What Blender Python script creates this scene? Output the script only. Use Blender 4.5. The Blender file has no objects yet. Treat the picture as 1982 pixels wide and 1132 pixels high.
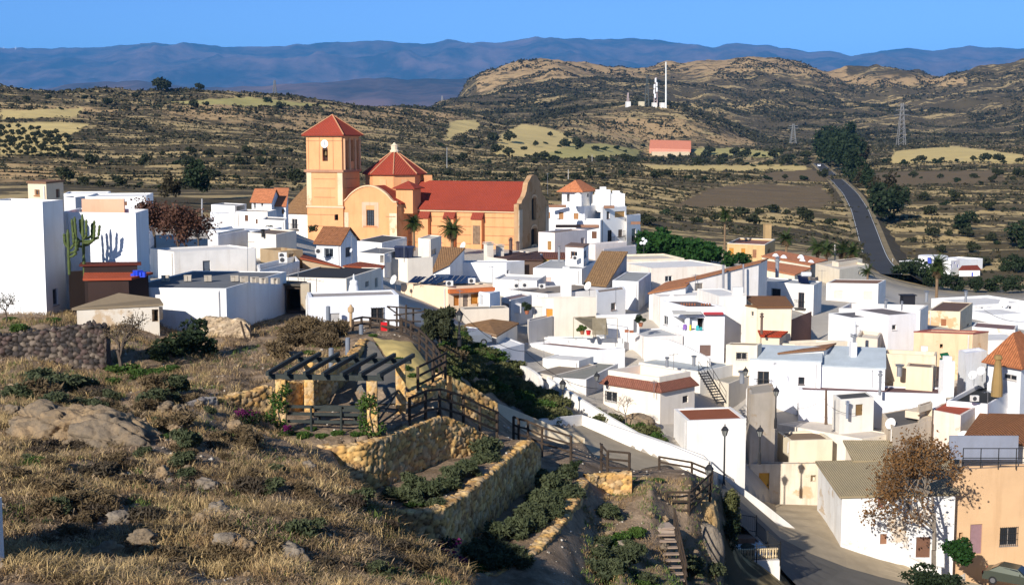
import bpy, math, random
import numpy as np
from mathutils import Vector
random.seed(7); RNG = np.random.default_rng(7)
S = bpy.context.scene; COL = S.collection
F, CX, CY, YH = 2600.0, 991.0, 566.0, 270.0
TH = math.atan((CY - YH) / F); CT, ST = math.cos(TH), math.sin(TH)
REG = {'': (0, 0, 1), 'A': (0, 340, 3.5375), 'B': (300, 340, 3.5375), 'C': (560, 200, 3.773), 'D': (800, 330, 3.774),
       'E': (560, 440, 4.355), 'F': (860, 440, 4.355), 'G': (1200, 420, 4.355), 'H': (1582, 420, 4.355),
       'I': (900, 600, 4.355), 'J': (1250, 600, 4.355), 'K': (1582, 620, 4.355), 'L': (1300, 830, 3.7475),
       'M': (1600, 830, 3.749), 'N': (900, 830, 3.7476), 'O': (500, 830, 3.7476), 'P': (0, 830, 3.748),
       'Q': (0, 560, 3.774), 'R': (380, 580, 3.774), 'S': (640, 580, 3.774)}
def px(reg, x, y):
    a, b, s = REG[reg]; return a + x / s, b + y / s
def ray(x, y):
    u, v = (x - CX) / F, -(y - CY) / F
    return Vector((u, CT + v * ST, -ST + v * CT))
def at(x, y, d, reg=''):
    x, y = px(reg, x, y); r = ray(x, y); return r * (d / r.y)
def atz(x, d, z):
    return Vector(((x - CX) / F * (d * CT - z * ST), d, z))
def at_level(x, y, z):
    r = ray(x, y); return r * (z / r.z)
def proj(X, Y, Z):
    dep = Y * CT - Z * ST
    return CX + F * X / dep, CY - F * (Y * ST + Z * CT) / dep

# ---------------------------------------------------------------- materials
MATS = {}
def nodes(m):
    m.use_nodes = True; nt = m.node_tree; return nt, nt.nodes, nt.links, nt.nodes['Principled BSDF']
def lerp3(c, k): return tuple(max(0, min(1, x * k)) for x in c)
def _noise(nt, vec, scale, detail=4, rough=.55, mapscale=None):
    n = nt.nodes.new('ShaderNodeTexNoise'); n.inputs['Scale'].default_value = scale
    n.inputs['Detail'].default_value = detail; n.inputs['Roughness'].default_value = rough
    if mapscale:
        mp = nt.nodes.new('ShaderNodeMapping'); mp.inputs['Scale'].default_value = mapscale
        nt.links.new(vec, mp.inputs['Vector']); vec = mp.outputs['Vector']
    nt.links.new(vec, n.inputs['Vector']); return n.outputs['Fac']
def _ramp(nt, fac, stops):
    r = nt.nodes.new('ShaderNodeValToRGB'); e = r.color_ramp.elements
    while len(e) > 1: e.remove(e[-1])
    for i, (p, c) in enumerate(stops):
        q = e[0] if i == 0 else e.new(p)
        q.position = p; q.color = (*c, 1) if len(c) == 3 else c
    nt.links.new(fac, r.inputs['Fac']); return r.outputs['Color']
def _mix(nt, fac, a, b, mode='MIX'):
    m = nt.nodes.new('ShaderNodeMix'); m.data_type = 'RGBA'; m.blend_type = mode
    for sock, v in ((m.inputs[0], fac), (m.inputs[6], a), (m.inputs[7], b)):
        if hasattr(v, 'is_output'): nt.links.new(v, sock)
        elif isinstance(v, (int, float)): sock.default_value = v
        else: sock.default_value = (*v[:3], 1)
    return m.outputs[2]
def _math(nt, op, a, b=None):
    m = nt.nodes.new('ShaderNodeMath'); m.operation = op
    for i, v in enumerate((a, b)):
        if v is None: continue
        if hasattr(v, 'is_output'): nt.links.new(v, m.inputs[i])
        else: m.inputs[i].default_value = v
    return m.outputs[0]
def _bump(nt, p, h, strength, dist):
    b = nt.nodes.new('ShaderNodeBump'); b.inputs['Strength'].default_value = strength; b.inputs['Distance'].default_value = dist
    nt.links.new(h, b.inputs['Height']); nt.links.new(b.outputs['Normal'], p.inputs['Normal'])
def _pos(nt):
    return nt.nodes.new('ShaderNodeNewGeometry').outputs['Position']
def basic(name, col, rough=.8, var=.12, scale=3., metal=0., bump=.0):
    key = ('b', name)
    if key in MATS: return MATS[key]
    m = bpy.data.materials.new(name); nt, N, L, p = nodes(m)
    f = _noise(nt, _pos(nt), scale, 5)
    L.new(_mix(nt, f, lerp3(col, 1 - var * 1.6), lerp3(col, 1 + var * 1.6)), p.inputs['Base Color'])
    p.inputs['Roughness'].default_value = rough; p.inputs['Metallic'].default_value = metal
    p.inputs['Specular IOR Level'].default_value = .25
    if bump: _bump(nt, p, f, bump, .05)
    MATS[key] = m; return m
def plaster(col, stain=.35, peel=0.):
    key = ('p', tuple(round(c, 3) for c in col), stain, peel)
    if key in MATS: return MATS[key]
    m = bpy.data.materials.new('plaster'); nt, N, L, p = nodes(m); P = _pos(nt)
    a = _noise(nt, P, .55, 6, .6)
    c = _mix(nt, _ramp(nt, a, [(.3, (0, 0, 0)), (.75, (1, 1, 1))]), lerp3(col, 1 - .3 * stain), lerp3(col, 1.04))
    v = nt.nodes.new('ShaderNodeTexVoronoi'); v.inputs['Scale'].default_value = .33; v.inputs['Randomness'].default_value = 1.; nt.links.new(P, v.inputs['Vector'])
    sp = nt.nodes.new('ShaderNodeSeparateColor'); nt.links.new(v.outputs['Color'], sp.inputs[0])
    c = _mix(nt, _math(nt, 'MULTIPLY', _ramp(nt, sp.outputs[0], [(.7, (0, 0, 0)), (.72, (1, 1, 1))]), .5 * stain), c, tuple(x * y for x, y in zip(col, (.93, .9, .84))))
    s = _noise(nt, P, 1., 5, .6, (1.6, 1.6, .16))
    grime = tuple(x * y for x, y in zip(col, (.62, .56, .48)))
    c = _mix(nt, _math(nt, 'MULTIPLY', _ramp(nt, s, [(.5, (0, 0, 0)), (.78, (1, 1, 1))]), stain), c, grime)
    if peel:
        q = _noise(nt, P, .5, 7, .65)
        c = _mix(nt, _ramp(nt, q, [(.56, (0, 0, 0)), (.62, (1, 1, 1))]), c, tuple(x * y for x, y in zip(col, (.72, .6, .47))))
    L.new(c, p.inputs['Base Color']); p.inputs['Roughness'].default_value = .93; p.inputs['Specular IOR Level'].default_value = .15
    _bump(nt, p, _noise(nt, P, 9., 4), .25, .03)
    MATS[key] = m; return m
def roofing(col, var=.25):
    key = ('r', tuple(col), var)
    if key in MATS: return MATS[key]
    m = bpy.data.materials.new('roofing'); nt, N, L, p = nodes(m); P = _pos(nt)
    a = _noise(nt, P, .8, 6, .65); b = _noise(nt, P, 6., 4)
    c = _mix(nt, a, lerp3(col, 1 - var), lerp3(col, 1 + var)); c = _mix(nt, _math(nt, 'MULTIPLY', b, .4), c, lerp3(col, .6))
    L.new(c, p.inputs['Base Color']); p.inputs['Roughness'].default_value = .95; p.inputs['Specular IOR Level'].default_value = .1
    _bump(nt, p, b, .3, .03); MATS[key] = m; return m
def tiles(col, pitch=.26, var=.35):
    key = ('t', tuple(col), pitch, var)
    if key in MATS: return MATS[key]
    m = bpy.data.materials.new('roof_tiles'); nt, N, L, p = nodes(m); P = _pos(nt)
    uv = N.new('ShaderNodeUVMap').outputs['UV']
    w = N.new('ShaderNodeTexWave'); w.wave_type = 'BANDS'; w.bands_direction = 'X'; w.inputs['Scale'].default_value = math.pi / 10 / pitch
    w.inputs['Distortion'].default_value = .6; w.inputs['Detail'].default_value = 1.5; L.new(uv, w.inputs['Vector'])
    w2 = N.new('ShaderNodeTexWave'); w2.bands_direction = 'Y'; w2.wave_profile = 'SAW'; w2.inputs['Scale'].default_value = math.pi / 10 / .4; L.new(uv, w2.inputs['Vector'])
    a = _noise(nt, uv, 3.2, 3, .7, (1, .7, 1)); big = _noise(nt, P, .35, 4)
    c = _mix(nt, _ramp(nt, a, [(.3, (0, 0, 0)), (.7, (1, 1, 1))]), lerp3(col, 1 - var), lerp3(col, 1 + var))
    c = _mix(nt, _math(nt, 'MULTIPLY', _ramp(nt, big, [(.45, (0, 0, 0)), (.7, (1, 1, 1))]), .45), c, tuple(x * y for x, y in zip(col, (.75, .8, .9))))
    c = _mix(nt, _math(nt, 'MULTIPLY', _ramp(nt, w.outputs['Fac'], [(0, (1, 1, 1)), (.35, (0, 0, 0))]), .45), c, lerp3(col, .35))
    L.new(c, p.inputs['Base Color']); p.inputs['Roughness'].default_value = .9; p.inputs['Specular IOR Level'].default_value = .15
    h = _math(nt, 'ADD', w.outputs['Fac'], _math(nt, 'MULTIPLY', w2.outputs['Fac'], .35)); _bump(nt, p, h, .9, .06)
    MATS[key] = m; return m
def attr_mat(name, rough=.95, var=.25, scale=14., bump=.4, mult=(1, 1, 1)):
    key = ('a', name)
    if key in MATS: return MATS[key]
    m = bpy.data.materials.new(name); nt, N, L, p = nodes(m); P = _pos(nt)
    at_ = N.new('ShaderNodeAttribute'); at_.attribute_name = 'tint'
    f = _noise(nt, P, scale, 5, .65)
    c = _mix(nt, 1., at_.outputs['Color'], _mix(nt, f, (1 - var * 1.5,) * 3, (1 + var * 1.5,) * 3), 'MULTIPLY')
    L.new(c, p.inputs['Base Color']); p.inputs['Roughness'].default_value = rough; p.inputs['Specular IOR Level'].default_value = .12
    if bump: _bump(nt, p, f, bump, .04)
    MATS[key] = m; return m
def leafy(name, c1, c2, c3=None, trans=.25):
    key = ('l', name)
    if key in MATS: return MATS[key]
    m = bpy.data.materials.new(name); nt, N, L, p = nodes(m); P = _pos(nt)
    oi = N.new('ShaderNodeObjectInfo').outputs['Random']
    f = _noise(nt, P, .9, 3); g = _noise(nt, P, 7., 2)
    c = _mix(nt, _ramp(nt, f, [(.35, (0, 0, 0)), (.65, (1, 1, 1))]), c1, c2)
    c = _mix(nt, _math(nt, 'MULTIPLY', oi, .5), c, c3 or lerp3(c1, .7))
    c = _mix(nt, g, lerp3(c1, .5), c)
    L.new(c, p.inputs['Base Color']); p.inputs['Roughness'].default_value = .7; p.inputs['Specular IOR Level'].default_value = .15
    if trans:
        t = N.new('ShaderNodeBsdfTranslucent'); L.new(c, t.inputs['Color']); mx = N.new('ShaderNodeMixShader'); mx.inputs[0].default_value = trans
        L.new(p.outputs[0], mx.inputs[1]); L.new(t.outputs[0], mx.inputs[2]); L.new(mx.outputs[0], N['Material Output'].inputs['Surface'])
    MATS[key] = m; return m
def glass_dark():
    if 'glass' in MATS: return MATS['glass']
    m = bpy.data.materials.new('window_glass'); nt, N, L, p = nodes(m)
    p.inputs['Base Color'].default_value = (.02, .024, .03, 1); p.inputs['Roughness'].default_value = .12; MATS['glass'] = m; return m

# ---------------------------------------------------------------- mesh helpers
class MB:
    def __init__(s): s.v = []; s.f = []; s.uv = []; s.mi = []
    def face(s, pts, uv=None, mi=0):
        i = len(s.v); s.v += [tuple(p) for p in pts]; s.f.append(tuple(range(i, i + len(pts)))); s.uv.append(uv); s.mi.append(mi)
    def box(s, o, a, b, c, mi=0):
        o, a, b, c = Vector(o), Vector(a), Vector(b), Vector(c)
        if a.cross(b).dot(c) < 0: a, b = b, a
        P = [o, o + a, o + a + b, o + b, o + c, o + a + c, o + a + b + c, o + b + c]
        for q in ((3, 2, 1, 0), (4, 5, 6, 7), (0, 1, 5, 4), (1, 2, 6, 5), (2, 3, 7, 6), (3, 0, 4, 7)): s.face([P[k] for k in q], mi=mi)
    def cbox(s, c, sx, sy, sz, rz=0., mi=0):
        a = Vector((math.cos(rz), math.sin(rz), 0)); b = Vector((-a.y, a.x, 0))
        s.box(Vector(c) - a * sx / 2 - b * sy / 2, a * sx, b * sy, (0, 0, sz), mi)
    def tube(s, pts, rad, n=6, mi=0, cap=True):
        pts = [Vector(p) for p in pts]; rad = [rad] * len(pts) if isinstance(rad, (int, float)) else rad
        rings = []
        for i, p in enumerate(pts):
            t = (pts[min(i + 1, len(pts) - 1)] - pts[max(i - 1, 0)]).normalized()
            u = t.cross(Vector((0, 0, 1)) if abs(t.z) < .95 else Vector((1, 0, 0))).normalized(); w = u.cross(t)
            rings.append([p + (u * math.cos(k * 2 * math.pi / n) + w * math.sin(k * 2 * math.pi / n)) * rad[i] for k in range(n)])
        i0 = len(s.v)
        for r in rings: s.v += [tuple(q) for q in r]
        for i in range(len(rings) - 1):
            for k in range(n):
                a = i0 + i * n + k; b = i0 + i * n + (k + 1) % n
                s.f.append((a, b, b + n, a + n)); s.uv.append(None); s.mi.append(mi)
        if cap:
            s.f.append(tuple(i0 + k for k in range(n))[::-1]); s.uv.append(None); s.mi.append(mi)
            e = i0 + (len(rings) - 1) * n; s.f.append(tuple(e + k for k in range(n))); s.uv.append(None); s.mi.append(mi)
    def lathe(s, c, prof, n=10, mi=0, rz=0.):
        i0 = len(s.v); c = Vector(c)
        for r, z in prof:
            for k in range(n):
                a = rz + k * 2 * math.pi / n; s.v.append((c.x + r * math.cos(a), c.y + r * math.sin(a), c.z + z))
        for i in range(len(prof) - 1):
            for k in range(n):
                a = i0 + i * n + k; b = i0 + i * n + (k + 1) % n
                s.f.append((a, b, b + n, a + n)); s.uv.append(None); s.mi.append(mi)
        s.f.append(tuple(i0 + k for k in range(n))[::-1]); s.uv.append(None); s.mi.append(mi)
        e = i0 + (len(prof) - 1) * n; s.f.append(tuple(e + k for k in range(n))); s.uv.append(None); s.mi.append(mi)
    def build(s, name, mats, parent=None, smooth=False):
        org = wloc(parent) if parent else Vector((0, 0, 0))
        me = bpy.data.meshes.new(name)
        me.from_pydata([(x - org.x, y - org.y, z - org.z) for x, y, z in s.v], [], s.f)
        for m in (mats if isinstance(mats, (list, tuple)) else [mats]): me.materials.append(m)
        if any(s.mi): me.polygons.foreach_set('material_index', s.mi)
        if any(u is not None for u in s.uv):
            ul = me.uv_layers.new(name='UVMap'); k = 0
            for f, u in zip(s.f, s.uv):
                for j in range(len(f)):
                    ul.data[k].uv = u[j] if u else (0, 0); k += 1
        if smooth: me.polygons.foreach_set('use_smooth', [True] * len(me.polygons))
        me.update(); o = bpy.data.objects.new(name, me); COL.objects.link(o)
        if parent: o.parent = parent
        return o
def wloc(o):
    v = Vector((0, 0, 0))
    while o is not None: v = v + o.location; o = o.parent
    return v
def fastmesh(name, V, faces, mat, tint=None, smooth=False, parent=None, loc=None):
    """V (n,3), faces (m,k) arrays; tint (n,3) point colours."""
    V = np.asarray(V, dtype=np.float64); faces = np.asarray(faces, dtype=np.int32); m, k = faces.shape
    org = np.array(loc if loc is not None else (wloc(parent) if parent else (0, 0, 0)), dtype=float)
    me = bpy.data.meshes.new(name); me.vertices.add(len(V)); me.vertices.foreach_set('co', (V - org).ravel())
    me.loops.add(m * k); me.loops.foreach_set('vertex_index', faces.ravel())
    me.polygons.add(m); me.polygons.foreach_set('loop_start', np.arange(0, m * k, k, dtype=np.int32))
    if smooth: me.polygons.foreach_set('use_smooth', np.ones(m, dtype=bool))
    if tint is not None:
        a = me.attributes.new('tint', 'FLOAT_COLOR', 'POINT')
        a.data.foreach_set('color', np.concatenate([tint, np.ones((len(V), 1))], 1).astype(np.float32).ravel())
    me.materials.append(mat); me.update(calc_edges=True); me.validate()
    o = bpy.data.objects.new(name, me); COL.objects.link(o)
    if loc is not None: o.location = loc
    if parent: o.parent = parent
    return o
def thing(name, label, cat, loc, group=None):
    o = bpy.data.objects.new(name, None); o.empty_display_size = .3; COL.objects.link(o); o.location = loc
    o['label'] = label; o['category'] = cat
    if group: o['group'] = group
    return o
def tag(o, label, cat, group=None):
    o['label'] = label; o['category'] = cat
    if group: o['group'] = group
    return o
def struct(o): o['kind'] = 'structure'; return o
def rebase(o):
    """give a single-mesh thing its origin at its own base"""
    me = o.data; n = len(me.vertices); a = np.empty(n * 3); me.vertices.foreach_get('co', a); a = a.reshape(-1, 3)
    c = np.array([(a[:, 0].min() + a[:, 0].max()) / 2, (a[:, 1].min() + a[:, 1].max()) / 2, a[:, 2].min()])
    me.vertices.foreach_set('co', (a - c).ravel()); o.location = c; me.update(); return o
def copy_tree(root, loc, rz=0., label=None, sc=1.):
    c = root.copy(); COL.objects.link(c); c.location = loc; c.rotation_euler.z = rz; c.scale = (sc, sc, sc)
    if label: c['label'] = label
    for ch in [o for o in bpy.data.objects if o.parent == root]:
        k = ch.copy(); COL.objects.link(k); k.parent = c
        for g in [o for o in bpy.data.objects if o.parent == ch]:
            q = g.copy(); COL.objects.link(q); q.parent = k
    return c

# ---------------------------------------------------------------- noise
def _h(ix, iy, seed):
    n = (ix.astype(np.int64) * 374761393 + iy.astype(np.int64) * 668265263 + seed * 974711) & 0x7fffffff
    n = ((n ^ (n >> 13)) * 1274126177) & 0x7fffffff
    return ((n ^ (n >> 16)) & 0xffff) / 65535.0
def vnoise(x, y, seed=0):
    x = np.asarray(x, float); y = np.asarray(y, float)
    ix = np.floor(x); iy = np.floor(y); fx = x - ix; fy = y - iy; fx = fx * fx * (3 - 2 * fx); fy = fy * fy * (3 - 2 * fy)
    a = _h(ix, iy, seed); b = _h(ix + 1, iy, seed); c = _h(ix, iy + 1, seed); d = _h(ix + 1, iy + 1, seed)
    return (a * (1 - fx) + b * fx) * (1 - fy) + (c * (1 - fx) + d * fx) * fy
def fbm(x, y, oct=5, seed=0, ridged=False):
    s = 0; a = .5; t = 0
    for o in range(oct):
        n = vnoise(x * 2 ** o + 17.3 * o, y * 2 ** o - 9.1 * o, seed + o)
        s = s + a * ((1 - np.abs(2 * n - 1)) if ridged else n); t += a; a *= .5
    return s / t
def worley(x, y, seed=0, jit=.9):
    ix = np.floor(x); iy = np.floor(y); f1 = np.full(x.shape, 9.); f2 = np.full(x.shape, 9.); cid = np.zeros(x.shape)
    for dx in (-1, 0, 1):
        for dy in (-1, 0, 1):
            cx = ix + dx; cy = iy + dy; h1 = _h(cx, cy, seed); h2 = _h(cx, cy, seed + 31)
            d = np.hypot(cx + .5 + (h1 - .5) * jit - x, cy + .5 + (h2 - .5) * jit - y)
            c = d < f1; f2 = np.where(c, f1, np.minimum(f2, d)); cid = np.where(c, _h(cx, cy, seed + 77), cid); f1 = np.where(c, d, f1)
    return f1, f2, cid
def cmap(t, cols):
    cols = np.array(cols); k = np.clip((t * len(cols)).astype(int), 0, len(cols) - 1); return cols[k]
CTRL = []; CTRL_SOFT = []          # ground control points (X, Y, Z)
W = (.80, .785, .755); W2 = (.77, .74, .69); CREAM = (.76, .68, .565); BEIGE = (.68, .60, .49); PEACH = (.74, .52, .32); BLUW = (.74, .77, .80)
GREY = (.30, .29, .27); BROWN = (.20, .15, .115); TERRA = (.36, .105, .05); DARK = (.06, .062, .068); TAN = (.40, .33, .235)
TILE = (.30, .125, .055); TILEB = (.30, .165, .075); TILER = (.36, .09, .04); ORANGE = (.58, .21, .09)
WOODD = (.36, .15, .03); BRN = (.12, .055, .03); SHUT = (.13, .15, .17); BLK = (.02, .02, .022)

def ground(x, y, d, reg=''):
    p = at(x, y, d, reg); CTRL.append(tuple(p)); return p

def wall_face(mb, A, B, zb, zA, zB, ops, depth=.16):
    A, B = Vector((A[0], A[1], 0)), Vector((B[0], B[1], 0)); d = B - A; ln = d.length; d = d / ln; n = Vector((d.y, -d.x, 0))
    zm = min(zA, zB)
    P = lambda u, z, r=0.: A + d * u - n * r + Vector((0, 0, z))
    us = sorted({0., ln, *[round(v, 4) for o in ops for v in (o[0], o[1])]}); zs = sorted({zb, zm, *[round(v, 4) for o in ops for v in (o[2], o[3])]})
    for i in range(len(us) - 1):
        for j in range(len(zs) - 1):
            cu, cz = (us[i] + us[i + 1]) / 2, (zs[j] + zs[j + 1]) / 2
            if any(o[0] < cu < o[1] and o[2] < cz < o[3] for o in ops): continue
            mb.face([P(us[i], zs[j]), P(us[i + 1], zs[j]), P(us[i + 1], zs[j + 1]), P(us[i], zs[j + 1])])
    if zA > zB + .001: mb.face([P(0, zm), P(ln, zm), P(0, zA)])
    elif zB > zA + .001: mb.face([P(0, zm), P(ln, zm), P(ln, zB)])
    for u0, u1, z0, z1, r in ops:
        for q in ([(u0, z0), (u1, z0)], [(u1, z0), (u1, z1)], [(u1, z1), (u0, z1)], [(u0, z1), (u0, z0)]):
            (a, b), (c, e) = q; mb.face([P(a, b), P(c, e), P(c, e, r), P(a, b, r)])
    return d, n, P

def ray_plane(x, y, A, n):
    r = ray(x, y); t = (A.x * n.x + A.y * n.y) / (r.x * n.x + r.y * n.y); return r * t

WOOD_F = (.2, .1, .04)
def fit_opening(root, d, n, P, op, kind, col):
    u0, u1, z0, z1, r = op; w = u1 - u0; h = z1 - z0
    def bar(mb, ua, ub, za, zb_, out, th):   # box from depth (r-out) to ...
        o = P(ua, za, out + th); mb.box(o, d * (ub - ua), n * th, (0, 0, zb_ - za))
    if kind == 'o':
        mb = MB(); bar(mb, u0, u1, z0, z1, r - .02, .05); mb.build('recess_shade', basic('dark_interior', (.012, .011, .011)), root); return  # near-black panel stands in for the unlit interior
    if kind in ('d', 's'):
        mb = MB(); bar(mb, u0, u1, z0, z1, r - .05, .06)
        k = max(1, int(w / .55))
        for i in range(k):
            a = u0 + w * (i + .14) / k; b = u0 + w * (i + .86) / k
            for za, zc in ((.08, .46), (.54, .92)): bar(mb, a, b, z0 + h * za, z0 + h * zc, r - .07, .02)
        o = mb.build('door' if kind == 'd' else 'shutter', basic('panel%.2f_%.2f_%.2f' % col, col, .7), root)
        if kind == 'd':
            m2 = MB(); bar(m2, u1 - w * .16, u1 - w * .08, z0 + h * .45, z0 + h * .52, r - .12, .05); m2.build('handle', basic('iron', (.03, .03, .03), .5), o)
        return
    fr = MB(); t = min(.07, w * .12)
    for q in ((u0, u1, z0, z0 + t), (u0, u1, z1 - t, z1), (u0, u0 + t, z0 + t, z1 - t), (u1 - t, u1, z0 + t, z1 - t)): bar(fr, *q, r - .06, .06)
    if w > .8: bar(fr, (u0 + u1) / 2 - t / 2, (u0 + u1) / 2 + t / 2, z0 + t, z1 - t, r - .06, .06)
    bar(fr, u0 - .05, u1 + .05, z0 - .07, z0 - .002, -.07, .07)
    o = fr.build('window', basic('frame%.2f_%.2f_%.2f' % col, col, .6), root)
    pn = MB(); bar(pn, u0 + t, u1 - t, z0 + t, z1 - t, r - .03, .03); pn.build('pane', glass_dark(), o)
    if kind == 'g':
        g = MB(); k = max(2, int(w / .16))
        for i in range(k + 1): g.box(P(u0 + w * i / k - .012, z0 - .05, -.05), d * .024, n * .024, (0, 0, h + .1))
        for i in range(4): g.box(P(u0 - .05, z0 + h * i / 3 - .012, -.04), d * (w + .1), n * .02, (0, 0, .024))
        g.build('grille', basic('iron', (.03, .03, .03), .5), root)
    if kind == 'b':
        g = MB(); k = max(4, int(w / .14)); e = .45
        for i in range(k + 1): g.box(P(u0 - .25 + (w + .5) * i / k - .012, z0, -e), d * .024, n * .024, (0, 0, .95))
        g.box(P(u0 - .3, z0 + .93, -e - .02), d * (w + .6), n * .05, (0, 0, .05)); g.box(P(u0 - .3, z0 - .12, 0), d * (w + .6), n * .5, (0, 0, .11))
        g.build('balcony', basic('iron', (.03, .03, .03), .5), root)

def roof_slab(mb, poly, eave, th=.12):
    """poly 3D points CCW from above; eave direction vector for uv"""
    poly = [Vector(p) for p in poly]; e = Vector(eave).normalized()
    nrm = (poly[1] - poly[0]).cross(poly[2] - poly[0]).normalized(); s = nrm.cross(e).normalized()
    mb.face(poly, [(p.dot(e), p.dot(s)) for p in poly])
    low = [p - Vector((0, 0, th)) for p in poly]; mb.face(low[::-1])
    for i in range(len(poly)):
        j = (i + 1) % len(poly); mb.face([low[i], low[j], poly[j], poly[i]])

def house(label, reg, tops, b, d, col=W, roof='flat', rcol=GREY, win=(), dep=6., fd=4., name='house', cat='house', ph=.38, rise=1.5,
          into=None, stain=.35, peel=0., tcol=None, chim=(), ov=.3, ctrl=True, group=None, pw=.2, rimcol=None, order=None):
    L, C, R = tops
    if col is W and label: k_ = sum(map(ord, label)) % 7; col = ((.80, .785, .755), (.80, .77, .72), (.77, .775, .785), (.80, .76, .70), (.79, .785, .77), (.76, .74, .71), (.78, .785, .79))[k_]; stain = stain + .08 * (k_ % 4)
    c = at(C[0], C[1], d, reg)
    if len(C) > 2: pass
    def corner(t):
        x, y = px(reg, t[0], t[1])
        if len(t) > 2: return atz(x, t[2], c.z)
        return at_level(x, y, c.z)
    cz = c.z; C2 = Vector((c.x, c.y)); L2 = R2 = None
    if L: q = corner(L); L2 = Vector((q.x, q.y))
    if R: q = corner(R); R2 = Vector((q.x, q.y))
    if R2 is None: v = (C2 - L2).normalized(); R2 = C2 + Vector((-v.y, v.x)) * dep
    if L2 is None: v = (R2 - C2).normalized(); L2 = C2 + Vector((-v.y, v.x)) * dep
    B2 = L2 + R2 - C2; zb = at(px(reg, 0, 0)[0] * 0 + px(reg, C[0], b)[0], px(reg, C[0], b)[1], d).z
    if ctrl:
        for q in (L2, C2, R2): CTRL_SOFT.append((q.x, q.y, zb))
    root = into or thing(name, label, cat, ((L2.x + R2.x) / 2, (L2.y + R2.y) / 2, zb), group)
    foot = [L2, C2, R2, B2]; z0 = zb - fd
    ops = {'L': [], 'R': []}; todo = []
    for w in win:
        face, x0, y0, x1, y1, kind = w[:6]; wc = w[6] if len(w) > 6 else {'w': (.5, .48, .45), 'g': (.5, .48, .45), 'b': (.1, .06, .04), 'd': BRN, 's': BRN, 'o': BLK}[kind]
        rg = w[7] if len(w) > 7 else reg
        A, Bq = (L2, C2) if face == 'L' else (C2, R2); dv = (Bq - A).normalized(); nn = Vector((dv.y, -dv.x))
        us, zs = [], []
        for xx, yy in ((x0, (y0 + y1) / 2), (x1, (y0 + y1) / 2)):
            p = ray_plane(*px(rg, xx, yy), A, nn); us.append((Vector((p.x, p.y)) - A).dot(dv))
        for yy in (y0, y1): zs.append(ray_plane(*px(rg, (x0 + x1) / 2, yy), A, nn).z)
        ln = (Bq - A).length; u0, u1 = max(.05, min(us)), min(ln - .05, max(us)); w0, w1 = min(zs), min(max(zs), cz - .1)
        if u1 - u0 < .1 or w1 - w0 < .1: print('BADWIN', label, w[:6], us, zs, ln); continue
        dp = 1.4 if kind == 'o' else .16
        ops[face].append((u0, u1, w0, w1, dp)); todo.append((face, (u0, u1, w0, w1, dp), kind, wc))
    # wall tops per corner
    zt = [cz] * 4
    if roof == 'shedL': zt = [cz, cz, cz + rise, cz + rise]; zt = [cz, cz, cz + rise, cz + rise]
    mb = MB(); axes = {}
    for i, (key) in enumerate(('L', 'R', 'B', 'E')):
        a, bq = foot[i], foot[(i + 1) % 4]
        axes[key] = wall_face(mb, a, bq, z0, zt[i], zt[(i + 1) % 4], ops.get(key, []))
    V3 = lambda q, z: Vector((q.x, q.y, z))
    cen = sum(foot, Vector((0, 0))) / 4
    def grow(o): return [q + (q - cen).normalized() * o * 1.3 for q in foot]
    pm = plaster(col, stain, peel)
    rm = None
    if roof == 'flat':
        inn = []
        for i in range(4):
            p, q, r = foot[i - 1], foot[i], foot[(i + 1) % 4]; e1 = (q - p).normalized(); e2 = (r - q).normalized()
            n1, n2 = Vector((-e1.y, e1.x)), Vector((-e2.y, e2.x)); m = n1 + n2; inn.append(q + m * (pw / max(.3, m.dot(n1))))
        tgt = mb if rimcol is None else MB()
        for i in range(4):
            j = (i + 1) % 4
            tgt.face([V3(foot[i], cz), V3(foot[j], cz), V3(inn[j], cz), V3(inn[i], cz)])
            mb.face([V3(inn[i], cz), V3(inn[j], cz), V3(inn[j], cz - ph), V3(inn[i], cz - ph)])
        rb = MB(); rb.face([V3(q, cz - ph) for q in inn])
        if rimcol is not None:
            t2 = MB()
            for i in range(4):
                j = (i + 1) % 4; o1 = grow(.04)
                A3, B3 = V3(o1[i], cz - .0), V3(o1[j], cz); t2.face([A3, B3, B3 + Vector((0, 0, .12)), A3 + Vector((0, 0, .12))])
                t2.face([V3(o1[i], cz + .12), V3(o1[j], cz + .12), V3(inn[j], cz + .12), V3(inn[i], cz + .12)])
                t2.face([V3(inn[i], cz + .12), V3(inn[j], cz + .12), V3(inn[j], cz), V3(inn[i], cz)])
            t2.build('coping', roofing(rimcol), root)
        rm = roofing(rcol); rb.build('roof', rm, root)
    elif roof == 'slab':
        g = grow(ov); mb.face([V3(q, cz - .02) for q in foot]); rb = MB(); roof_slab(rb, [V3(q, cz + .14) for q in g], foot[1].to_3d() - foot[0].to_3d(), .14); rb.build('roof', roofing(rcol), root)
    else:
        rb = MB(); g = grow(ov); rm = tiles(rcol) if not (tcol == 'plain') else roofing(rcol)
        l1, l2 = (foot[1] - foot[0]).length, (foot[2] - foot[1]).length
        if roof == 'hip':
            m = lambda a, bq: (g[a] + g[bq]) / 2
            if l1 >= l2: e1, e2 = m(3, 0), m(1, 2); k = max(.02, .5 * l2 / l1); r1 = e1.lerp(e2, k); r2 = e2.lerp(e1, k); pol = [(0, 1, r2, r1), (1, 2, r2), (2, 3, r1, r2), (3, 0, r1)]
            else: e1, e2 = m(0, 1), m(2, 3); k = max(.02, .5 * l1 / l2); r1 = e1.lerp(e2, k); r2 = e2.lerp(e1, k); pol = [(0, 1, r1), (1, 2, r2, r1), (2, 3, r2), (3, 0, r1, r2)]
            for q in pol:
                pts = [V3(g[k], cz - .03) if isinstance(k, int) else V3(k, cz + rise) for k in q]; roof_slab(rb, pts, pts[1] - pts[0])
            for e, k in ((r1, 0), (r2, 2)):
                pass
        elif roof in ('gableL', 'gableR'):
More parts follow.
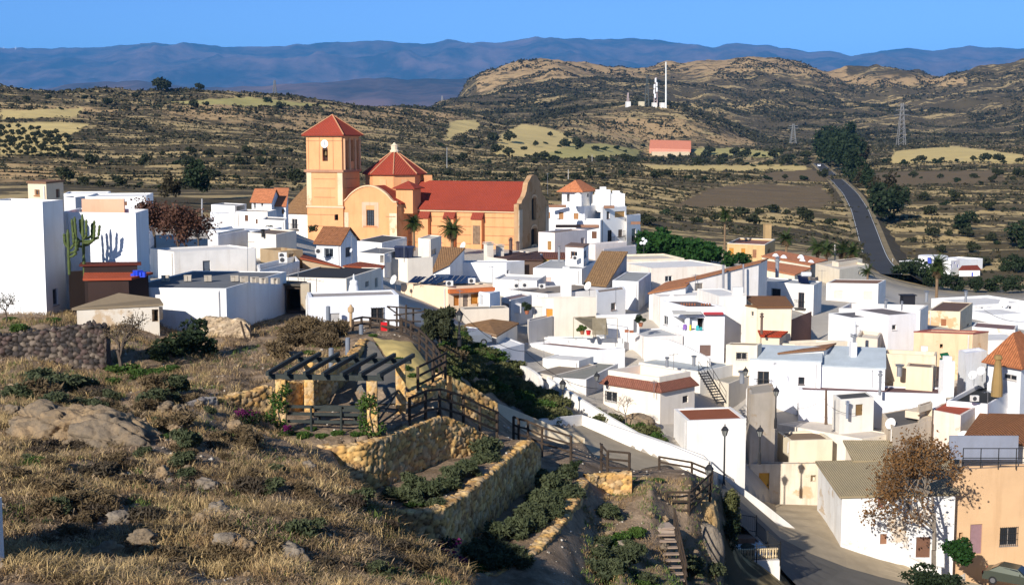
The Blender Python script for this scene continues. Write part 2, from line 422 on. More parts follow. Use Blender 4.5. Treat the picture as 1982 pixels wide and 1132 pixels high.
            if roof == 'gableL': a, b1, c1, d1 = 0, 1, 2, 3
            else: a, b1, c1, d1 = 1, 2, 3, 0
            ra, rb_ = (g[a] + g[d1]) / 2, (g[b1] + g[c1]) / 2
            for q in ((g[a], g[b1], rb_, ra), (g[c1], g[d1], ra, rb_)):
                pts = [V3(q[0], cz - .05), V3(q[1], cz - .05), V3(q[2], cz + rise), V3(q[3], cz + rise)]; roof_slab(rb, pts, pts[1] - pts[0])
            fa, fb = (foot[a] + foot[d1]) / 2, (foot[b1] + foot[c1]) / 2
            mb.face([V3(foot[b1], cz), V3(foot[c1], cz), V3(fb, cz + rise - .13)]); mb.face([V3(foot[d1], cz), V3(foot[a], cz), V3(fa, cz + rise - .13)])
        elif roof == 'shedL':
            pts = [V3(g[0], cz + .1), V3(g[1], cz + .1), V3(g[2], cz + rise + .14), V3(g[3], cz + rise + .14)]; roof_slab(rb, pts, pts[1] - pts[0])
        rb.build('roof', rm, root)
    mb.build('wall', pm, root)
    if label and d < 190 and (L2 - C2).length > 2.2 and sum(map(ord, label)) % 2:
        dd, nn, P = axes['L']; u = (C2 - L2).length * (.93 if sum(map(ord, label)) % 3 else .07)
        if not any(o[0] - .15 < u < o[1] + .15 for o in ops['L']): dp = MB(); dp.tube([P(u, zb - .5, -.07), P(u, cz - .25, -.07), P(u, cz - .12, .0)], .055, 6); dp.build('downpipe', basic('downpipe', ((.6, .58, .55), (.35, .22, .15))[len(label) % 2], .6), root)
    for face, op, kind, wc in todo:
        dd, nn, P = axes[face]; fit_opening(root, dd, nn, P, op, kind, wc)
    for ch in chim:      # (x, ytop, ybottom, width m, dist, colour)
        x, y0, y1, wm, dd = ch[:5]; cc = ch[5] if len(ch) > 5 else col
        t = at(x, y0, dd, reg); bt = at(x, y1, dd, reg); m2 = MB(); hgt = t.z - bt.z
        m2.cbox((t.x, t.y, bt.z - .5), wm, wm, hgt + .35, .5); m2.cbox((t.x, t.y, t.z - .15), wm * 1.3, wm * 1.3, .07, .5); m2.cbox((t.x, t.y, t.z - .08), wm * .6, wm * .6, .12, .5); m2.cbox((t.x, t.y, t.z + .04), wm * 1.2, wm * 1.2, .05, .5)
        m2.build('chimney', plaster(cc, .5), root)
    return root

def qhouse(label, reg, quad, b, col=W, rcol=TILE, mat='tile', win=(), fd=4., name='house', cat='house', stain=.4, peel=0., into=None, th=.14, group=None, ctrl=True, wallpart='wall'):
    """explicit roof quad (near-left, near-right, far-right, far-left) each (x,y,d); walls drop to the ground"""
    P3 = [at(q[0], q[1], q[2], reg) for q in quad]; zb = at(quad[1][0], b, quad[1][2], reg).z
    foot = [Vector((p.x, p.y)) for p in P3]
    if ctrl:
        for q in foot[:2]: CTRL_SOFT.append((q.x, q.y, zb))
    root = into or thing(name, label, cat, (sum(q.x for q in foot) / 4, sum(q.y for q in foot) / 4, zb), group)
    ops = {0: [], 1: [], 3: []}; todo = []
    for w in win:
        face, x0, y0, x1, y1, kind = w[:6]; i = {'L': 0, 'R': 1, 'W': 3}[face]
        wc = w[6] if len(w) > 6 else {'w': (.5, .48, .45), 'g': (.5, .48, .45), 'b': BRN, 'd': BRN, 's': BRN, 'o': BLK}[kind]
        A, Bq = foot[i], foot[(i + 1) % 4]; dv = (Bq - A).normalized(); nn = Vector((dv.y, -dv.x))
        us = [(lambda p: (Vector((p.x, p.y)) - A).dot(dv))(ray_plane(*px(reg, xx, (y0 + y1) / 2), A, nn)) for xx in (x0, x1)]
        zs = [ray_plane(*px(reg, (x0 + x1) / 2, yy), A, nn).z for yy in (y0, y1)]
        ln = (Bq - A).length; op = (max(.05, min(us)), min(ln - .05, max(us)), min(zs), min(max(zs), min(P3[i].z, P3[(i + 1) % 4].z) - .1), 1.4 if kind == 'o' else .16)
        if op[1] - op[0] < .1 or op[3] - op[2] < .1: print('BADWIN', label, w[:6], op); continue
        ops[i].append(op); todo.append((i, op, kind, wc))
    mb = MB(); ax = {}
    for i in range(4): ax[i] = wall_face(mb, foot[i], foot[(i + 1) % 4], zb - fd, P3[i].z - .1, P3[(i + 1) % 4].z - .1, ops.get(i, []))
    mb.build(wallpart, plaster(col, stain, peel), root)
    rb = MB(); cen = sum(P3, Vector()) / 4; g = [p + (p - cen).normalized() * .3 + Vector((0, 0, .05)) for p in P3]
    roof_slab(rb, [g[0], g[1], g[2]], g[1] - g[0], th) if False else None
    e = g[1] - g[0]; n1 = (g[1] - g[0]).cross(g[3] - g[0]).normalized(); s = n1.cross(e.normalized())
    for tri in ((0, 1, 2), (0, 2, 3)):
        rb.face([g[k] for k in tri], [(g[k].dot(e.normalized()), g[k].dot(s)) for k in tri])
        rb.face([g[k] - Vector((0, 0, th)) for k in tri[::-1]])
    for i in range(4):
        j = (i + 1) % 4; rb.face([g[i] - Vector((0, 0, th)), g[j] - Vector((0, 0, th)), g[j], g[i]])
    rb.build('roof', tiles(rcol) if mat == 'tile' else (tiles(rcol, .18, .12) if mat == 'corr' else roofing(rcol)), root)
    for i, op, kind, wc in todo: fit_opening(root, ax[i][0], ax[i][1], ax[i][2], op, kind, wc)
    return root
# ======================================================= houses, left cluster
house('tall plain white block house at the left edge with a shaded blue-grey side', 'A', ((-80, 148, 87.5), (290, 180), (430, 157, 87.8)), 945, 85, W, rcol=W2, win=[('R', 362, 772, 398, 885, 'w', (.3, .3, .32))], ph=.15, stain=.3)
h = house('white block house behind the tall cactus with a red roof terrace', 'A', ((425, 250, 89), (928, 257), (1015, 238, 92.5)), 760, 87.5, W, rcol=(.42, .07, .045), ph=.5, stain=.25)
m = MB(); a = atz(px('A', 560, 0)[0], 92.3, at(*px('A', 928, 240), 87.5).z); b_ = atz(px('A', 850, 0)[0], 92.3, a.z)
m.box(a - Vector((0, 0, .6)), b_ - a, (0, .2, 0), (0, 0, 1.15)); m.build('parapet', plaster((.72, .42, .27), .3), h)
house('small tan rooftop hut with a brown framed window above the white blocks', 'A', ((190, 52, 104), (315, 56), (433, 54, 106.5)), 165, 102, (.72, .56, .38), roof='slab', rcol=(.22, .12, .07), ov=.12, win=[('L', 236, 96, 272, 137, 'w', (.3, .14, .05)), ('R', 383, 92, 410, 152, 'd', BRN)], stain=.2, ctrl=False, fd=2.)
house('long low white house far left with small brown shutters behind the rooftops', 'A', (None, (580, 143, 0)[:2], (1000, 150, 131)), 235, 130, W, rcol=W2, dep=8, ph=.15, win=[('R', 630, 178, 672, 205, 's', (.2, .09, .04)), ('R', 845, 178, 870, 205, 's', (.2, .09, .04))], ctrl=False)
house('white flat strip roof building behind the tan rooftop hut', 'A', (None, (432, 125), (735, 128, 139)), 200, 138, W, rcol=W2, dep=6, ph=.1, ctrl=False)
house('narrow grey-white stepped block right of the tan rooftop hut', 'A', ((425, 148, 112.5), (516, 150), (582, 140, 114.5)), 215, 112, (.58, .57, .56), rcol=GREY, ph=.1, ctrl=False)
house('low white house with a slate-grey door behind the grey-roofed house', 'B', ((-36, 498), (130, 522), (692, 478, 114)), 720, 110, W, rcol=W2, ph=.12, win=[('R', 328, 582, 380, 704, 'd', (.1, .12, .15))], stain=.4)
h = house('big front-left white house with a dark grey flat roof and blue-shaded side', 'B', ((-231, 764), (487, 772), (899, 735, 96.5)), 1070, 85.5, W, rcol=(.17, .175, .18), ph=.06, stain=.4, pw=.12)
# concrete blocks weighing down the roof edge
for i, (x, y) in enumerate([(72, 722), (225, 720), (362, 722), (545, 722), (610, 728), (682, 732), (745, 738), (825, 740)]):
    p = at_level(*px('B', x, y), at(487 / 3.5375 + 300, 340 + 772 / 3.5375, 85.5).z); mm = MB(); p.z += 0
    for k in (0, 1): mm.cbox((p.x + k * .26 - .13, p.y, p.z), .22, .3, .34, .12 * i)
    mm.cbox((p.x, p.y, p.z + .34), .5, .32, .05, .12 * i)
    o = mm.build('concrete_block', plaster((.5, .44, .36), .8)); rebase(o); tag(o, 'pale concrete block resting on the far edge of the dark grey roof', 'block', 'concrete blocks along the grey roof edge')
# court between the left blocks
qhouse('dark open porch with a red-edged roof below the white cactus wall', 'A', [(575, 612, 85.8), (940, 604, 85.8), (935, 596, 87.2), (585, 598, 87.2)], 900, (.03, .02, .018), (.12, .03, .02), 'corr', name='porch', cat='porch', ctrl=False)  # walls and roof darkened in colour for the shade of the court
qhouse('shed with a sunlit red corrugated roof beside the dark court', 'A', [(600, 706, 84.2), (880, 702, 83.9), (1015, 668, 85.7), (600, 668, 85.8)], 930, (.04, .024, .02), (.42, .09, .04), 'corr', name='shed', cat='shed', ctrl=False)  # dark wall colour carries the shade of the tall white block
qhouse('low beige concrete shed with a stained sloping roof left of the grey-roofed house', 'A', [(525, 908, 82), (1088, 880, 82.3), (1060, 848, 83.6), (830, 822, 83.4)], 1075, (.60, .54, .45), (.22, .17, .11), 'plain', name='shed', cat='shed', peel=.4, win=[('L', 1040, 915, 1085, 1000, 'o')])
o = MB()
for k in range(5): o.cbox(at(925 + k * 11, 688 - (k % 2) * 10, 84.7, 'A') + Vector((0, 0, -.05)), .42, .5, .22 + .1 * (k % 3), k * .4)
o = o.build('tarpaulin', basic('blue_tarp', (.02, .06, .55), .5)); rebase(o); tag(o, 'crumpled bright blue tarpaulin lying on the red shed roof', 'tarpaulin')
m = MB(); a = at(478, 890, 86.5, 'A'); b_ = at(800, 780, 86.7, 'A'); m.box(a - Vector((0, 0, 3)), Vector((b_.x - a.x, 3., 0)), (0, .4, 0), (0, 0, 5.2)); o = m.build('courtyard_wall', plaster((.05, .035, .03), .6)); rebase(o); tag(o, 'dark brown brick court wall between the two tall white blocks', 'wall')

# ======================================================= back-left cluster
house('low white house with a dark open porch, far left of the church', 'B', ((385, 228, 178), (545, 206), (626, 198, 180)), 285, 175, W, rcol=GREY, ph=.1, win=[('R', 558, 206, 615, 238, 'o')], ctrl=False)
house('two-storey white house with an orange tiled roof left of the bell tower', 'B', ((662, 174, 172), (797, 180), (852, 165, 177)), 262, 170, W, roof='gableL', rcol=ORANGE, rise=1.5, win=[('L', 675, 185, 690, 225, 'w'), ('L', 725, 185, 740, 210, 'w')])
house('small white annex with an orange tiled lean-to roof by the two-storey house', 'B', ((800, 212, 173), (895, 212), (912, 205, 178)), 275, 172, W, roof='shedL', rcol=ORANGE, rise=2.0, win=[('L', 866, 230, 884, 262, 'd', (.3, .14, .06))], ctrl=False)
house('white row house with one narrow brown door left of the bell tower', 'B', ((552, 243, 161), (770, 248), (832, 238, 165)), 340, 160, W, rcol=BROWN, ph=.15, win=[('L', 615, 270, 638, 312, 'd'), ('L', 690, 298, 703, 330, 'd')])
house('low white yard wall house with a small dark window below the far porch', 'B', (None, (425, 260), (560, 264, 166)), 320, 165, W, rcol=W2, dep=4, ph=.1, win=[('R', 552, 268, 560, 292, 'o')], ctrl=False)
house('white house with a big brown sloping tile roof against the bell tower', 'B', ((880, 258, 227.5), (1045, 262), None), 385, 225.5, W, roof='shedL', rcol=TILEB, rise=4.6, dep=7.5, win=[('L', 936, 296, 975, 366, 'b', (.45, .42, .4))])
house('white house with a dark grey flat roof edge below the tile-roofed church neighbour', 'B', ((735, 303, 153), (890, 308), (906, 300, 157)), 385, 151, W, rcol=GREY, ph=.1, ctrl=False)
house('long low white terrace wall with a bluish shaded roof left of centre', 'B', ((360, 372, 138), (720, 380), (868, 372, 142)), 420, 136, W, rcol=(.5, .53, .57), ph=.2, ctrl=False)
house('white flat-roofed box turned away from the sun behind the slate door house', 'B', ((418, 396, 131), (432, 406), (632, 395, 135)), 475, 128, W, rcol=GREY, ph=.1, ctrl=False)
house('plain beige block with a black flue pipe, left of the arched-window house', 'B', ((636, 402, 130), (828, 404), (968, 396, 133)), 560, 127, CREAM, rcol=BROWN, ph=.12, stain=.2)
house('roofless rough stone building with bare masonry beside the beige block', 'B', (None, (862, 516), (1012, 508, 119.5)), 640, 118, (.42, .31, .19), rcol=(.3, .2, .12), dep=3.5, ph=.6, peel=1, stain=1., win=[('R', 915, 535, 952, 560, 'o')], ctrl=False)
house('white parapet house with twin air conditioners and a shaded blue wall', 'B', ((700, 600, 111), (718, 648), (990, 570, 114)), 700, 106, W, rcol=W2, ph=.5, ctrl=False)
house('white-fronted house with a black sloping roof left of the white bulb chimney', 'E', ((-80, 418), (480, 432), (776, 340)), 520, 105, CREAM, rcol=(.045, .047, .05), ph=.06, win=[('R', 640, 455, 670, 500, 'o'), ('R', 720, 425, 745, 505, 'o')], stain=.3)
h = house('white gabled house with a grey arched window and rust tile roof below the transept', 'E', ((228, 135, 126.5), (432, 136), (572, 112, 130)), 305, 125, W, roof='gableL', rcol=TILE, rise=1.35, win=[('L', 292, 176, 370, 250, 'w', (.25, .27, .29)), ('R', 474, 168, 520, 250, 'd', (.05, .05, .06))])
qhouse('low shed with a rust-brown tile roof in front of the arched-window house', 'E', [(110, 262, 116), (425, 330, 114), (330, 300, 120), (130, 232, 121)], 350, (.42, .31, .2), TILER, name='shed', cat='shed', ctrl=False)
qhouse('long thin rust tile roof just above the black sloping roof', 'E', [(470, 326, 114.5), (775, 345, 114.5), (790, 325, 119), (600, 296, 120)], 380, W, TILER, name='shed', cat='shed', ctrl=False)
h = house('long white house behind the wooden fence with a white bulb chimney', 'E', ((150, 586, 91), (170, 590), (922, 525, 89.6)), 850, 88, (.76, .77, .79), rcol=(.42, .37, .33), ph=.1, win=[('R', 690, 678, 796, 812, 'g', (.09, .07, .06)), ('R', 342, 724, 424, 815, 'd', (.42, .4, .38))], stain=.25, fd=5)
m = MB(); p = at(545, 555, 93.5, 'E'); m.lathe(p - Vector((0, 0, .6)), [(.44, 0), (.42, .6), (.34, 1.05), (.28, 1.25), (.3, 1.4), (.24, 1.5), (.09, 1.54), (.07, 1.6), (.06, 1.85), (.02, 1.95)], 12); m.build('chimney', plaster(W, .3), h, True)
qhouse('open barn with a sagging reed roof between the front-left houses', 'E', [(-30, 478, 96), (165, 490, 96), (130, 462, 99), (-30, 455, 99)], 700, (.09, .065, .05), (.10, .085, .07), 'plain', name='barn', cat='barn', win=[('L', -20, 520, 90, 700, 'o')], ctrl=False)
m = MB(); a = at(100, 500, 95.2, 'E'); m.box(at(98, 700, 95.2, 'E'), (.62, .05, 0), (0, .8, 0), (0, 0, 1.9)); o = m.build('stone_pier', plaster((.5, .42, .31), 1., 1)); rebase(o); tag(o, 'rough pale stone pier at the right of the open reed-roofed barn', 'pier')
h = house('peach house with solar panels on its roof and orange shutters under an orange cornice', 'E', ((940, 470), (1340, 500), (1715, 478)), 665, 130, PEACH[:1] + (.57, .40), rcol=(.5, .4, .3), ph=.12, rimcol=None, win=[('R', 1385, 572, 1432, 660, 's', (.42, .15, .03)), ('R', 1465, 568, 1508, 668, 'd', (.2, .15, .12)), ('R', 1530, 560, 1590, 646, 's', (.5, .2, .03))], stain=.25)
m = MB(); a = at(1335, 545, 129.9, 'E'); b_ = at(1715, 497, 132.2, 'E'); v = (b_ - a); v.z = 0; n = Vector((v.y, -v.x, 0)).normalized(); m.box(a - Vector((0, 0, .12)) + n * .02, v, n * .5, (0, 0, .38)); m.build('cornice', basic('orange_paint', (.52, .14, .04), .8), h)
house('small pale blue-white rooftop room beside the orange-shuttered house', 'F', ((288, 545, 131), (384, 556), (470, 548, 131.2)), 660, 129.4, (.7, .76, .82), rcol=(.6, .63, .66), ph=.05, win=[('L', 296, 570, 330, 655, 's', (.45, .46, .47))], ctrl=False)
house('low beige wall house between the orange-shuttered house and the brown hip roof', 'F', ((135, 686, 129), (160, 692), (545, 640, 128.2)), 800, 127, BEIGE, rcol=(.3, .27, .22), ph=.05, ctrl=False)
h = house('beige house under a wide brown hip roof beside the conifer', 'F', ((165, 830), (440, 910), (615, 803)), 940, 119, CREAM, roof='hip', rcol=TILEB, rise=.35, ov=.15, stain=.25)
house('white house with a pink front strip and a tall blue-shaded side', 'I', ((100, 268), (272, 338), (500, 284)), 460, 115.5, (.78, .76, .74), rcol=W, ph=.05, win=[('L', 200, 300, 265, 335, 's', (.5, .28, .22))])
house('little white flat-roofed shed left of the pink-striped house', 'I', ((-5, 175), (95, 188), (110, 178, 123)), 300, 120, W, rcol=W2, ph=.05, name='shed', cat='shed', ctrl=False)
# ======================================================= right of the church
h = house('large white many-storeyed house with brown shutters right of the church', 'D', ((985, 256, 246), (1250, 263), (1395, 258, 251)), 450, 243, W, rcol=W2, ph=.5, win=[('L', 1063, 305, 1098, 358, 's', (.3, .15, .06)), ('L', 1170, 312, 1207, 357, 's', (.3, .15, .06)), ('L', 986, 305, 1000, 350, 's', (.3, .15, .06))], stain=.15, ctrl=False)
house('', 'D', ((1086, 148, 247.5), (1228, 153), (1312, 148, 251)), 262, 246, W, roof='hip', rcol=ORANGE, rise=2.0, ov=.9, into=h, win=[('L', 1120, 170, 1142, 228, 'o'), ('L', 1172, 172, 1198, 228, 'o'), ('R', 1268, 168, 1284, 195, 'o')], stain=.1, ctrl=False)
house('', 'D', ((1035, 366, 240), (1366, 368), (1385, 362, 243)), 560, 237, W, rcol=W2, into=h, win=[('L', 1303, 445, 1340, 498, 's', BRN)], stain=.15, ph=.5)
house('', 'D', ((1368, 268, 243.5), (1384, 272), (1556, 268, 246)), 590, 241, W, rcol=W2, into=h, win=[('R', 1412, 300, 1433, 353, 'w', BRN), ('R', 1420, 437, 1450, 525, 'b', BRN), ('R', 1497, 432, 1528, 480, 'b', BRN), ('R', 1472, 298, 1545, 342, 's', (.5, .28, .1))], stain=.15, ph=.5)
house('', 'D', ((1552, 330, 247), (1560, 332), (1660, 330, 249)), 590, 244.5, W, rcol=W2, into=h, win=[('R', 1595, 425, 1625, 520, 'b', BRN)], stain=.15, ph=.5)
for (x, y0, y1, wd, dd) in [(1385, 140, 262, 2.2, 247), (1415, 160, 262, 1.2, 250), (1480, 168, 262, 2.6, 248), (1505, 180, 262, 1.3, 250), (1340, 178, 262, 1.6, 249)]:
    t = at(x, y0, dd, 'D'); bt = at(x, y1, dd, 'D'); m = MB(); m.cbox((t.x, t.y, bt.z - 1), wd, wd, t.z - bt.z + 1, .25); m.cbox((t.x, t.y, t.z), wd * .4, wd * .5, .5, .25); m.build('chimney', plaster(W, .15), h)
m = MB()
for y, xa, xb, dd in ((272, 985, 1118, 242.6), (418, 1040, 1355, 236.5), (278, 1392, 1470, 240.6), (395, 1590, 1660, 244.1)):
    a = at(xa, y, dd, 'D'); b_ = at(xb, y, dd, 'D'); m.box(a, (b_.x - a.x, .3, 0), (0, .5, 0), (0, 0, .5))
    m.build('coping', roofing((.3, .16, .1)), h); m = MB()
house('pink-white house with a brown door in front of the church facade', 'D', ((914, 452, 206), (1033, 456), (1272, 440, 212)), 590, 204, (.76, .66, .60), rcol=BROWN, ph=.15, win=[('L', 980, 516, 1008, 581, 'd', (.3, .16, .05)), ('R', 1225, 492, 1250, 535, 'o')], stain=.2)
house('bare white wall house below the balconies of the large white house', 'D', ((1385, 574, 199), (1392, 580), (1628, 543, 205)), 650, 197, (.72, .66, .62), rcol=W2, ph=.15)
house('low white parapet house left of the bare white wall', 'D', ((1270, 528, 203), (1330, 540), (1560, 535, 206)), 600, 201, (.76, .68, .62), rcol=W2, ph=.3, ctrl=False)
house('white house with a pale grey flat roof and a shaded blue side, mid-town', 'D', ((875, 712), (1230, 720), (1335, 660)), 830, 158, W, rcol=(.42, .42, .41), ph=.05, win=[('L', 965, 780, 1008, 812, 's', (.62, .45, .38)), ('L', 1082, 788, 1140, 822, 's', (.62, .45, .38))])
house('small white rooftop hut with a brown window on the pale grey roof', 'D', ((1112, 562, 163), (1243, 566), (1281, 550, 166)), 660, 161, W, roof='slab', rcol=(.2, .13, .1), ov=.1, win=[('L', 1148, 592, 1198, 640, 'w', (.2, .1, .05)), ('R', 1248, 585, 1264, 635, 'w', (.3, .32, .35))], ctrl=False, fd=1.5)
qhouse('narrow white house with a long steep brown ribbed tile roof', 'D', [(1250, 825, 149.5), (1410, 838, 149), (1560, 600, 159), (1378, 596, 160)], 870, (.42, .41, .42), (.30, .175, .08), win=[], stain=.8)
house('white house with a weathered grey roof right of the steep tile roof', 'D', ((1455, 802), (1645, 812), (1738, 745)), 1035, 146, W, rcol=(.36, .36, .34), ph=.05, stain=.9)
house('plain white house with one slit window left of mid-town', 'D', ((180, 672), (680, 674), (812, 658)), 800, 165, W, rcol=W2, ph=.05, win=[('R', 682, 728, 700, 792, 'o')], stain=.15)
qhouse('white house with a brown tile slope next to the palm trees', 'D', [(138, 742, 158), (268, 680, 158), (372, 572, 166), (208, 562, 168)], 780, W, TILEB, ctrl=False)
house('tall beige cube house carrying a dark blue tank', 'E', ((790, 254), (995, 262), (1208, 250)), 440, 148, CREAM, rcol=BEIGE, ph=.1, stain=.2)
house('cream house directly below the church with a white hatch', 'E', ((1085, 98, 178), (1190, 100), (1282, 103, 182)), 250, 176, CREAM, rcol=BEIGE, ph=.1, win=[('R', 1200, 180, 1240, 235, 'w', W2)], ctrl=False)
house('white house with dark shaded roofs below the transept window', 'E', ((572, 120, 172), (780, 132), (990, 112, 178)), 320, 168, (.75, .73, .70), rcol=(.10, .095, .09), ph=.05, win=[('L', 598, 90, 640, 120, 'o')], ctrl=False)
house('white flat house with an open dark veranda under the dark blue tank', 'E', ((575, 215, 148), (800, 225), (950, 190, 153)), 320, 146, W, rcol=(.2, .2, .2), ph=.05, win=[('L', 765, 235, 795, 300, 'o'), ('R', 880, 195, 935, 235, 'o')], ctrl=False)
h = house('cream house with stepped chimneys and a dark shaded roof below the church', 'D', ((520, 628, 176), (690, 652), (945, 620, 180)), 800, 171, CREAM, rcol=(.13, .075, .06), ph=.12, win=[('R', 830, 700, 900, 780, 'o')], chim=[(550, 528, 645, .95, 176, CREAM), (632, 545, 640, .8, 178, CREAM), (712, 495, 600, .35, 180, (.2, .12, .1))], stain=.3, ctrl=False)  # shade on the roof is put into its dark brown colour
qhouse('tile lean-to roof coloured dark for its shaded side, centre of town', 'D', [(690, 650, 169.5), (945, 655, 169), (905, 590, 183), (740, 625, 178)], 780, (.12, .08, .06), (.09, .05, .04), ctrl=False)  # roof and walls take the shaded side into their own colour
qhouse('house with a rusty tile ridge over a yellow wall in mid-town', 'D', [(940, 640, 178), (1106, 642, 178), (1100, 602, 184), (925, 598, 184)], 690, (.6, .4, .12), (.2, .08, .05), ctrl=False)
# ======================================================= centre
h = house('white house with a wide brown roof, square white chimney and rooftop units', 'F', ((500, 522), (870, 562), (1480, 512)), 650, 144, W, rcol=(.30, .25, .2), ph=.12, stain=.2)
m = MB(); p = at(1025, 560, 145.5, 'F'); m.cbox(p - Vector((0, 0, 1)), .95, .8, 3.6, .4); m.cbox(p + Vector((0, 0, 2.6)), .6, .5, .35, .4); m.build('chimney', plaster(W, .2), h)
house('white parapet house with pink hatches behind the brown central roof', 'F', ((408, 440, 153), (780, 450), (860, 392, 157)), 560, 151, W, rcol=W2, ph=.2, stain=.2, ctrl=False)
house('beige house with an orange shutter and one plain side wall', 'F', ((738, 592), (920, 600), (1282, 562, 132.2)), 895, 131, CREAM, rcol=(.45, .38, .3), ph=.2, win=[('L', 760, 666, 828, 770, 's', (.55, .52, .47)), ('L', 858, 686, 914, 774, 's', (.55, .22, .03))], stain=.3)
house('beige courtyard extension in front of the orange shutter', 'F', ((700, 790, 128.5), (712, 792), (915, 772, 130.8)), 945, 127, (.72, .66, .58), rcol=BEIGE, ph=.5, stain=.4, ctrl=False)
house('white yard room with potted shrubs left of the orange shutter', 'F', ((480, 598, 136), (560, 612), (738, 600, 138)), 780, 134, W, rcol=(.25, .18, .17), ph=.1, win=[('L', 486, 640, 545, 720, 'o')], ctrl=False)
house('white house with a small dark window right of the plain beige wall', 'F', ((1276, 546, 140), (1290, 552), (1528, 522)), 730, 137, W, rcol=(.3, .24, .19), ph=.08, win=[('R', 1405, 636, 1446, 696, 'w', (.2, .13, .1))], stain=.2)
house('white house with a grey door and dark roof edge right of the reed screen', 'F', ((1278, 738), (1292, 746), (1645, 735)), 895, 129, W, rcol=(.12, .09, .09), ph=.06, win=[('R', 1595, 776, 1626, 886, 'd', (.16, .16, .17))], stain=.2)
house('white house with maroon and cream roof strips in the lower centre', 'I', ((500, 276), (1113, 338), (1348, 288, 124.2)), 470, 123, W, rcol=(.26, .17, .15), ph=.16, stain=.2, pw=.35)
house('low house with pale grey and brown roofs behind the maroon roof strips', 'I', ((530, 262, 130), (900, 240), (1342, 238)), 300, 128.5, (.72, .7, .66), rcol=(.36, .39, .38), ph=.1, ctrl=False)
house('small white hut with a pitched concrete roof beside the curved white wall', 'I', ((655, 395, 120), (960, 428), (1085, 405, 121)), 500, 118.5, (.8, .77, .7), rcol=W2, ph=.05, ctrl=False)
house('low house with a dull brown concrete roof above the curved white wall', 'I', ((580, 520), (735, 556), (1105, 462)), 660, 114, BEIGE, rcol=(.27, .22, .17), ph=.04, ctrl=False)
house('white house with an olive-grey roof and a barred slate window on the ramp', 'I', ((692, 562), (1022, 586), (1290, 452)), 740, 113, W, rcol=(.28, .27, .23), ph=.06, win=[('L', 800, 645, 858, 698, 'g', (.2, .22, .25))], stain=.25)
# ======================================================= right centre
house('cream house with a dark shuttered window below the green park trees', 'G', (None, (78, 358), (542, 372, 187)), 450, 185, (.78, .66, .5), rcol=BEIGE, dep=8, ph=.25, win=[('R', 224, 398, 272, 430, 's', (.09, .09, .1))], stain=.5)
house('wide cream-white house with a white framed window behind the sloping tile roof', 'G', (None, (270, 432), (890, 412, 172)), 650, 168, (.80, .72, .62), rcol=W2, dep=9, ph=.15, win=[('R', 380, 496, 442, 546, 'w', (.7, .7, .68))], stain=.5)
qhouse('white house front under a low sloping orange tile roof', 'G', [(246, 640, 141), (552, 584, 141.5), (628, 506, 150), (390, 552, 151)], 680, W, (.50, .21, .09))
h = qhouse('tall white wall house with a slanting orange-trimmed roofline', 'G', [(556, 545, 144), (1170, 385, 148), (1242, 352, 157), (640, 500, 156)], 690, (.80, .75, .69), (.50, .21, .09), win=[('L', 630, 557, 698, 664, 'd', (.22, .19, .16))], stain=.4)
for x, y0, y1, dd, wd in ((870, 430, 600, 144.6, .14), (1040, 420, 640, 146, .1)):
    t = at(x, y0, dd, 'G'); bt = at(x, y1, dd, 'G'); m = MB(); m.tube([bt, t + Vector((0, 0, .3))], wd, 8); m.build('flue_pipe', basic('grey_metal', (.3, .3, .32), .5, metal=.6), h)
h = house('white house with an arched dark window, balcony door and grey roof terrace', 'G', ((1166, 536), (1634, 574), (1702, 542)), 860, 158, W, rcol=(.4, .4, .39), ph=.12, win=[('L', 1280, 605, 1354, 668, 'g', (.05, .04, .04)), ('L', 1502, 636, 1553, 766, 'b', (.06, .04, .04))], stain=.2)
h = house('white house with a laundry veranda and a red awning strip', 'G', ((345, 700), (562, 757), (884, 757)), 1150, 128, (.79, .79, .80), rcol=(.16, .13, .12), ph=.12, win=[('R', 586, 850, 712, 955, 'o'), ('L', 440, 845, 545, 930, 'o'), ('L', 364, 832, 404, 908, 'w'), ('R', 672, 1078, 766, 1172, 's', (.16, .1, .08))], stain=.2)
m = MB(); a = at(708, 826, 127.6, 'G'); b_ = at(872, 826, 127.6, 'G'); v = b_ - a; m.box(a, v, (0, 1.0, .25), (0, -.1, .12)); m.build('awning', basic('red_awning', (.45, .05, .06), .8), h)
m = MB(); a = at(440, 812, 115.5, 'G'); m.box(at(450, 822, 127.0, 'G'), at(690, 818, 127.2, 'G') - at(450, 822, 127.0, 'G'), (0, 1.2, .2), (0, 0, .06)); m.build('veranda_canopy', basic('canvas', (.5, .48, .43), .9), h)
for i, (x0, y0, x1, y1, cc) in enumerate(((500, 890, 530, 930, (.7, .7, .75)), (532, 905, 562, 948, (.25, .13, .4)), (584, 910, 600, 955, (.75, .6, .02)), (640, 915, 665, 955, (.05, .4, .4)), (668, 930, 695, 955, (.04, .3, .3)))):
    a = at(x0, y1, 127.85, 'G'); b_ = at(x1, y0, 127.85, 'G'); m = MB(); m.box(a, (b_.x - a.x, 0, 0), (0, .05, 0), (0, 0, (b_.z - a.z) * .92)); m.box(a + Vector((.05, -.02, (b_.z - a.z) * .9)), ((b_.x - a.x) * .7, 0, 0), (0, .07, 0), (0, 0, .06)); o = m.build('laundry', basic('cloth%d' % i, cc, .9)); rebase(o)
    tag(o, ['white', 'purple', 'yellow', 'turquoise', 'dark teal'][i] + ' cloth hanging at the veranda of the white house', 'laundry', 'laundry at the veranda')
house('long plain white rear wall above the laundry veranda', 'G', ((250, 655, 142), (338, 672), (850, 662, 140)), 790, 138, W, rcol=W2, ph=.1, stain=.25, ctrl=False)
h = house('bare tall white wall house between the red awning and the double window', 'G', (None, (838, 668), (1066, 662, 132.5)), 1010, 132, (.80, .76, .70), rcol=W2, dep=7, ph=.1, stain=.4)
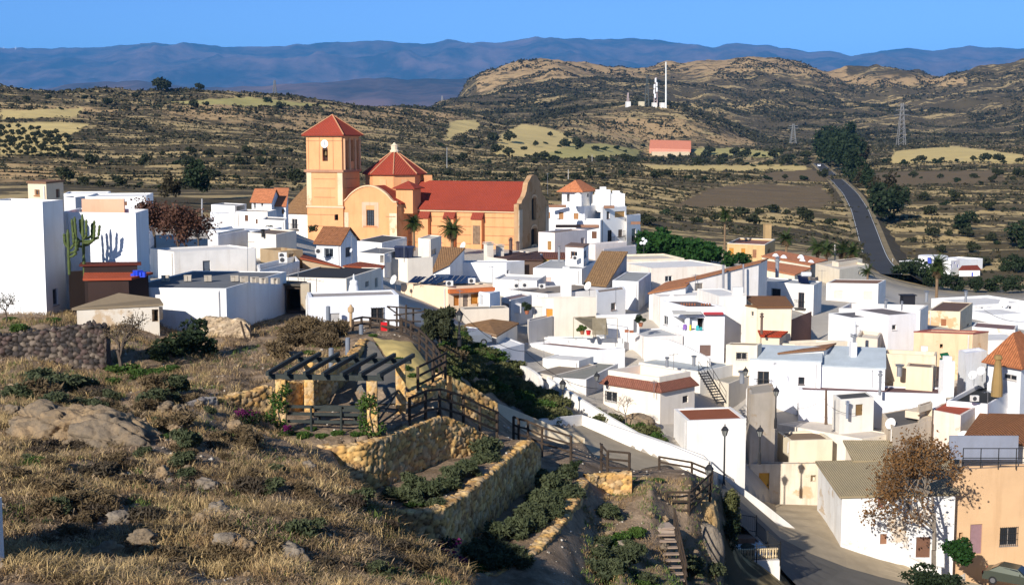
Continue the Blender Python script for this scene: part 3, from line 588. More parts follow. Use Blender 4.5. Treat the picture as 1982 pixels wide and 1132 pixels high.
m = MB(); p = at(990, 640, 134, 'G'); m.cbox(p - Vector((0, 0, 1.6)), 1.0, .6, 2.2, .1); m.build('chimney', plaster(W2, .3), h)
house('cream house with a white double window and brown sloping roof', 'G', ((1064, 750), (1162, 762), (1447, 757)), 968, 130, (.80, .68, .50), roof='shedL', rcol=(.24, .12, .05), rise=.0, ov=.1, win=[('R', 1262, 812, 1345, 868, 'w', (.75, .75, .73)), ('L', 1104, 795, 1126, 835, 'w', (.6, .58, .55))], stain=.3)
qhouse('', 'G', [(1160, 757, 129.8), (1447, 755, 129.8), (1385, 672, 137), (1066, 670, 137)], 900, (.80, .68, .50), (.25, .12, .05), into=[o for o in bpy.data.objects if o.get('label', '').startswith('cream house with a white double')][0], ctrl=False, wallpart='gable_wall')
qhouse('small lean-to with a bright red tile roof below the double window', 'G', [(1195, 1000, 126.5), (1345, 1002, 126.5), (1400, 968, 129), (1180, 960, 129)], 1060, (.78, .65, .46), (.5, .06, .02), name='shed', cat='shed', ctrl=False)
house('small cream house with a barred window and crumbling flat tan roof', 'J', ((676, 292), (940, 298), (978, 278)), 540, 122.5, (.80, .70, .54), rcol=(.34, .27, .18), ph=.03, win=[('L', 762, 358, 852, 418, 'g', (.55, .5, .45))], stain=.4)
house('wide beige house with a tan roof terrace in the right centre', 'J', ((985, 272), (1255, 286), (1700, 262)), 375, 127, (.74, .64, .49), rcol=(.36, .3, .22), ph=.3, stain=.3, pw=.3)
qhouse('white gable house with an orange-brown tile roof before the tan terrace', 'J', [(1130, 362, 123), (1500, 330, 123), (1585, 284, 126), (1265, 330, 127)], 400, W, (.32, .16, .08), win=[('R', 1530, 345, 1545, 400, 'o')], ctrl=False)
h = house('tan stone building with orange shutters at the edge of the valley', 'G', ((905, 226, 262), (1222, 238), (1308, 210, 272)), 372, 258, (.60, .40, .19), rcol=(.3, .14, .1), ph=.25, rimcol=(.72, .66, .56), win=[('L', 920, 262, 958, 320, 's', (.45, .2, .03)), ('L', 1022, 266, 1056, 322, 's', (.45, .2, .03)), ('L', 1118, 276, 1150, 345, 'd', (.25, .12, .06)), ('R', 1244, 270, 1266, 300, 'o')], stain=.5)
h = qhouse('long cream building under a wide orange roof dotted with white dormers', 'G', [(1198, 330, 216), (1604, 404, 206), (1745, 362, 228), (1345, 287, 236)], 420, (.75, .66, .5), (.66, .25, .11))
for x, y, dd in ((1312, 325, 219), (1380, 338, 217), (1525, 335, 222), (1537, 368, 214), (1610, 380, 213)):
    p = at(x, y, dd, 'G'); m = MB(); m.lathe(p - Vector((0, 0, .35)), [(.62, 0), (.58, .25), (.4, .5), (.2, .68), (.02, .7)], 8); m.build('dormer', plaster(W, .2), h)
qhouse('orange-roofed hall in front of the dormered roof', 'G', [(1240, 440, 193), (1472, 488, 188), (1606, 430, 200), (1240, 372, 207)], 560, (.78, .68, .5), (.66, .25, .11))
house('cream house with a rooftop room right of the orange roofs', 'H', ((-15, 392), (188, 442), (432, 430, 203)), 540, 195, (.78, .68, .52), rcol=BEIGE, ph=.3, win=[('R', 345, 460, 360, 480, 'o')])
house('small cream rooftop room with a blue-grey tank', 'H', ((125, 378, 204), (180, 382), (380, 378, 208)), 445, 202, (.75, .65, .5), rcol=BROWN, ph=.05, ctrl=False, fd=1)
h = house('white house with two closed beige roller shutters', 'H', ((76, 556), (515, 563), (578, 530)), 750, 176, W, rcol=(.26, .15, .1), ph=.04, win=[('L', 142, 620, 216, 690, 's', (.62, .56, .46)), ('L', 388, 624, 466, 698, 's', (.62, .56, .46))], stain=.25)
m = MB(); z = at(300, 562, 170, 'H').z
house('white house with a sunken brown roof and tall parapets on the right', 'H', ((182, 768), (868, 786), (936, 742)), 910, 146, W, rcol=(.28, .2, .15), ph=.9, stain=.25, pw=.3)
house('low white block with a slate roof and round-arched doorway on the right', 'H', (None, (292, 850), (580, 852, 134.5)), 1120, 133, W, rcol=(.16, .15, .15), dep=4, ph=.04, stain=.2, win=[])
house('tall narrow white house with a small double window on the right', 'H', (None, (600, 828), (838, 832, 132.5)), 1140, 131, (.80, .76, .74), rcol=(.2, .17, .16), dep=5, ph=.06, win=[('R', 630, 908, 668, 952, 'w', (.6, .55, .5))], stain=.25)
house('square tan house with a dark wavy roof and brown window', 'H', ((936, 788), (1206, 798), (1310, 722)), 955, 156, (.72, .58, .40), rcol=(.16, .10, .075), ph=.05, win=[('L', 1043, 860, 1086, 918, 's', (.28, .11, .05)), ('R', 1260, 900, 1278, 918, 'o')], peel=.5)
house('long white house at the right edge with several rooftop condensers', 'H', (None, (1310, 742), (1800, 742, 196)), 830, 192, W, rcol=W2, dep=9, ph=.3, ctrl=True)
house('white house with a blank bright wall below the rooftop condensers', 'H', (None, (1480, 822), (1800, 830, 176)), 960, 174, W, rcol=W2, dep=6, ph=.2, ctrl=False)
house('low white house with a maroon roof and crumbling parapet on the right edge', 'H', ((1305, 925), (1668, 952), (1690, 945, 154)), 1080, 150, (.76, .73, .68), rcol=(.22, .14, .13), ph=.06, stain=.6, peel=.4, ctrl=False)
house('white house with a black shaded window opening at the right edge', 'H', (None, (1440, 1040), (1800, 1050, 141)), 1100, 140, W, rcol=W2, dep=5, ph=.1, ctrl=False)
house('peach plastered house with stains, red tile coping and a white door', 'H', ((815, 972), (1310, 988), (1442, 970)), 1200, 128, (.78, .56, .36), rcol=(.25, .15, .12), ph=.05, rimcol=(.3, .1, .08), win=[('L', 872, 1085, 930, 1172, 'd', (.75, .75, .75)), ('L', 1033, 1070, 1058, 1105, 'o')], peel=.6, stain=.8)
house('cream terrace house with clutter below the stained peach wall', 'K', ((560, 305, 123.5), (1000, 300), (1010, 290, 124.5)), 420, 122, (.74, .62, .45), rcol=(.6, .5, .38), ph=.4, peel=.5, ctrl=False, stain=.7)
house('small cream shed with a flat top below the cluttered terrace', 'K', ((750, 388, 120.5), (975, 400), (990, 390, 121.5)), 520, 119.5, (.74, .6, .42), rcol=(.26, .18, .14), ph=.04, ctrl=False, name='shed', cat='shed')
house('white terrace house beside the orange hip roof', 'K', ((1190, 275, 125), (1255, 278), (1430, 272, 124.6)), 420, 123, W, rcol=(.68, .68, .74), ph=.2, ctrl=False)
h = house('white house with an orange hip roof and tan tapered chimney at the right edge', 'K', ((1440, 375, 122.5), (1720, 395), (1900, 375, 123)), 540, 119, W, roof='hip', rcol=(.42, .15, .06), rise=2.7, ov=.5, win=[('L', 1570, 455, 1680, 500, 'w', (.5, .45, .4))], stain=.3)
m = MB(); p = at(1515, 545, 117.3, 'K'); m.lathe(p - Vector((0, 0, 1)), [(.5, 0), (.48, 1), (.3, 2.9), (.27, 3.1)], 12); m.lathe(p + Vector((0, 0, 2.1)), [(.24, 0), (.24, .2), (.38, .25), (.34, .5), (.22, .6)], 10); m.build('chimney', plaster((.32, .21, .085), .6), h)
house('blank pinkish-white wall house left of the laundry veranda', 'G', ((36, 1002, 132), (205, 1010), None), 1190, 127, (.80, .74, .69), rcol=(.5, .5, .49), dep=4, ph=.1, stain=.5)
# white villa out in the valley
h = house('white villa with blue shutters and a round tower out in the valley', 'H', ((690, 392, 335), (900, 385), (1395, 372, 342)), 480, 330, W, rcol=W, ph=.3, stain=.1, ctrl=True)
m = MB(); p = at(972, 440, 334, 'H'); m.lathe(p - Vector((0, 0, 2)), [(3.6, 0), (3.6, 5.2), (3.5, 5.4)], 20); m.build('tower', plaster(W, .1), h)
for x in (940, 996):
    a = at(x, 395, 330.2, 'H'); m = MB(); m.cbox(a - Vector((0, .25, 0)), .8, .6, 1.6); m.build('shutter', basic('blue_shutter', (.06, .09, .45), .6), h)
house('', 'H', (None, (1125, 368), (1200, 368, 331)), 500, 328, W, rcol=W, dep=4, into=h, win=[('R', 1133, 395, 1141, 425, 's', (.06, .09, .45)), ('R', 1156, 378, 1166, 395, 's', (.06, .09, .45)), ('R', 1180, 400, 1190, 425, 's', (.06, .09, .45))], ctrl=False)
qhouse('', 'H', [(1195, 445, 326), (1372, 442, 326), (1345, 408, 332), (1225, 412, 332)], 505, W, (.3, .06, .03), into=h, win=[('L', 1300, 468, 1314, 500, 's', (.06, .09, .45))], ctrl=False)
# ======================================================= lower right, near
h = thing('house', 'white house ringed by a terracotta mansard with a red sunken roof', 'house', at(1281, 800, 109), None)
c0 = at(130, 684, 108, 'J'); lv = c0.z
p4 = [at_level(*px('I', 1140, 606), lv), c0, at_level(*px('J', 442, 622), lv)]; p4.append(p4[0] + p4[2] - p4[1])
zb = at(130, 835, 108, 'J').z; ft = [Vector((p.x, p.y)) for p in p4]; cen = sum(ft, Vector((0, 0))) / 4
CTRL_SOFT += [(q.x, q.y, zb) for q in ft[:3]]
m = MB(); todo = []
def op_on(A, B, reg, x0, y0, x1, y1, dp=.16):
    dv = (B - A).normalized(); nn = Vector((dv.y, -dv.x)); us = []; zs = []
    for xx in (x0, x1): p = ray_plane(*px(reg, xx, (y0 + y1) / 2), A, nn); us.append((Vector((p.x, p.y)) - A).dot(dv))
    for yy in (y0, y1): zs.append(ray_plane(*px(reg, (x0 + x1) / 2, yy), A, nn).z)
    return (min(us), max(us), min(zs), max(zs), dp)
inw = [cen + (q - cen) * .93 for q in ft]
oL = op_on(inw[0], inw[1], 'I', 1184, 688, 1282, 772); oR = op_on(inw[1], inw[2], 'J', 310, 722, 357, 812); oR = (oR[0], oR[1], max(oR[2], zb + .05), oR[3], .16)
for i in range(4):
    d_, n_, P_ = wall_face(m, inw[i], inw[(i + 1) % 4], zb - 4, lv, lv, [oL] if i == 0 else ([oR] if i == 1 else []))
    if i == 0: fit_opening(h, d_, n_, P_, oL, 'g', (.5, .48, .45))
    if i == 1: fit_opening(h, d_, n_, P_, oR, 'd', (.03, .03, .035))
m.build('wall', plaster((.80, .72, .62), .3), h)
tp = [Vector((*(cen + (q - cen) * .84), lv + .62)) for q in ft]; eo = [Vector((*(cen + (q - cen) * 1.02), lv - .05)) for q in ft]
m = MB()
for i in range(4):
    j = (i + 1) % 4; roof_slab(m, [eo[i], eo[j], tp[j], tp[i]], eo[j] - eo[i], .1)
m.build('mansard', tiles((.25, .10, .065), .2, .2), h)
m = MB(); t2 = [Vector((*(cen + (Vector((q.x, q.y)) - cen) * .90), q.z)) for q in tp]
for i in range(4):
    j = (i + 1) % 4; u = Vector((0, 0, .42)); m.face([tp[i], tp[j], tp[j] + u, tp[i] + u]); m.face([tp[i] + u, tp[j] + u, t2[j] + u, t2[i] + u]); m.face([t2[i] + u, t2[j] + u, t2[j] - u * 1.2, t2[i] - u * 1.2])
m.build('parapet', plaster((.80, .72, .6), .3), h)
m = MB(); m.face([p - Vector((0, 0, .48)) for p in t2]); m.build('roof', roofing((.42, .1, .035)), h)
house('white house with a flat terracotta roof in front of the metal stairs', 'J', ((238, 830), (350, 932), (846, 914)), 1235, 101, W, rcol=(.30, .10, .05), ph=.1, stain=.25, pw=.25, win=[])
house('rough unpainted rendered house between the stairs and the blue-roofed house', 'J', ((856, 705, 114), (884, 712), (1096, 700, 111.5)), 1000, 110, (.58, .50, .40), rcol=(.4, .35, .28), ph=.08, peel=.7, stain=.8, ctrl=False)
house('low tan lean-to wall house beside the black metal stairs', 'J', ((540, 600, 121), (700, 620), (885, 600, 123)), 720, 118.5, (.68, .6, .48), rcol=(.4, .36, .29), ph=.05, stain=.5, ctrl=False)
house('grey-roofed low house with metal vents behind the mansard', 'J', ((-60, 440), (460, 520), (745, 528, 123)), 640, 119, (.72, .68, .6), rcol=(.40, .43, .44), ph=.05, ctrl=False)
h = house('large white house with a pale blue-grey sloped roof and balcony door', 'J', ((882, 430, 122.5), (1478, 438), None), 900, 121, (.80, .79, .80), roof='shedL', rcol=(.45, .50, .53), tcol='plain', rise=.75, dep=3.6, ov=.08, win=[('L', 940, 515, 1040, 662, 'b', (.16, .13, .1)), ('L', 1285, 564, 1338, 628, 'w', (.08, .06, .05)), ('L', 1278, 786, 1342, 882, 'g', (.16, .13, .1))], stain=.2)
h = house('white wing with a pale blue-grey sloped roof and tall white chimney', 'K', ((14, 404, 121.5), (572, 408), None), 560, 120, (.80, .79, .80), roof='shedL', rcol=(.45, .50, .53), tcol='plain', rise=1.1, dep=4.6, ov=.08, stain=.2, ctrl=False)
m = MB(); p = at(300, 300, 123, 'K'); m.cbox(p - Vector((0, 0, 1.2)), .55, .55, 2.5, .1); m.tube([p + Vector((0, 0, 1.2)), p + Vector((0, 0, 3.2))], .18, 8); m.build('chimney', plaster((.7, .69, .69), .3), h)
house('tan rooftop storey behind the pale blue-grey wing', 'K', ((330, 150, 128.5), (508, 158), (540, 130, 131.5)), 350, 127, (.68, .58, .46), rcol=BEIGE, ph=.3, stain=.4, ctrl=False)
h = house('long low white house with a dark maroon roof strip', 'K', ((-150, 560, 119.5), (1085, 622), None), 830, 117.5, (.80, .79, .79), rcol=(.17, .10, .095), dep=3.4, ph=.12, pw=.3, stain=.25)
m = MB(); p = at(1085, 600, 118, 'K'); m.cbox(p - Vector((0, 0, .4)), 1.0, 1.0, 3.2, .1); m.cbox(p + Vector((0, 0, 2.8)), .6, .6, .4, .1); m.build('chimney', plaster(W, .2), h)
house('white house with a black recessed roof terrace at the right', 'K', ((1090, 676), (1446, 704), (1705, 552)), 830, 115, (.80, .78, .77), rcol=(.035, .037, .04), ph=.35, stain=.3)
h = house('small white hut with a dark slate roof and brown door', 'K', ((130, 604, 116.5), (190, 668), (478, 655, 115.3)), 830, 114, (.80, .76, .68), rcol=(.09, .09, .09), ph=.05, win=[('R', 322, 706, 385, 802, 'd', (.2, .12, .05))], stain=.4)
house('wide cream-roofed low house behind the yellow door', 'K', ((-330, 840, 118), (378, 998), (642, 985, 114)), 1060, 112, (.78, .70, .58), rcol=(.62, .55, .47), ph=.04, stain=.5, ctrl=False)
house('little cream house with a sunken brown roof above the yellow door', 'J', ((1112, 1042, 115.3), (1215, 1100), (1575, 1088)), 1160, 111.8, (.78, .68, .5), rcol=(.25, .18, .12), ph=.15, pw=.25, stain=.4, ctrl=False)
h = house('long weathered cream house with a yellow door and two little windows', 'L', ((396, 252, 110.6), (408, 256), (1083, 250)), 545, 110, (.80, .70, .55), rcol=(.24, .18, .145), ph=.04, dep=6, win=[('R', 632, 318, 708, 492, 'd', (.62, .33, .05)), ('R', 487, 298, 528, 352, 'w', (.3, .2, .15)), ('R', 1008, 334, 1048, 382, 'o')], peel=.55, stain=.8, pw=.12)
h = qhouse('white farmhouse with a long tan corrugated sheet roof', 'M', [(112, 487, 99.5), (935, 466, 99.5), (945, 215, 107), (-60, 240, 108)], 900, W, (.42, .335, .20), 'corr', win=[('L', 370, 500, 413, 572, 's', (.2, .09, .06)), ('L', 388, 760, 437, 835, 's', (.28, .14, .08)), ('L', 648, 782, 752, 932, 'd', (.16, .08, .05))], stain=.5, peel=.35, fd=3)
qhouse('upper cottage with a tan corrugated roof behind the farmhouse', 'M', [(205, 226, 107.4), (470, 222, 107.6), (462, 92, 111), (140, 92, 110.8)], 300, (.80, .72, .6), (.42, .335, .20), 'corr', ctrl=False, stain=.5)
h = house('peach house with a grey-blue railed roof terrace behind the autumn tree', 'M', ((905, 292, 101.5), (920, 296), (1500, 290, 101.6)), 960, 100.5, (.66, .43, .24), rcol=(.3, .24, .2), ph=.1, dep=5, win=[('R', 1256, 712, 1384, 845, 'g', (.35, .3, .26)), ('R', 1040, 690, 1128, 905, 's', (.28, .17, .18)), ('R', 960, 750, 990, 795, 'o')], stain=.4)
m = MB(); a = at(985, 292, 101, 'M'); b_ = at(1500, 282, 101, 'M'); v = b_ - a; v.z = 0
for i in range(5): m.box(a + v * (i / 4), v.normalized() * .06, (0, .06, 0), (0, 0, 1.65))
for z in (.5, .85, 1.6): m.box(a + Vector((0, 0, z)), v, (0, .05, 0), (0, 0, .06))
m.build('terrace_railing', basic('iron', (.03, .03, .03), .5), h)
m = MB(); m.box(a + Vector((0, 3.2, 0)), v, (0, .15, 0), (0, 0, 1.9)); m.build('terrace_screen', plaster((.24, .26, .32), .4), h)  # dark blue-grey colour stands in for shaded glass behind the railing
qhouse('old house with a big sagging brown tile roof at the right edge', 'K', [(1222, 1012, 106.5), (1850, 1045, 107), (1850, 800, 114), (1382, 792, 115)], 1100, (.7, .6, .48), (.26, .11, .045), ctrl=False)
house('little white rooftop block with a red sunken roof above the sagging tiles', 'K', ((950, 885, 114.5), (1210, 800), (1335, 745, 115.5)), 900, 112, (.78, .68, .6), rcol=(.4, .09, .05), ph=.1, stain=.6, peel=.5, ctrl=False)
house('small cream chimney house with a dark opening among the bare branches', 'K', ((848, 722, 113), (862, 726), (972, 720, 113.6)), 860, 112, (.74, .62, .46), rcol=BROWN, ph=.05, dep=2, win=[('R', 866, 762, 966, 820, 'o')], ctrl=False, stain=.6)
house('dark-roofed low house half hidden by the autumn tree', 'K', ((545, 800, 116), (640, 905), (960, 895, 113)), 980, 110, (.6, .5, .38), rcol=(.13, .12, .11), ph=.05, ctrl=False, stain=.6)
# far buildings
h = qhouse('long salmon-roofed farm building far out in the valley', '', [(1257, 287, 1296), (1337, 289, 1296), (1337, 273, 1308), (1259, 271, 1308)], 289, (.70, .30, .2), (.55, .2, .12), 'plain', name='farm_building', cat='building')
house('', '', (None, (1262, 294), (1335, 294, 1286)), 306, 1285, (.6, .48, .32), rcol=BEIGE, dep=6, into=h, ctrl=False)
house('tiny pale shed behind the salmon-roofed farm building', '', (None, (1238, 262), (1295, 262, 1401)), 268, 1400, (.62, .5, .32), rcol=BEIGE, dep=8, name='shed', cat='shed', ctrl=False)
qhouse('small red-roofed farm hut far away on the left hillside', '', [(247, 328, 560), (271, 328, 560), (270, 322, 566), (249, 322, 566)], 333, (.5, .3, .2), (.36, .06, .05), 'plain', name='hut', cat='hut', ctrl=False)
house('tiny white hut on the far ridge saddle', '', (None, (855, 199), (872, 199, 2001)), 203, 2000, W, rcol=W, dep=8, name='hut', cat='hut', ctrl=False)
# ======================================================= church
ex = Vector((-.94, .342, 0)).normalized(); ey = Vector((.342, .94, 0)).normalized(); UZ = Vector((0, 0, 1))
O = Vector((1.32, 215, 0)); GZ = -21.0
OCH = (.71, .345, .155); OCHD = (.62, .35, .17); QUO = (.70, .48, .29); RED = (.335, .058, .032)
pm_o = plaster(OCH, .45, .0)
def cp(a, b, z): return O + ex * a + ey * b + UZ * z
ch = thing('church', 'peach-coloured church with a red-roofed clock tower and domed crossing', 'church', tuple(cp(12, 5, -17.4)))
CTRL += [tuple(cp(a, b, -17.6)) for a, b in ((0, 0), (19, 0), (20, -5), (29, -5), (35, -5), (0, 13))]
EAVE, RIDGE = -11.2, -6.9; NL, NW = 21.0, 13.2
zF = lambda a, b, py: -(py - YH) / F * (cp(a, b, 0).y)
# nave
m = MB()
F2 = lambda a, b: (cp(a, b, 0).x, cp(a, b, 0).y)
wall_face(m, F2(NL, 0), F2(0, 0), GZ, EAVE, EAVE, [])
nav = m; 
wall_face(m, F2(0, NW), F2(NL, NW), GZ, EAVE, EAVE, [])
m.build('nave_wall', pm_o, ch)
# facade slab with curved gable, openings cut as recesses
def facade(name, outline, base, along, out, thick, ops, mat, parent):
    """outline: list (s,z) left->right top curve; builds slab with rectangular grid holes below zlow"""
    mb = MB(); zl = min(z for s, z in outline); s0, s1 = outline[0][0], outline[-1][0]
    P = lambda s, z, r=0.: base + along * s - out * r + UZ * z
    us = sorted({s0, s1, *[round(q, 4) for o in ops for q in (o[0], o[1])], *[s for s, z in outline]})
    def zt(s):
        for (a, za), (b, zb) in zip(outline[:-1], outline[1:]):
            if a <= s <= b: return za + (zb - za) * (s - a) / max(1e-6, b - a)
        return outline[-1][1]
    for a, b in zip(us[:-1], us[1:]):
        c = (a + b) / 2; cuts = sorted([(o[2], o[3]) for o in ops if o[0] < c < o[1]]); z = GZ
        for q0, q1 in cuts: mb.face([P(a, z), P(b, z), P(b, q0), P(a, q0)]); z = q1
        e = 1e-4; mb.face([P(a, z), P(b, z), P(b, zt(b - e)), P(a, zt(a + e))])
        mb.face([P(a, zt(a + e)), P(b, zt(b - e)), P(b, zt(b - e), thick), P(a, zt(a + e), thick)])
        mb.face([P(b, GZ, thick), P(a, GZ, thick), P(a, zt(a + e), thick), P(b, zt(b - e), thick)])
    for s in (s0, s1): mb.face([P(s, GZ), P(s, GZ, thick), P(s, zt(s), thick), P(s, zt(s))])
    for u0, u1, z0, z1, r in ops:
        for (a, b), (c, e) in (((u0, z0), (u1, z0)), ((u1, z0), (u1, z1)), ((u1, z1), (u0, z1)), ((u0, z1), (u0, z0))): mb.face([P(a, b), P(c, e), P(c, e, r), P(a, b, r)])
        mb.face([P(u0, z0, r), P(u1, z0, r), P(u1, z1, r), P(u0, z1, r)])
    return mb.build(name, mat, parent), P
curve = [(-.9, EAVE + .9), (.4, EAVE + 1.0), (.8, EAVE + 1.5), (2.0, EAVE + 2.0), (2.9, EAVE + 2.9), (3.5, EAVE + 4.2), (4.4, RIDGE + .35), (5.4, RIDGE + 1.0), (6.6, RIDGE + 1.15), (7.8, RIDGE + 1.0), (8.8, RIDGE + .35), (9.7, EAVE + 4.2), (10.3, EAVE + 2.9), (11.2, EAVE + 2.0), (12.4, EAVE + 1.5), (12.8, EAVE + 1.0), (14.1, EAVE + .9)]
fac, P = facade('facade', curve, cp(-.05, 0, 0), ey, -ex, .8, [(5.4, 7.8, -13.2, -9.6, .5), (5.2, 8.0, -17.4, -14.6, .5), (5.0, 8.2, -20.5, -18.0, .6)], plaster((.48, .30, .16), .8, .5), ch)
for u0, u1, z0, z1 in ((5.45, 7.75, -13.1, -9.7), (5.25, 7.95, -17.3, -14.7), (5.05, 8.15, -20.5, -18.05)):
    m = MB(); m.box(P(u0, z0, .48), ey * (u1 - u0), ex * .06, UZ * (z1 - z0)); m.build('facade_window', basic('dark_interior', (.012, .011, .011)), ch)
    m = MB()
    n = 9; r = (u1 - u0) / 2 + .25
    for k in range(n):
        a0, a1 = math.pi * k / n, math.pi * (k + 1) / n; c0_, c1_ = (u0 + u1) / 2 - r * math.cos(a0), (u0 + u1) / 2 - r * math.cos(a1)
        m.box(P(c0_, z1 - .2 + r * .45 * math.sin(a0), -.08), ey * (c1_ - c0_) + UZ * (r * .45 * (math.sin(a1) - math.sin(a0))), ex * .12, UZ * .3)
    m.build('arch_moulding', plaster(QUO, .6), ch)
for sgn, wq in ((-.9, 1.6), (12.5, 1.6)):
    m = MB(); m.box(P(sgn, GZ, -.1), ey * wq, ex * .14, UZ * (EAVE - GZ)); m.build('quoin', plaster((.62, .5, .36), .8, .6), ch)
# nave roof
m = MB(); o = .55
for s in (0, 1):
    if s == 0: q = [cp(NL + 1, -o, EAVE + .0), cp(.7, -o, EAVE), cp(.7, NW / 2, RIDGE), cp(NL + 1, NW / 2, RIDGE)]
    else: q = [cp(.7, NW + o, EAVE), cp(NL + 1, NW + o, EAVE), cp(NL + 1, NW / 2, RIDGE), cp(.7, NW / 2, RIDGE)]
    roof_slab(m, q, -ex if s == 0 else ex, .22)
m.build('nave_roof', tiles(RED, .3, .14), ch)
m = MB(); m.box(cp(NL, -.32, EAVE - .5), -ex * (NL - .0), ey * .3, UZ * .34); m.build('eave_cornice', plaster((.74, .5, .29), .4), ch)
# dark bands on nave, groove shade put into their colour
m = MB()
for z in (-12.6, -14.1, -15.5, -16.9):
    m.box(cp(NL, -.05, z), -ex * NL, ey * .045, UZ * .11)
m.build('groove_band', plaster((.42, .22, .11), .5), ch)
# buttresses
for a in (17.4, 12.9, 8.0):
    m = MB(); w = 1.75; dp = 1.05; zt_ = EAVE - 1.5
    m.box(cp(a, -dp, GZ), -ex * w, ey * (dp - .06), UZ * (zt_ - GZ)); b_ = m.build('buttress', pm_o, ch)
    m = MB(); q = [cp(a + .12, -dp - .15, zt_ - .05), cp(a - w - .12, -dp - .15, zt_ - .05), cp(a - w - .12, 0, zt_ + 1.25), cp(a + .12, 0, zt_ + 1.25)]; roof_slab(m, q, -ex, .12)
    for s in (a, a - w): m.face([cp(s, -dp, zt_ - .1), cp(s, -.06, zt_ - .1), cp(s, -.06, zt_ + 1.1)][::(1 if s == a else -1)])
    m.build('buttress_cap', tiles((.30, .06, .035), .3, .14), b_)
m = MB(); m.box(cp(7.75, -1.09, -16.8), -ex * 1.25, ey * .05, UZ * 3.0); m.build('painted_panel', basic('panel_paint', (.2, .13, .08), .9, .5, 2.5), ch)
# transept
TA0, TA1, TB = 19.6, 29.6, -4.5
SH = -10.3
tc = []
for k in range(0, 21):
    s = (TA1 - TA0) * k / 20; u = (s / (TA1 - TA0) - .5) * 2
    z = SH + .15 if abs(u) > .82 else SH + .35 + 2.35 * math.cos(u / .82 * math.pi / 2) ** .75
    tc.append((s, z))
wx0 = TA1 - TA0 - (TA1 - TA0) * .455
fac2, P = facade('transept_front', tc, cp(TA1, TB, 0), -ex, -ey, .5, [(4.55, 5.95, -14.0, -11.4, .35)], pm_o, ch)
m = MB(); m.box(P(4.6, -13.95, .3), -ex * 1.3, ey * .05, UZ * 2.5); w_ = m.build('transept_window', basic('dark_glass', (.05, .06, .075), .3), ch)
m = MB()
for k in range(1, 4): m.box(P(4.55 + k * .35, -14.0, .2), -ex * .06, ey * .06, UZ * 2.6)
for k in range(1, 5): m.box(P(4.55, -14.0 + k * .52, .2), -ex * 1.4, ey * .05, UZ * .05)
m.build('window_grille', basic('iron', (.03, .03, .03), .5), w_)
m = MB(); m.box(P(3.95, -14.25, -.06), -ex * 2.6, ey * .1, UZ * .22); m.build('sill', plaster((.5, .22, .1), .3), ch)
m = MB()
m.box(P(3.75, -14.3, -.05), -ex * .75, ey * .06, UZ * 3.6); m.box(P(6.0, -14.3, -.05), -ex * .75, ey * .06, UZ * 3.6); m.box(P(3.75, -10.7, -.05), -ex * 3.0, ey * .06, UZ * .55); m.build('window_surround', plaster((.60, .44, .30), .8, .8), ch)
m = MB()
for k in range(20):
    (s0, z0), (s1, z1) = tc[k], tc[k + 1]
    m.box(P(s0, z0 - .02, -.18), (-ex) * (s1 - s0) + UZ * (z1 - z0), ey * .75, UZ * .24)
m.build('gable_moulding', plaster((.76, .5, .3), .3), ch)
m = MB()
for z in (-12.5, -17.4): m.box(P(0 if z < -13 else 8.0, z, -.05), -ex * (TA1 - TA0 if z < -13 else 1.8), ey * .045, UZ * .12)
m.build('groove_band', plaster((.45, .24, .12), .5), ch)  # grooves drawn as raised bands, their shade in the dark colour
for s in (0, TA1 - TA0 - 1.3):
    m = MB(); m.box(P(s, GZ, -.05), -ex * 1.3, ey * .06, UZ * (SH - 1.6 - GZ)); m.build('quoin', plaster((.74, .60, .42), .9, .8), ch)
for wa, wb in ((F2(TA0, TB), F2(TA0, .5)), (F2(TA1, 6), F2(TA1, TB))): m = MB(); wall_face(m, wa, wb, GZ, SH, SH, []); m.build('transept_wall', plaster((.62, .38, .20), .6, .3), ch)
m = MB(); mid = (TA0 + TA1) / 2
roof_slab(m, [cp(TA0 - .5, TB + .45, SH), cp(TA0 - .5, 8, SH), cp(mid, 8, SH + 2.75), cp(mid, TB + .45, SH + 2.75)], ey, .2)
roof_slab(m, [cp(TA1 + .3, 8, SH), cp(TA1 + .3, TB + .45, SH), cp(mid, TB + .45, SH + 2.75), cp(mid, 8, SH + 2.75)], -ey, .2)
m.build('transept_roof', tiles(RED, .3, .14), ch)
m = MB(); m.box(cp(TA0 - .12, TB, SH - .5), ex * .1, ey * 4.5, UZ * .3); m.build('eave_cornice', plaster((.5, .33, .2), .4), ch)
# stair turret
m = MB(); a0, w, b0 = 20.7, 3.0, -2.4; zt_ = -7.9
m.box(cp(a0, b0, -12), -ex * w, ey * 3.2, UZ * (zt_ + 12)); t_ = m.build('stair_turret', pm_o, ch)
m = MB(); q = [cp(a0 + .5, b0 - .5, zt_), cp(a0 - w - .5, b0 - .5, zt_), cp(a0 - w - .5, b0 + 3.7, zt_), cp(a0 + .5, b0 + 3.7, zt_)]; ap = cp(a0 - w / 2, b0 + 1.6, zt_ + 1.15)
for i in range(4): roof_slab(m, [q[i], q[(i + 1) % 4], ap], q[(i + 1) % 4] - q[i], .12)
m.build('turret_roof', tiles(RED, .3, .14), t_)
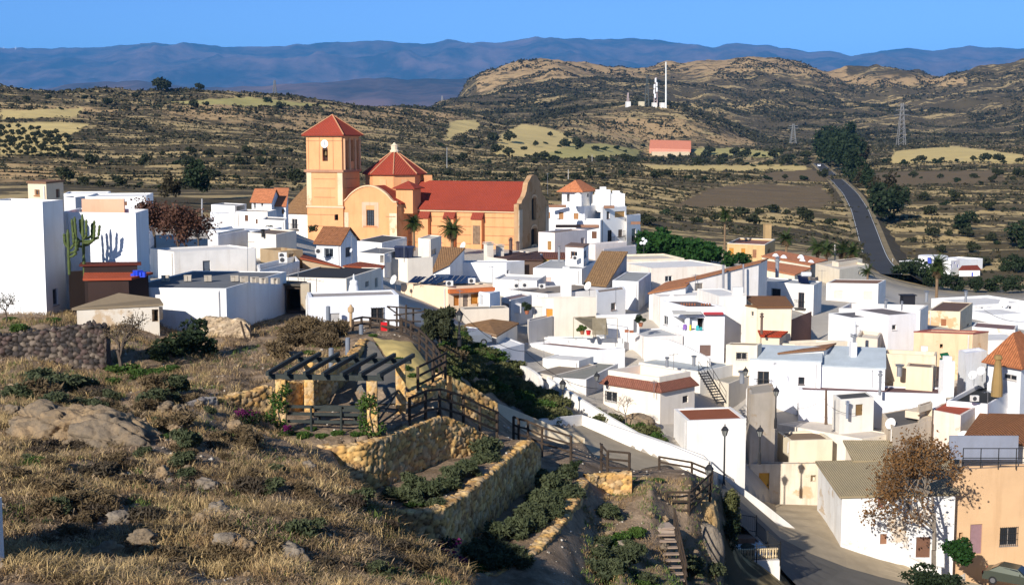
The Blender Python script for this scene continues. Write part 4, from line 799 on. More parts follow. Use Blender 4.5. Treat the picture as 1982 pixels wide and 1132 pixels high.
# octagonal drum + roof
DC = cp(24.9, 6.2, 0); ze = -5.75; Rr = 5.35; a8 = math.atan2(-ey.y, -ey.x) + math.pi / 8
m = MB(); m.lathe((DC.x, DC.y, -14), [(Rr - .35, 0), (Rr - .35, 14 + ze - .02)], 8, rz=a8); m.build('drum', pm_o, ch)
m = MB(); P8 = [Vector((DC.x + Rr * 1.03 * math.cos(a8 + k * math.pi / 4), DC.y + Rr * 1.03 * math.sin(a8 + k * math.pi / 4), ze)) for k in range(8)]; top = Vector((DC.x, DC.y, ze + 3.95))
for k in range(8): roof_slab(m, [P8[k], P8[(k + 1) % 8], top], P8[(k + 1) % 8] - P8[k], .16)
m.build('dome_roof', tiles(RED, .3, .14), ch)
m = MB()
for k in range(8): m.tube([P8[k] + UZ * .06, top + UZ * .06], .1, 5)
m.build('ridge_tiles', plaster((.55, .28, .15), .3), ch)
m = MB(); m.lathe(top - UZ * .35, [(.75, 0), (.8, .25), (.55, .45), (.62, 1.0), (.7, 1.1), (.3, 1.35), (.12, 1.6)], 10); m.build('finial', plaster((.74, .6, .42), .4), ch)
# second small lump behind the drum
m = MB(); m.cbox(tuple(cp(19.2, 7.0, -9)), 1.3, 1.3, 3.0, .35); m.build('chimney', pm_o, ch)
for k in range(8):
    an = a8 + (k + .5) * math.pi / 4; n = Vector((math.cos(an), math.sin(an), 0)); t = Vector((-n.y, n.x, 0)); r = (Rr - .35) * math.cos(math.pi / 8) + .01
    m = MB(); m.box(DC + n * r - t * .6 + UZ * (ze - 2.6), t * 1.2, n * .06, UZ * 1.7); m.build('blind_window', plaster((.66, .38, .19), .5), ch)
# tower
A0, A1, B0, B1 = 29.1, 35.7, -4.9, 1.3
cor, apx = zF(35, -5, 331), None; ev = zF(35, -5, 261.5); low = zF(35, -5, 399.5)
tw = MB(); wall_face(tw, F2(A1, B0), F2(A0, B0), GZ, cor, cor, [(5.0, 5.7, zF(35, -5, 424.5), zF(35, -5, 413), .4)]); wall_face(tw, F2(A0, B0), F2(A0, B1), GZ, cor, cor, []); wall_face(tw, F2(A0, B1), F2(A1, B1), GZ, cor, cor, []); wall_face(tw, F2(A1, B1), F2(A1, B0), GZ, cor, cor, [])
tw.build('tower_shaft', plaster((.72, .36, .165), .5, .0), ch)
# small arched niche near tower base
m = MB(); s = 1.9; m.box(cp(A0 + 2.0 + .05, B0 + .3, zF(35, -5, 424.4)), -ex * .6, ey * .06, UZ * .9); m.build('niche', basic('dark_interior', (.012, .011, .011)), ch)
wA = A1 - A0; wB = B1 - B0
m = MB(); uc = wA * .525
wall_face(m, F2(A1, B0), F2(A0, B0), cor, ev, ev, [(uc - .5, uc + .5, zF(35, -5, 311.5), zF(35, -5, 289), .7)])
hb = ev - cor
wall_face(m, F2(A0, B0), F2(A0, B1), cor, ev, ev, [(1.1, 2.05, cor + .3, ev - .9, 1.2), (2.75, 4.15, cor + 1.6, ev - .8, 1.2), (4.85, 5.7, cor + .3, ev - .9, 1.2)])
wall_face(m, F2(A0, B1), F2(A1, B1), cor, ev, ev, []); wall_face(m, F2(A1, B1), F2(A1, B0), cor, ev, ev, [])
m.build('belfry', plaster((.72, .355, .16), .4), ch)
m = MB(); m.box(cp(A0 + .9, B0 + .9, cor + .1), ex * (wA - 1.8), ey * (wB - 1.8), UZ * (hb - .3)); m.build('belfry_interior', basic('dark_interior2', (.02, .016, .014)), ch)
m = MB(); n = 8; zc = zF(35, -5, 289); r = .5
o2 = cp(A1, B0, 0)
for k in range(n):
    a0_, a1_ = math.pi * k / n, math.pi * (k + 1) / n
    m.face([o2 - ex * (uc - r * math.cos(a0_)) - ey * .015 + UZ * (zc - .1), o2 - ex * (uc - r * math.cos(a1_)) - ey * .015 + UZ * (zc - .1), o2 - ex * (uc - r * math.cos(a1_)) - ey * .015 + UZ * (zc + r * math.sin(a1_)), o2 - ex * (uc - r * math.cos(a0_)) - ey * .015 + UZ * (zc + r * math.sin(a0_))])
m.box(o2 - ex * (uc - .5) + ey * .6 + UZ * zF(35, -5, 311.5), -ex * 1.0, ey * .1, UZ * 1.9)
m.build('bell_opening', basic('dark_brown', (.05, .025, .015)), ch)
m = MB(); m.lathe(o2 - ex * uc + ey * .35 + UZ * (zc - 1.0), [(.42, 0), (.36, .15), (.26, .5), (.2, .7), (.05, .8)], 10); m.build('bell', basic('bronze', (.1, .07, .03), .4, metal=.8), ch)
# columns flanking the right openings
for s in (.55, 2.4, 4.5, 6.1):
    m = MB(); p = cp(A0 - .12, B0 + s, cor + .1); m.tube([p, p + UZ * (hb - .7)], .2, 8); m.build('column', plaster((.70, .40, .22), .4), ch)
# clock
m = MB(); zc = zF(35, -5, 278.6); cc = o2 - ex * (uc - .05) - ey * .02 + UZ * zc
def disc(mb, c, r, off, th, n=28):
    ring = [c - ey * off + (-ex) * (r * math.cos(2 * math.pi * k / n)) + UZ * (r * math.sin(2 * math.pi * k / n)) for k in range(n)]
    back = [p + ey * th for p in ring]; mb.face(ring)
    for k in range(n): mb.face([ring[k], back[k], back[(k + 1) % n], ring[(k + 1) % n]])
disc(m, cc, .66, .06, .1); clk = m.build('clock', basic('clock_white', (.78, .8, .8), .5, .02), ch)
m = MB()
for ang, ln, w in ((math.radians(80), .5, .07), (math.radians(255), .36, .09)):
    dv = (-ex) * math.cos(ang) + UZ * math.sin(ang); nv = (-ex) * -math.sin(ang) + UZ * math.cos(ang); m.box(cc - ey * .09 - nv * w / 2, dv * ln, nv * w, -ey * .02)
m.build('clock_hands', basic('black_paint', (.02, .02, .02), .5), clk)
m = MB()
for k in range(12):
    an = k * math.pi / 6; dv = (-ex) * math.cos(an) + UZ * math.sin(an); nv = (-ex) * -math.sin(an) + UZ * math.cos(an); m.box(cc + dv * .48 - ey * .08 - nv * .025, dv * .12, nv * .05, -ey * .015)
m.build('hour_marks', basic('black_paint', (.02, .02, .02), .5), clk)
# cornices, pilasters, lines
m = MB()
def ring(mb, z, h, out): mb.box(cp(A0 - out, B0 - out, z), ex * (wA + 2 * out), ey * (wB + 2 * out), UZ * h)
ring(m, cor - .15, .42, .28); m.build('cornice', plaster((.42, .22, .13), .4), ch)
m = MB(); ring(m, low - .12, .3, .14); m.build('cornice', plaster((.72, .5, .32), .4), ch)
m = MB(); ring(m, ev - .3, .3, .12); m.build('cornice', plaster((.68, .38, .2), .4), ch)
m = MB()
for s in (.35, 2.4, 4.9, 6.5): m.box(o2 - ex * s - ey * .05 + UZ * (cor + .3), -ex * .09, ey * .045, UZ * (hb - .7))
m.box(o2 - ey * .05 + UZ * (ev - 1.0), -ex * wA, ey * .045, UZ * .1)
m.build('pilaster_line', plaster((.46, .24, .12), .4), ch)
m = MB()
for k in range(4):
    z = cor - 1.3 - k * 1.5; m.box(o2 - ex * 1.3 - ey * .05 + UZ * z, -ex * 3.9, ey * .045, UZ * .1)
    m.box(cp(A0 - .05, B0 + .8, z), ex * .04, ey * (wB - 1.6), UZ * .1)
for z in (low - 1.3, low - 3.2): m.box(o2 - ey * .05 + UZ * z, -ex * 5.2, ey * .045, UZ * .1)
m.build('groove_band', plaster((.45, .24, .12), .5), ch)  # tower grooves as raised bands, coloured dark in place of shade
for s in (0, wA - .9):
    m = MB(); m.box(o2 - ex * s - ey * .06 + UZ * (low + .3), -ex * .9, ey * .05, UZ * (cor - low - .5)); m.build('quoin', plaster((.74, .56, .36), .8, .6), ch)
m = MB(); ov_ = .55; q = [cp(A1 + ov_, B0 - ov_, ev), cp(A0 - ov_, B0 - ov_, ev), cp(A0 - ov_, B1 + ov_, ev), cp(A1 + ov_, B1 + ov_, ev)]; ap = cp((A0 + A1) / 2, (B0 + B1) / 2, zF(35, -2, 224))
for i in range(4): roof_slab(m, [q[i], q[(i + 1) % 4], ap], q[(i + 1) % 4] - q[i], .18)
m.build('tower_roof', tiles(RED, .3, .14), ch)
m = MB()
for i in range(4): m.tube([q[i] + UZ * .08, ap + UZ * .08], .11, 5)
m.build('ridge_tiles', plaster((.52, .25, .13), .3), ch)
# ======================================================= streets (declared before the terrain so the ground meets them)
LOWER = []      # (world polygon, depth to lower the ground)
FLAT = []       # (world polygon, level) terraces held up by the stone walls
def sheet(name, A, B, mat, n=6, lift=0., lower=.25, uv=False):
    a = [at(*p) for p in A]; b = [at(*p) for p in B]
    for p in a + b: CTRL.append(tuple(p))
    gp_ = []
    for i in range(len(a) - 1):
        for t in (0, .25, .5, .75, 1):
            for k in range(5): q = b[i].lerp(b[i + 1], t).lerp(a[i].lerp(a[i + 1], t), k / 4); gp_.append(tuple(q))
    LOWER.append(([(p.x, p.y) for p in a] + [(p.x, p.y) for p in b[::-1]], np.array(gp_)))
    m = MB()
    for i in range(len(a) - 1):
        for k in range(n):
            t0, t1 = k / n, (k + 1) / n
            m.face([b[i].lerp(a[i], t0) + UZ * lift, b[i + 1].lerp(a[i + 1], t0) + UZ * lift, b[i + 1].lerp(a[i + 1], t1) + UZ * lift, b[i].lerp(a[i], t1) + UZ * lift])
    return struct(m.build(name, mat))
def street_mat(name, col, var=.2, sc=.5):
    m = bpy.data.materials.new(name); nt, N, L, p = nodes(m); P = _pos(nt)
    a = _noise(nt, P, sc, 6, .65); b = _noise(nt, P, 14., 4)
    c = _mix(nt, _ramp(nt, a, [(.35, (0, 0, 0)), (.68, (1, 1, 1))]), lerp3(col, 1 - var), lerp3(col, 1 + var)); c = _mix(nt, _math(nt, 'MULTIPLY', b, .3), c, lerp3(col, .55))
    L.new(c, p.inputs['Base Color']); p.inputs['Roughness'].default_value = .95; p.inputs['Specular IOR Level'].default_value = .12; _bump(nt, p, b, .25, .02); return m
CONC = street_mat('worn_concrete', (.45, .36, .24), .16); ASPH = street_mat('asphalt', (.17, .155, .13), .12); DIRT = street_mat('dirt_street', (.32, .25, .17), .2)
R1A = [(1400, 938, 96), (1450, 985, 95.5), (1510, 1040, 95), (1567, 1070, 95), (1640, 1098, 95.5), (1700, 1115, 96), (1800, 1140, 97), (1990, 1185, 98)]
sheet('road_asphalt', R1A, [(1380, 985, 88), (1440, 1020, 88), (1480, 1060, 87), (1520, 1110, 86), (1560, 1150, 86), (1640, 1180, 87), (1800, 1230, 88), (1990, 1280, 88)], ASPH)
sheet('street_concrete', [(1400, 925, 98.6), (1470, 968, 104), (1500, 975, 109.8), (1596, 978, 109.8), (1620, 1010, 105), (1700, 1068, 101), (1780, 1105, 99), (1990, 1150, 101.5)], R1A, CONC, lift=.006)
sheet('street_ramp', [(1004, 731, 112), (1049, 758, 109), (1095, 784, 106), (1130, 803, 104), (1190, 834, 101.5), (1280, 868, 99.5)], [(985, 735, 108.5), (1030, 762, 105), (1080, 790, 102), (1105, 806, 100.5), (1160, 835, 98.5), (1260, 872, 96.8)], DIRT)
sheet('courtyard', [(1085, 829, 96), (1127, 823, 98.5), (1210, 860, 95.8), (1290, 893, 93.6), (1360, 925, 92)], [(1030, 838, 91), (1090, 862, 90), (1150, 895, 88), (1230, 915, 87.5), (1320, 930, 87.5)], CONC)
def masonry(name, label, pts, h, th, mat, cat='wall', rnd=True):
    """a plastered wall along pixel points (x, ytop, d)"""
    P3 = [at(*p) for p in pts]; m = MB(); hs = h if isinstance(h, (list, tuple)) else [h] * len(P3); N_ = []
    for i, p in enumerate(P3):
        d = (P3[min(i + 1, len(P3) - 1)] - P3[max(i - 1, 0)]); d.z = 0; d.normalize(); N_.append(Vector((-d.y, d.x, 0)) * th)
    sec = lambda i: [P3[i] - UZ * (hs[i] + 1.5), P3[i], P3[i] + N_[i], P3[i] + N_[i] - UZ * (hs[i] + 1.5)]
    for i in range(len(P3) - 1):
        a, b = sec(i), sec(i + 1)
        for k in range(3): m.face([a[k], b[k], b[k + 1], a[k + 1]])
    a = sec(0); m.face([a[3], a[0], a[1], a[2]][::-1]); a = sec(len(P3) - 1); m.face([a[0], a[3], a[2], a[1]][::-1])
    o = m.build(name, mat); rebase(o); return tag(o, label, cat)
WHT = plaster((.80, .76, .69), .3); CRM = plaster((.80, .68, .48), .5, .3)
masonry('parapet_wall', 'short curved white parapet at the top of the ramp street', [(1003, 706, 113), (1018, 711, 111.5), (1030, 718, 110), (1041, 727, 108.7), (1046, 738, 108)], 1.1, .25, WHT)
masonry('parapet_wall', 'long white parapet wall running diagonally down beside the ramp street', [(1058, 731, 109.3), (1130, 777, 105.2), (1180, 808, 103), (1233, 838, 101), (1300, 860, 100), (1361, 882, 99.3), (1407, 923, 98.9), (1480, 975, 99.6), (1528, 1013, 100.2), (1547, 1029, 100.5), (1552, 1041, 100.6)], [1., 1., 1., 1., 1., 1.1, 1., 1.1, .9, .6, .2], .28, WHT)
masonry('parapet_wall', 'white inner parapet around the walled concrete court', [(1048, 811, 95.5), (1127, 803, 99.5), (1200, 829, 97), (1295, 861, 94.5), (1375, 894, 92.5)], .85, .25, WHT)
masonry('parapet_wall', 'cream parapet wall behind the wooden fence, ending in a square edge', [(962, 779, 86), (1045, 813, 88), (1132, 848, 89.5)], 1.3, .35, CRM)
masonry('parapet_wall', 'white curving garden wall below the autumn tree', [(1616, 985, 105), (1648, 1003, 103.5), (1690, 1032, 101.7), (1735, 1066, 100), (1787, 1092, 98.6), (1830, 1100, 98.2)], 1.0, .3, WHT)
# terraces (pixel column, depth) at a level
def flat(pts, z): FLAT.append(([tuple(atz(x, d, z))[:2] for x, d in pts], z)); CTRL.extend([tuple(atz(x, d, z)) for x, d in pts])
flat([(500, 62), (560, 60.3), (640, 59.8), (738, 61.2), (800, 63.9), (858, 66.4), (800, 70), (690, 69.5), (600, 69), (530, 66)], -13.62)
flat([(745, 56.8), (860, 57.3), (905, 60.2), (955, 64.2), (1000, 68.7), (1030, 70.2), (1000, 71.5), (950, 69.6), (900, 67.9), (858, 66.6), (800, 64.2), (738, 61.4), (690, 60.2), (700, 58)], -16.1)
flat([(900, 55.8), (960, 56.2), (1010, 57.7), (1050, 59.7), (1085, 62.7), (1110, 66.2), (1135, 71.5), (1090, 73.5), (1048, 72.5), (1000, 69), (955, 64.6), (905, 60.6), (860, 57.7), (830, 57)], -18.55)
for x, d, z in ((700, 53, -14.8), (760, 51.5, -16.0), (830, 49.5, -17.8), (915, 48, -19.4), (640, 55.5, -14.2)): CTRL.append(tuple(atz(x, d, z)))
for x, y, d in ((650, 915, 50.5), (700, 952, 48), (760, 992, 45.5), (830, 1050, 43), (915, 1112, 41)): ground(x, y, d)
for x, y, d in ((1003, 855, 77), (1105, 888, 77.5), (1060, 900, 75), (1160, 930, 75), (990, 850, 76), (955, 845, 73), (1210, 940, 75), (1375, 930, 81), (1280, 910, 84)): ground(x, y, d)
for x, d, z in ((1180, 70, -20.2), (1230, 70, -20.3), (1180, 62, -21.6), (1250, 64, -22.2), (1330, 74.8, -19.9), (1330, 72, -24.5), (1395, 76, -26), (1395, 82.5, -21.5), (1420, 86, -27.8)): CTRL.append(tuple(atz(x, d, z)))
# ======================================================= terrain
G_ = [  # (px, py, depth) visible ground points
 (-60, 1132, 27), (150, 1132, 28), (400, 1132, 29), (600, 1132, 31), (800, 1132, 36), (0, 1000, 34), (200, 1000, 36), (450, 1000, 37), (650, 1000, 41), (760, 1040, 42), (860, 1100, 42),
 (0, 880, 46), (150, 880, 46), (300, 890, 46), (450, 880, 49), (580, 880, 52), (690, 950, 46),
 (0, 800, 55), (200, 800, 56), (400, 800, 57), (420, 850, 53), (500, 850, 55), (560, 862, 56.5),
 (0, 748, 66), (120, 745, 67), (210, 738, 68), (330, 725, 69), (450, 740, 67), (530, 715, 70), (620, 690, 75), (690, 652, 81),
 (0, 645, 76), (90, 630, 78), (230, 640, 78), (330, 660, 82), (480, 650, 86), (560, 640, 88), (640, 625, 89),
 (800, 655, 82), (720, 660, 80), (860, 690, 86), (930, 740, 95), (1000, 800, 98), (1080, 810, 102), (960, 690, 113), (1050, 765, 108), (1200, 840, 105), (1280, 850, 104),
 (700, 745, 70), (790, 790, 66),
 (1150, 1010, 69), (1200, 1100, 62), (1260, 940, 73), (1340, 925, 76), (1300, 1132, 62), (1130, 1132, 60), (1390, 1120, 74), (1400, 960, 84), (1230, 870, 90), (1300, 890, 88),
 (1130, 850, 86), (1060, 850, 88),
 (1460, 1010, 92), (1560, 1130, 90), (1700, 1100, 96), (1800, 1120, 95), (1960, 1110, 99), (1560, 990, 106), (1660, 1020, 104), (1450, 940, 104),
 (1300, 508, 250), (1400, 512, 253), (1500, 508, 257), (1640, 500, 290), (1710, 522, 325), (1820, 535, 328), (1960, 560, 300), (1980, 600, 215), (1740, 585, 230), (350, 420, 200), (250, 400, 200), (420, 430, 185),
 (100, 385, 260), (0, 390, 260), (1250, 470, 290), (560, 385, 260),
 (300, 370, 330), (500, 365, 340), (120, 345, 380), (0, 340, 380), (1100, 380, 400), (1250, 420, 360), (1400, 430, 370), (1560, 440, 380), (1685, 455, 400), (1800, 450, 410), (1960, 470, 390),
 (0, 300, 520), (200, 310, 520), (450, 300, 560), (580, 300, 600), (900, 340, 560), (1150, 340, 560), (1350, 380, 500), (1480, 385, 500), (1650, 385, 520), (1800, 390, 520), (1960, 390, 520),
 (1630, 345, 700), (1585, 318, 900), (1400, 320, 850), (1200, 310, 850), (980, 300, 850), (1800, 345, 700), (1960, 340, 700), (1700, 320, 850),
 (0, 250, 700), (150, 240, 760), (0, 215, 850), (200, 215, 900), (400, 240, 850), (600, 240, 950), (800, 260, 950), (900, 250, 1150), (1000, 260, 1200), (1100, 260, 1250), (1200, 280, 1250), (1300, 313, 1200), (1297, 307, 1283), (1300, 320, 1100), (1250, 309, 1270), (1350, 308, 1270), (1450, 300, 1150),
 (1560, 290, 1250), (1750, 285, 1150), (1950, 285, 1100), (1880, 300, 950), (1480, 278, 1500), (1420, 285, 1400),
 (1180, 225, 1450), (1225, 207, 1500), (1270, 206, 1500), (1320, 210, 1500), (1400, 245, 1500), (1120, 240, 1350), (1050, 225, 1600), (950, 225, 1700),
 (1600, 265, 1700), (1750, 262, 1700), (1950, 262, 1700), (1450, 250, 1800), (1300, 215, 1900),
 (870, 203, 2000), (1000, 200, 2200), (1150, 195, 2200), (1450, 215, 2200), (1600, 235, 2200), (1750, 230, 2300), (1950, 225, 2200),
 (1000, 170, 2500), (1150, 160, 2600), (1300, 160, 2600), (1450, 165, 2600), (1650, 185, 2700), (1800, 180, 2700), (1950, 180, 2500),
]
CREST = [(-300, 166, 1150), (0, 168, 1150), (200, 172, 1150), (330, 179, 1200), (390, 176, 1200), (480, 183, 1250), (560, 191, 1300), (640, 201, 1350), (760, 208, 1600), (850, 206, 2000),
         (905, 172, 2700), (940, 151, 2800), (1000, 141, 2900), (1090, 131, 2950), (1140, 123, 3000), (1220, 134, 3000), (1300, 118, 3050), (1380, 129, 3050), (1480, 120, 3100), (1560, 135, 3100), (1640, 150, 3100),
         (1700, 136, 3000), (1780, 138, 3000), (1860, 149, 2900), (1900, 140, 2800), (1982, 130, 2700), (2200, 125, 2700)]

for x, y, d in G_: ground(x, y, d)
for x, y, d in CREST:
    ground(x, y, d); p = at(x, y, d); CTRL.append((p.x * 1.18, d * 1.18, p.z - .03 * d)); CTRL.append((p.x * 1.6, d * 1.6, min(-20, p.z - .09 * d)))
for u in (-.6, -.38, -.2, 0, .2, .38, .6):
    CTRL += [(u * 8, 8, -3.6), (u * 15, 15, -6.0), (u * 8000, 8000, -60), (u * 20000, 20000, -60), (u * 45000, 45000, -60)]
for u, d, z in ((-.6, 60, -12), (-.6, 120, -18), (-.6, 300, -20), (-.6, 700, 0), (-.6, 1150, 45), (.6, 60, -28), (.6, 100, -32), (.6, 200, -30), (.6, 400, -36), (.6, 1000, -18), (.6, 2700, 140), (.6, 1700, 10)): CTRL.append((u * d, d, z))
KU = 9.0
_c = np.array(CTRL + [(x, y, z - .4) for x, y, z in CTRL_SOFT]); _soft = np.array([0] * len(CTRL) + [1] * len(CTRL_SOFT)); _q = np.stack([_c[:, 0] / _c[:, 1] * KU, np.log(_c[:, 1]) * 2.2], 1); _v = _c[:, 2] / _c[:, 1]
# merge near-duplicates
keep = []
for i in range(len(_q)):
    if all(np.hypot(*(_q[i] - _q[j])) > .035 for j in keep): keep.append(i)
_q, _v, _soft = _q[keep], _v[keep], _soft[keep]
_D = np.hypot(_q[:, None, 0] - _q[None, :, 0], _q[:, None, 1] - _q[None, :, 1]); n_ = len(_q)
_M = np.zeros((n_ + 3, n_ + 3)); _M[:n_, :n_] = -_D + np.diag(np.where(_soft > 0, .8, .02)); _M[:n_, n_] = 1; _M[n_, :n_] = 1; _M[:n_, n_ + 1:] = _q; _M[n_ + 1:, :n_] = _q.T
_w = np.linalg.solve(_M, np.concatenate([_v, [0, 0, 0]]))
def zt(X, Y, detail=True):
    X = np.atleast_1d(np.asarray(X, float)); Y = np.atleast_1d(np.asarray(Y, float)); out = np.empty(X.shape); sh = X.shape
    Xf, Yf = X.ravel(), np.maximum(Y.ravel(), 4.); res = np.empty(Xf.shape)
    for i in range(0, len(Xf), 20000):
        q = np.stack([Xf[i:i + 20000] / Yf[i:i + 20000] * KU, np.log(Yf[i:i + 20000]) * 2.2], 1)
        D = np.hypot(q[:, None, 0] - _q[None, :, 0], q[:, None, 1] - _q[None, :, 1])
        res[i:i + 20000] = (-D) @ _w[:n_] + _w[n_] + q @ _w[n_ + 1:]
    z = res * Yf
    if detail:
        near = np.clip((110 - Yf) / 40, 0, 1)
        z += near * np.where(Xf / Yf > -.03, .4, 1.) * ((fbm(Xf / 3.1, Yf / 3.1, 5, 3) - .5) * 1.05 + (fbm(Xf / .7, Yf / .7, 4, 5) - .5) * .26)
        mid = np.clip((Yf - 300) / 300, 0, 1) * np.clip((6000 - Yf) / 2000, 0, 1)
        mid = mid * (1 - np.exp(-((Xf / Yf - .118) / .04) ** 2) * np.clip((Yf - 850) / 150, 0, 1) * np.clip((1450 - Yf) / 120, 0, 1))
        z += mid * (fbm(Xf / 70, Yf / 90, 5, 11) - .5) * (2. + Yf * .006)
        hill = np.clip((Yf - 1500) / 700, 0, 1) * np.clip((6000 - Yf) / 2500, 0, 1)
        z += hill * (fbm(Xf / 330, Yf / 420, 6, 21, True) - .55) * 78
        # terrace steps in the valley
        tv = np.clip((Yf - 330) / 60, 0, 1) * np.clip((1500 - Yf) / 500, 0, 1)
        k = (Yf + 45 * (fbm(Xf / 130, Yf / 200, 3, 33) - .5)) / 17.
        z += tv * (k - np.floor(k) - .5) * -.9
    return z.reshape(sh)
def z1(x, y): return float(zt([x], [y])[0])
def gp(x, y, reg=''):
    """pixel -> first terrain hit (numpy march)"""
    a, b = px(reg, x, y); r = ray(a, b); d = np.exp(np.linspace(math.log(20), math.log(6000), 700)); t = d / r.y
    z = zt_f(r.x * t, d); hit = np.nonzero(z >= r.z * t)[0]
    if not len(hit): return None
    i = hit[0]; return Vector((r.x * t[i], d[i], z[i]))
def inpoly(X, Y, poly):
    c = np.zeros(X.shape, bool); n = len(poly)
    for i in range(n):
        x0, y0 = poly[i]; x1, y1 = poly[(i + 1) % n]
        with np.errstate(divide='ignore', invalid='ignore'):
            k = ((y0 > Y) != (y1 > Y)) & (X < (x1 - x0) * (Y - y0) / (y1 - y0 + 1e-12) + x0)
        c ^= k
    return c
def zt_f(X, Y):
    X = np.asarray(X, float); Y = np.asarray(Y, float); z = zt(X, Y)
    for poly, lv in FLAT:
        c = inpoly(X, Y, poly); z = np.where(c, lv + (fbm(X / .8, Y / .8, 4, 9) - .5) * .3, z)
    for poly, pl in LOWER:
        c = np.zeros(X.shape, bool)
        for ox, oy in ((0, 0), (.5, 0), (-.5, 0), (0, .95), (0, -.95)): c |= inpoly(X + ox, Y + oy, poly)
        if c.any():
            w = 1 / (np.hypot(X[c][:, None] - pl[:, 0], Y[c][:, None] - pl[:, 1]) + .05) ** 3; z = z.copy(); z[c] = np.minimum(z[c], (w * pl[:, 2]).sum(1) / w.sum(1)) - .35
    return z
def z1(x, y): return float(zt_f(np.array([x]), np.array([y]))[0])
us = np.concatenate([np.linspace(-1.1, -.42, 24)[:-1], np.linspace(-.42, .42, 420), np.linspace(.42, 1.1, 24)[1:]])
ys = np.concatenate([np.exp(np.linspace(math.log(4), math.log(26), 16))[:-1], np.exp(np.linspace(math.log(26), math.log(130), 270))[:-1], np.exp(np.linspace(math.log(130), math.log(300), 50))[:-1], np.exp(np.linspace(math.log(300), math.log(1700), 330))[:-1], np.exp(np.linspace(math.log(1700), math.log(4200), 130))[:-1], np.exp(np.linspace(math.log(4200), math.log(46000), 24))])
U, Yg = np.meshgrid(us, ys); Xg = U * Yg; Zg = zt_f(Xg, Yg)
def smooth_mask(P, Q, poly, s=14., amp=6.):
    wob = (fbm(Xg / (Yg * .012), Yg / (Yg * .012) + np.log(Yg) * 60, 4, 51) - .5) * 2 * amp
    return inpoly(P + wob, Q + wob * .35, poly).astype(float)
PXg, PYg = proj(Xg, Yg, Zg)
z_dry = np.where(PXg > 1120, np.clip((88 - Yg) / 4, 0, 1), np.clip((105 - Yg) / 12, 0, 1)) * (PXg < 1400)
z_town = np.clip((Yg - 88) / 6, 0, 1) * np.clip((300 - Yg) / 60, 0, 1) * ((PYg > 440) | (Yg < 200))
slope_poly = [(840, 640), (930, 650), (1110, 790), (1080, 830), (960, 770), (860, 700)]
gr = inpoly(PXg, PYg, slope_poly) & (Yg < 125)
z_dry = np.where(gr, 1, z_dry); z_town = np.where(gr, 0, z_town)
yel = np.zeros_like(Zg); grn = np.zeros_like(Zg); brn = np.zeros_like(Zg); clf = np.zeros_like(Zg); far = Yg > 330
for pl_ in ([(968, 262), (1010, 240), (1062, 248), (1100, 262), (1118, 275), (1095, 300), (1010, 305), (955, 300)], [(0, 214), (160, 210), (150, 226), (0, 232)], [(0, 238), (110, 238), (175, 240), (130, 265), (135, 300), (0, 298)],
            [(872, 235), (925, 232), (925, 252), (880, 262), (866, 275), (860, 270)], [(1730, 292), (1850, 283), (1982, 300), (1982, 318), (1850, 312), (1720, 318)], [(1250, 330), (1560, 330), (1560, 320), (1250, 320)]):
    yel = np.maximum(yel, smooth_mask(PXg, PYg, pl_) * far)
for pl_ in ([(1040, 303), (1110, 280), (1170, 278), (1245, 292), (1235, 303), (1060, 310)], [(1340, 288), (1420, 286), (1510, 296), (1500, 306), (1345, 300)], [(320, 198), (480, 188), (640, 205), (480, 206)]):
    grn = np.maximum(grn, smooth_mask(PXg, PYg, pl_, amp=3.) * far)
for pl_ in ([(1300, 402), (1370, 366), (1440, 356), (1590, 360), (1612, 385), (1590, 402)], [(1690, 335), (1940, 330), (1950, 352), (1690, 360)], [(1480, 335), (1600, 325), (1610, 350), (1470, 352)]):
    brn = np.maximum(brn, smooth_mask(PXg, PYg, pl_, amp=3.) * far)
# rocky cliffs: near the crest of the right hills and bare scarps on the left
cr = (np.interp(PXg, [c[0] for c in CREST], [c[1] for c in CREST]))
dcr = PYg - cr
clf = .62 * np.clip(1.1 - dcr / (10 + 50 * fbm(Xg / 160, Yg / 220, 4, 61)), 0, 1) * (PXg > 925) * (PXg < 1640) * (Yg > 2000)
clf = np.maximum(clf, np.clip(1 - np.abs(PYg - 158) / 16, 0, 1) * (PXg > 1640) * (PXg < 1870) * (Yg > 2000) * .8)
for bx, by, wx, wy, am in ((430, 215, 130, 22, .85), (640, 235, 160, 26, .7), (820, 225, 120, 20, .6), (1250, 250, 130, 26, .9), (1420, 270, 80, 14, .6), (100, 215, 160, 14, .7), (740, 222, 60, 18, .8), (1950, 300, 200, 18, .5), (60, 335, 140, 20, .6)):
    clf = np.maximum(clf, am * np.exp(-((PXg - bx) / wx) ** 2 - ((PYg - by) / wy) ** 2) * (Yg > 330) * (Yg < 2000))
nr, nc = Zg.shape; idx = np.arange(nr * nc).reshape(nr, nc)
quads = np.stack([idx[:-1, :-1], idx[:-1, 1:], idx[1:, 1:], idx[1:, :-1]], -1).reshape(-1, 4)
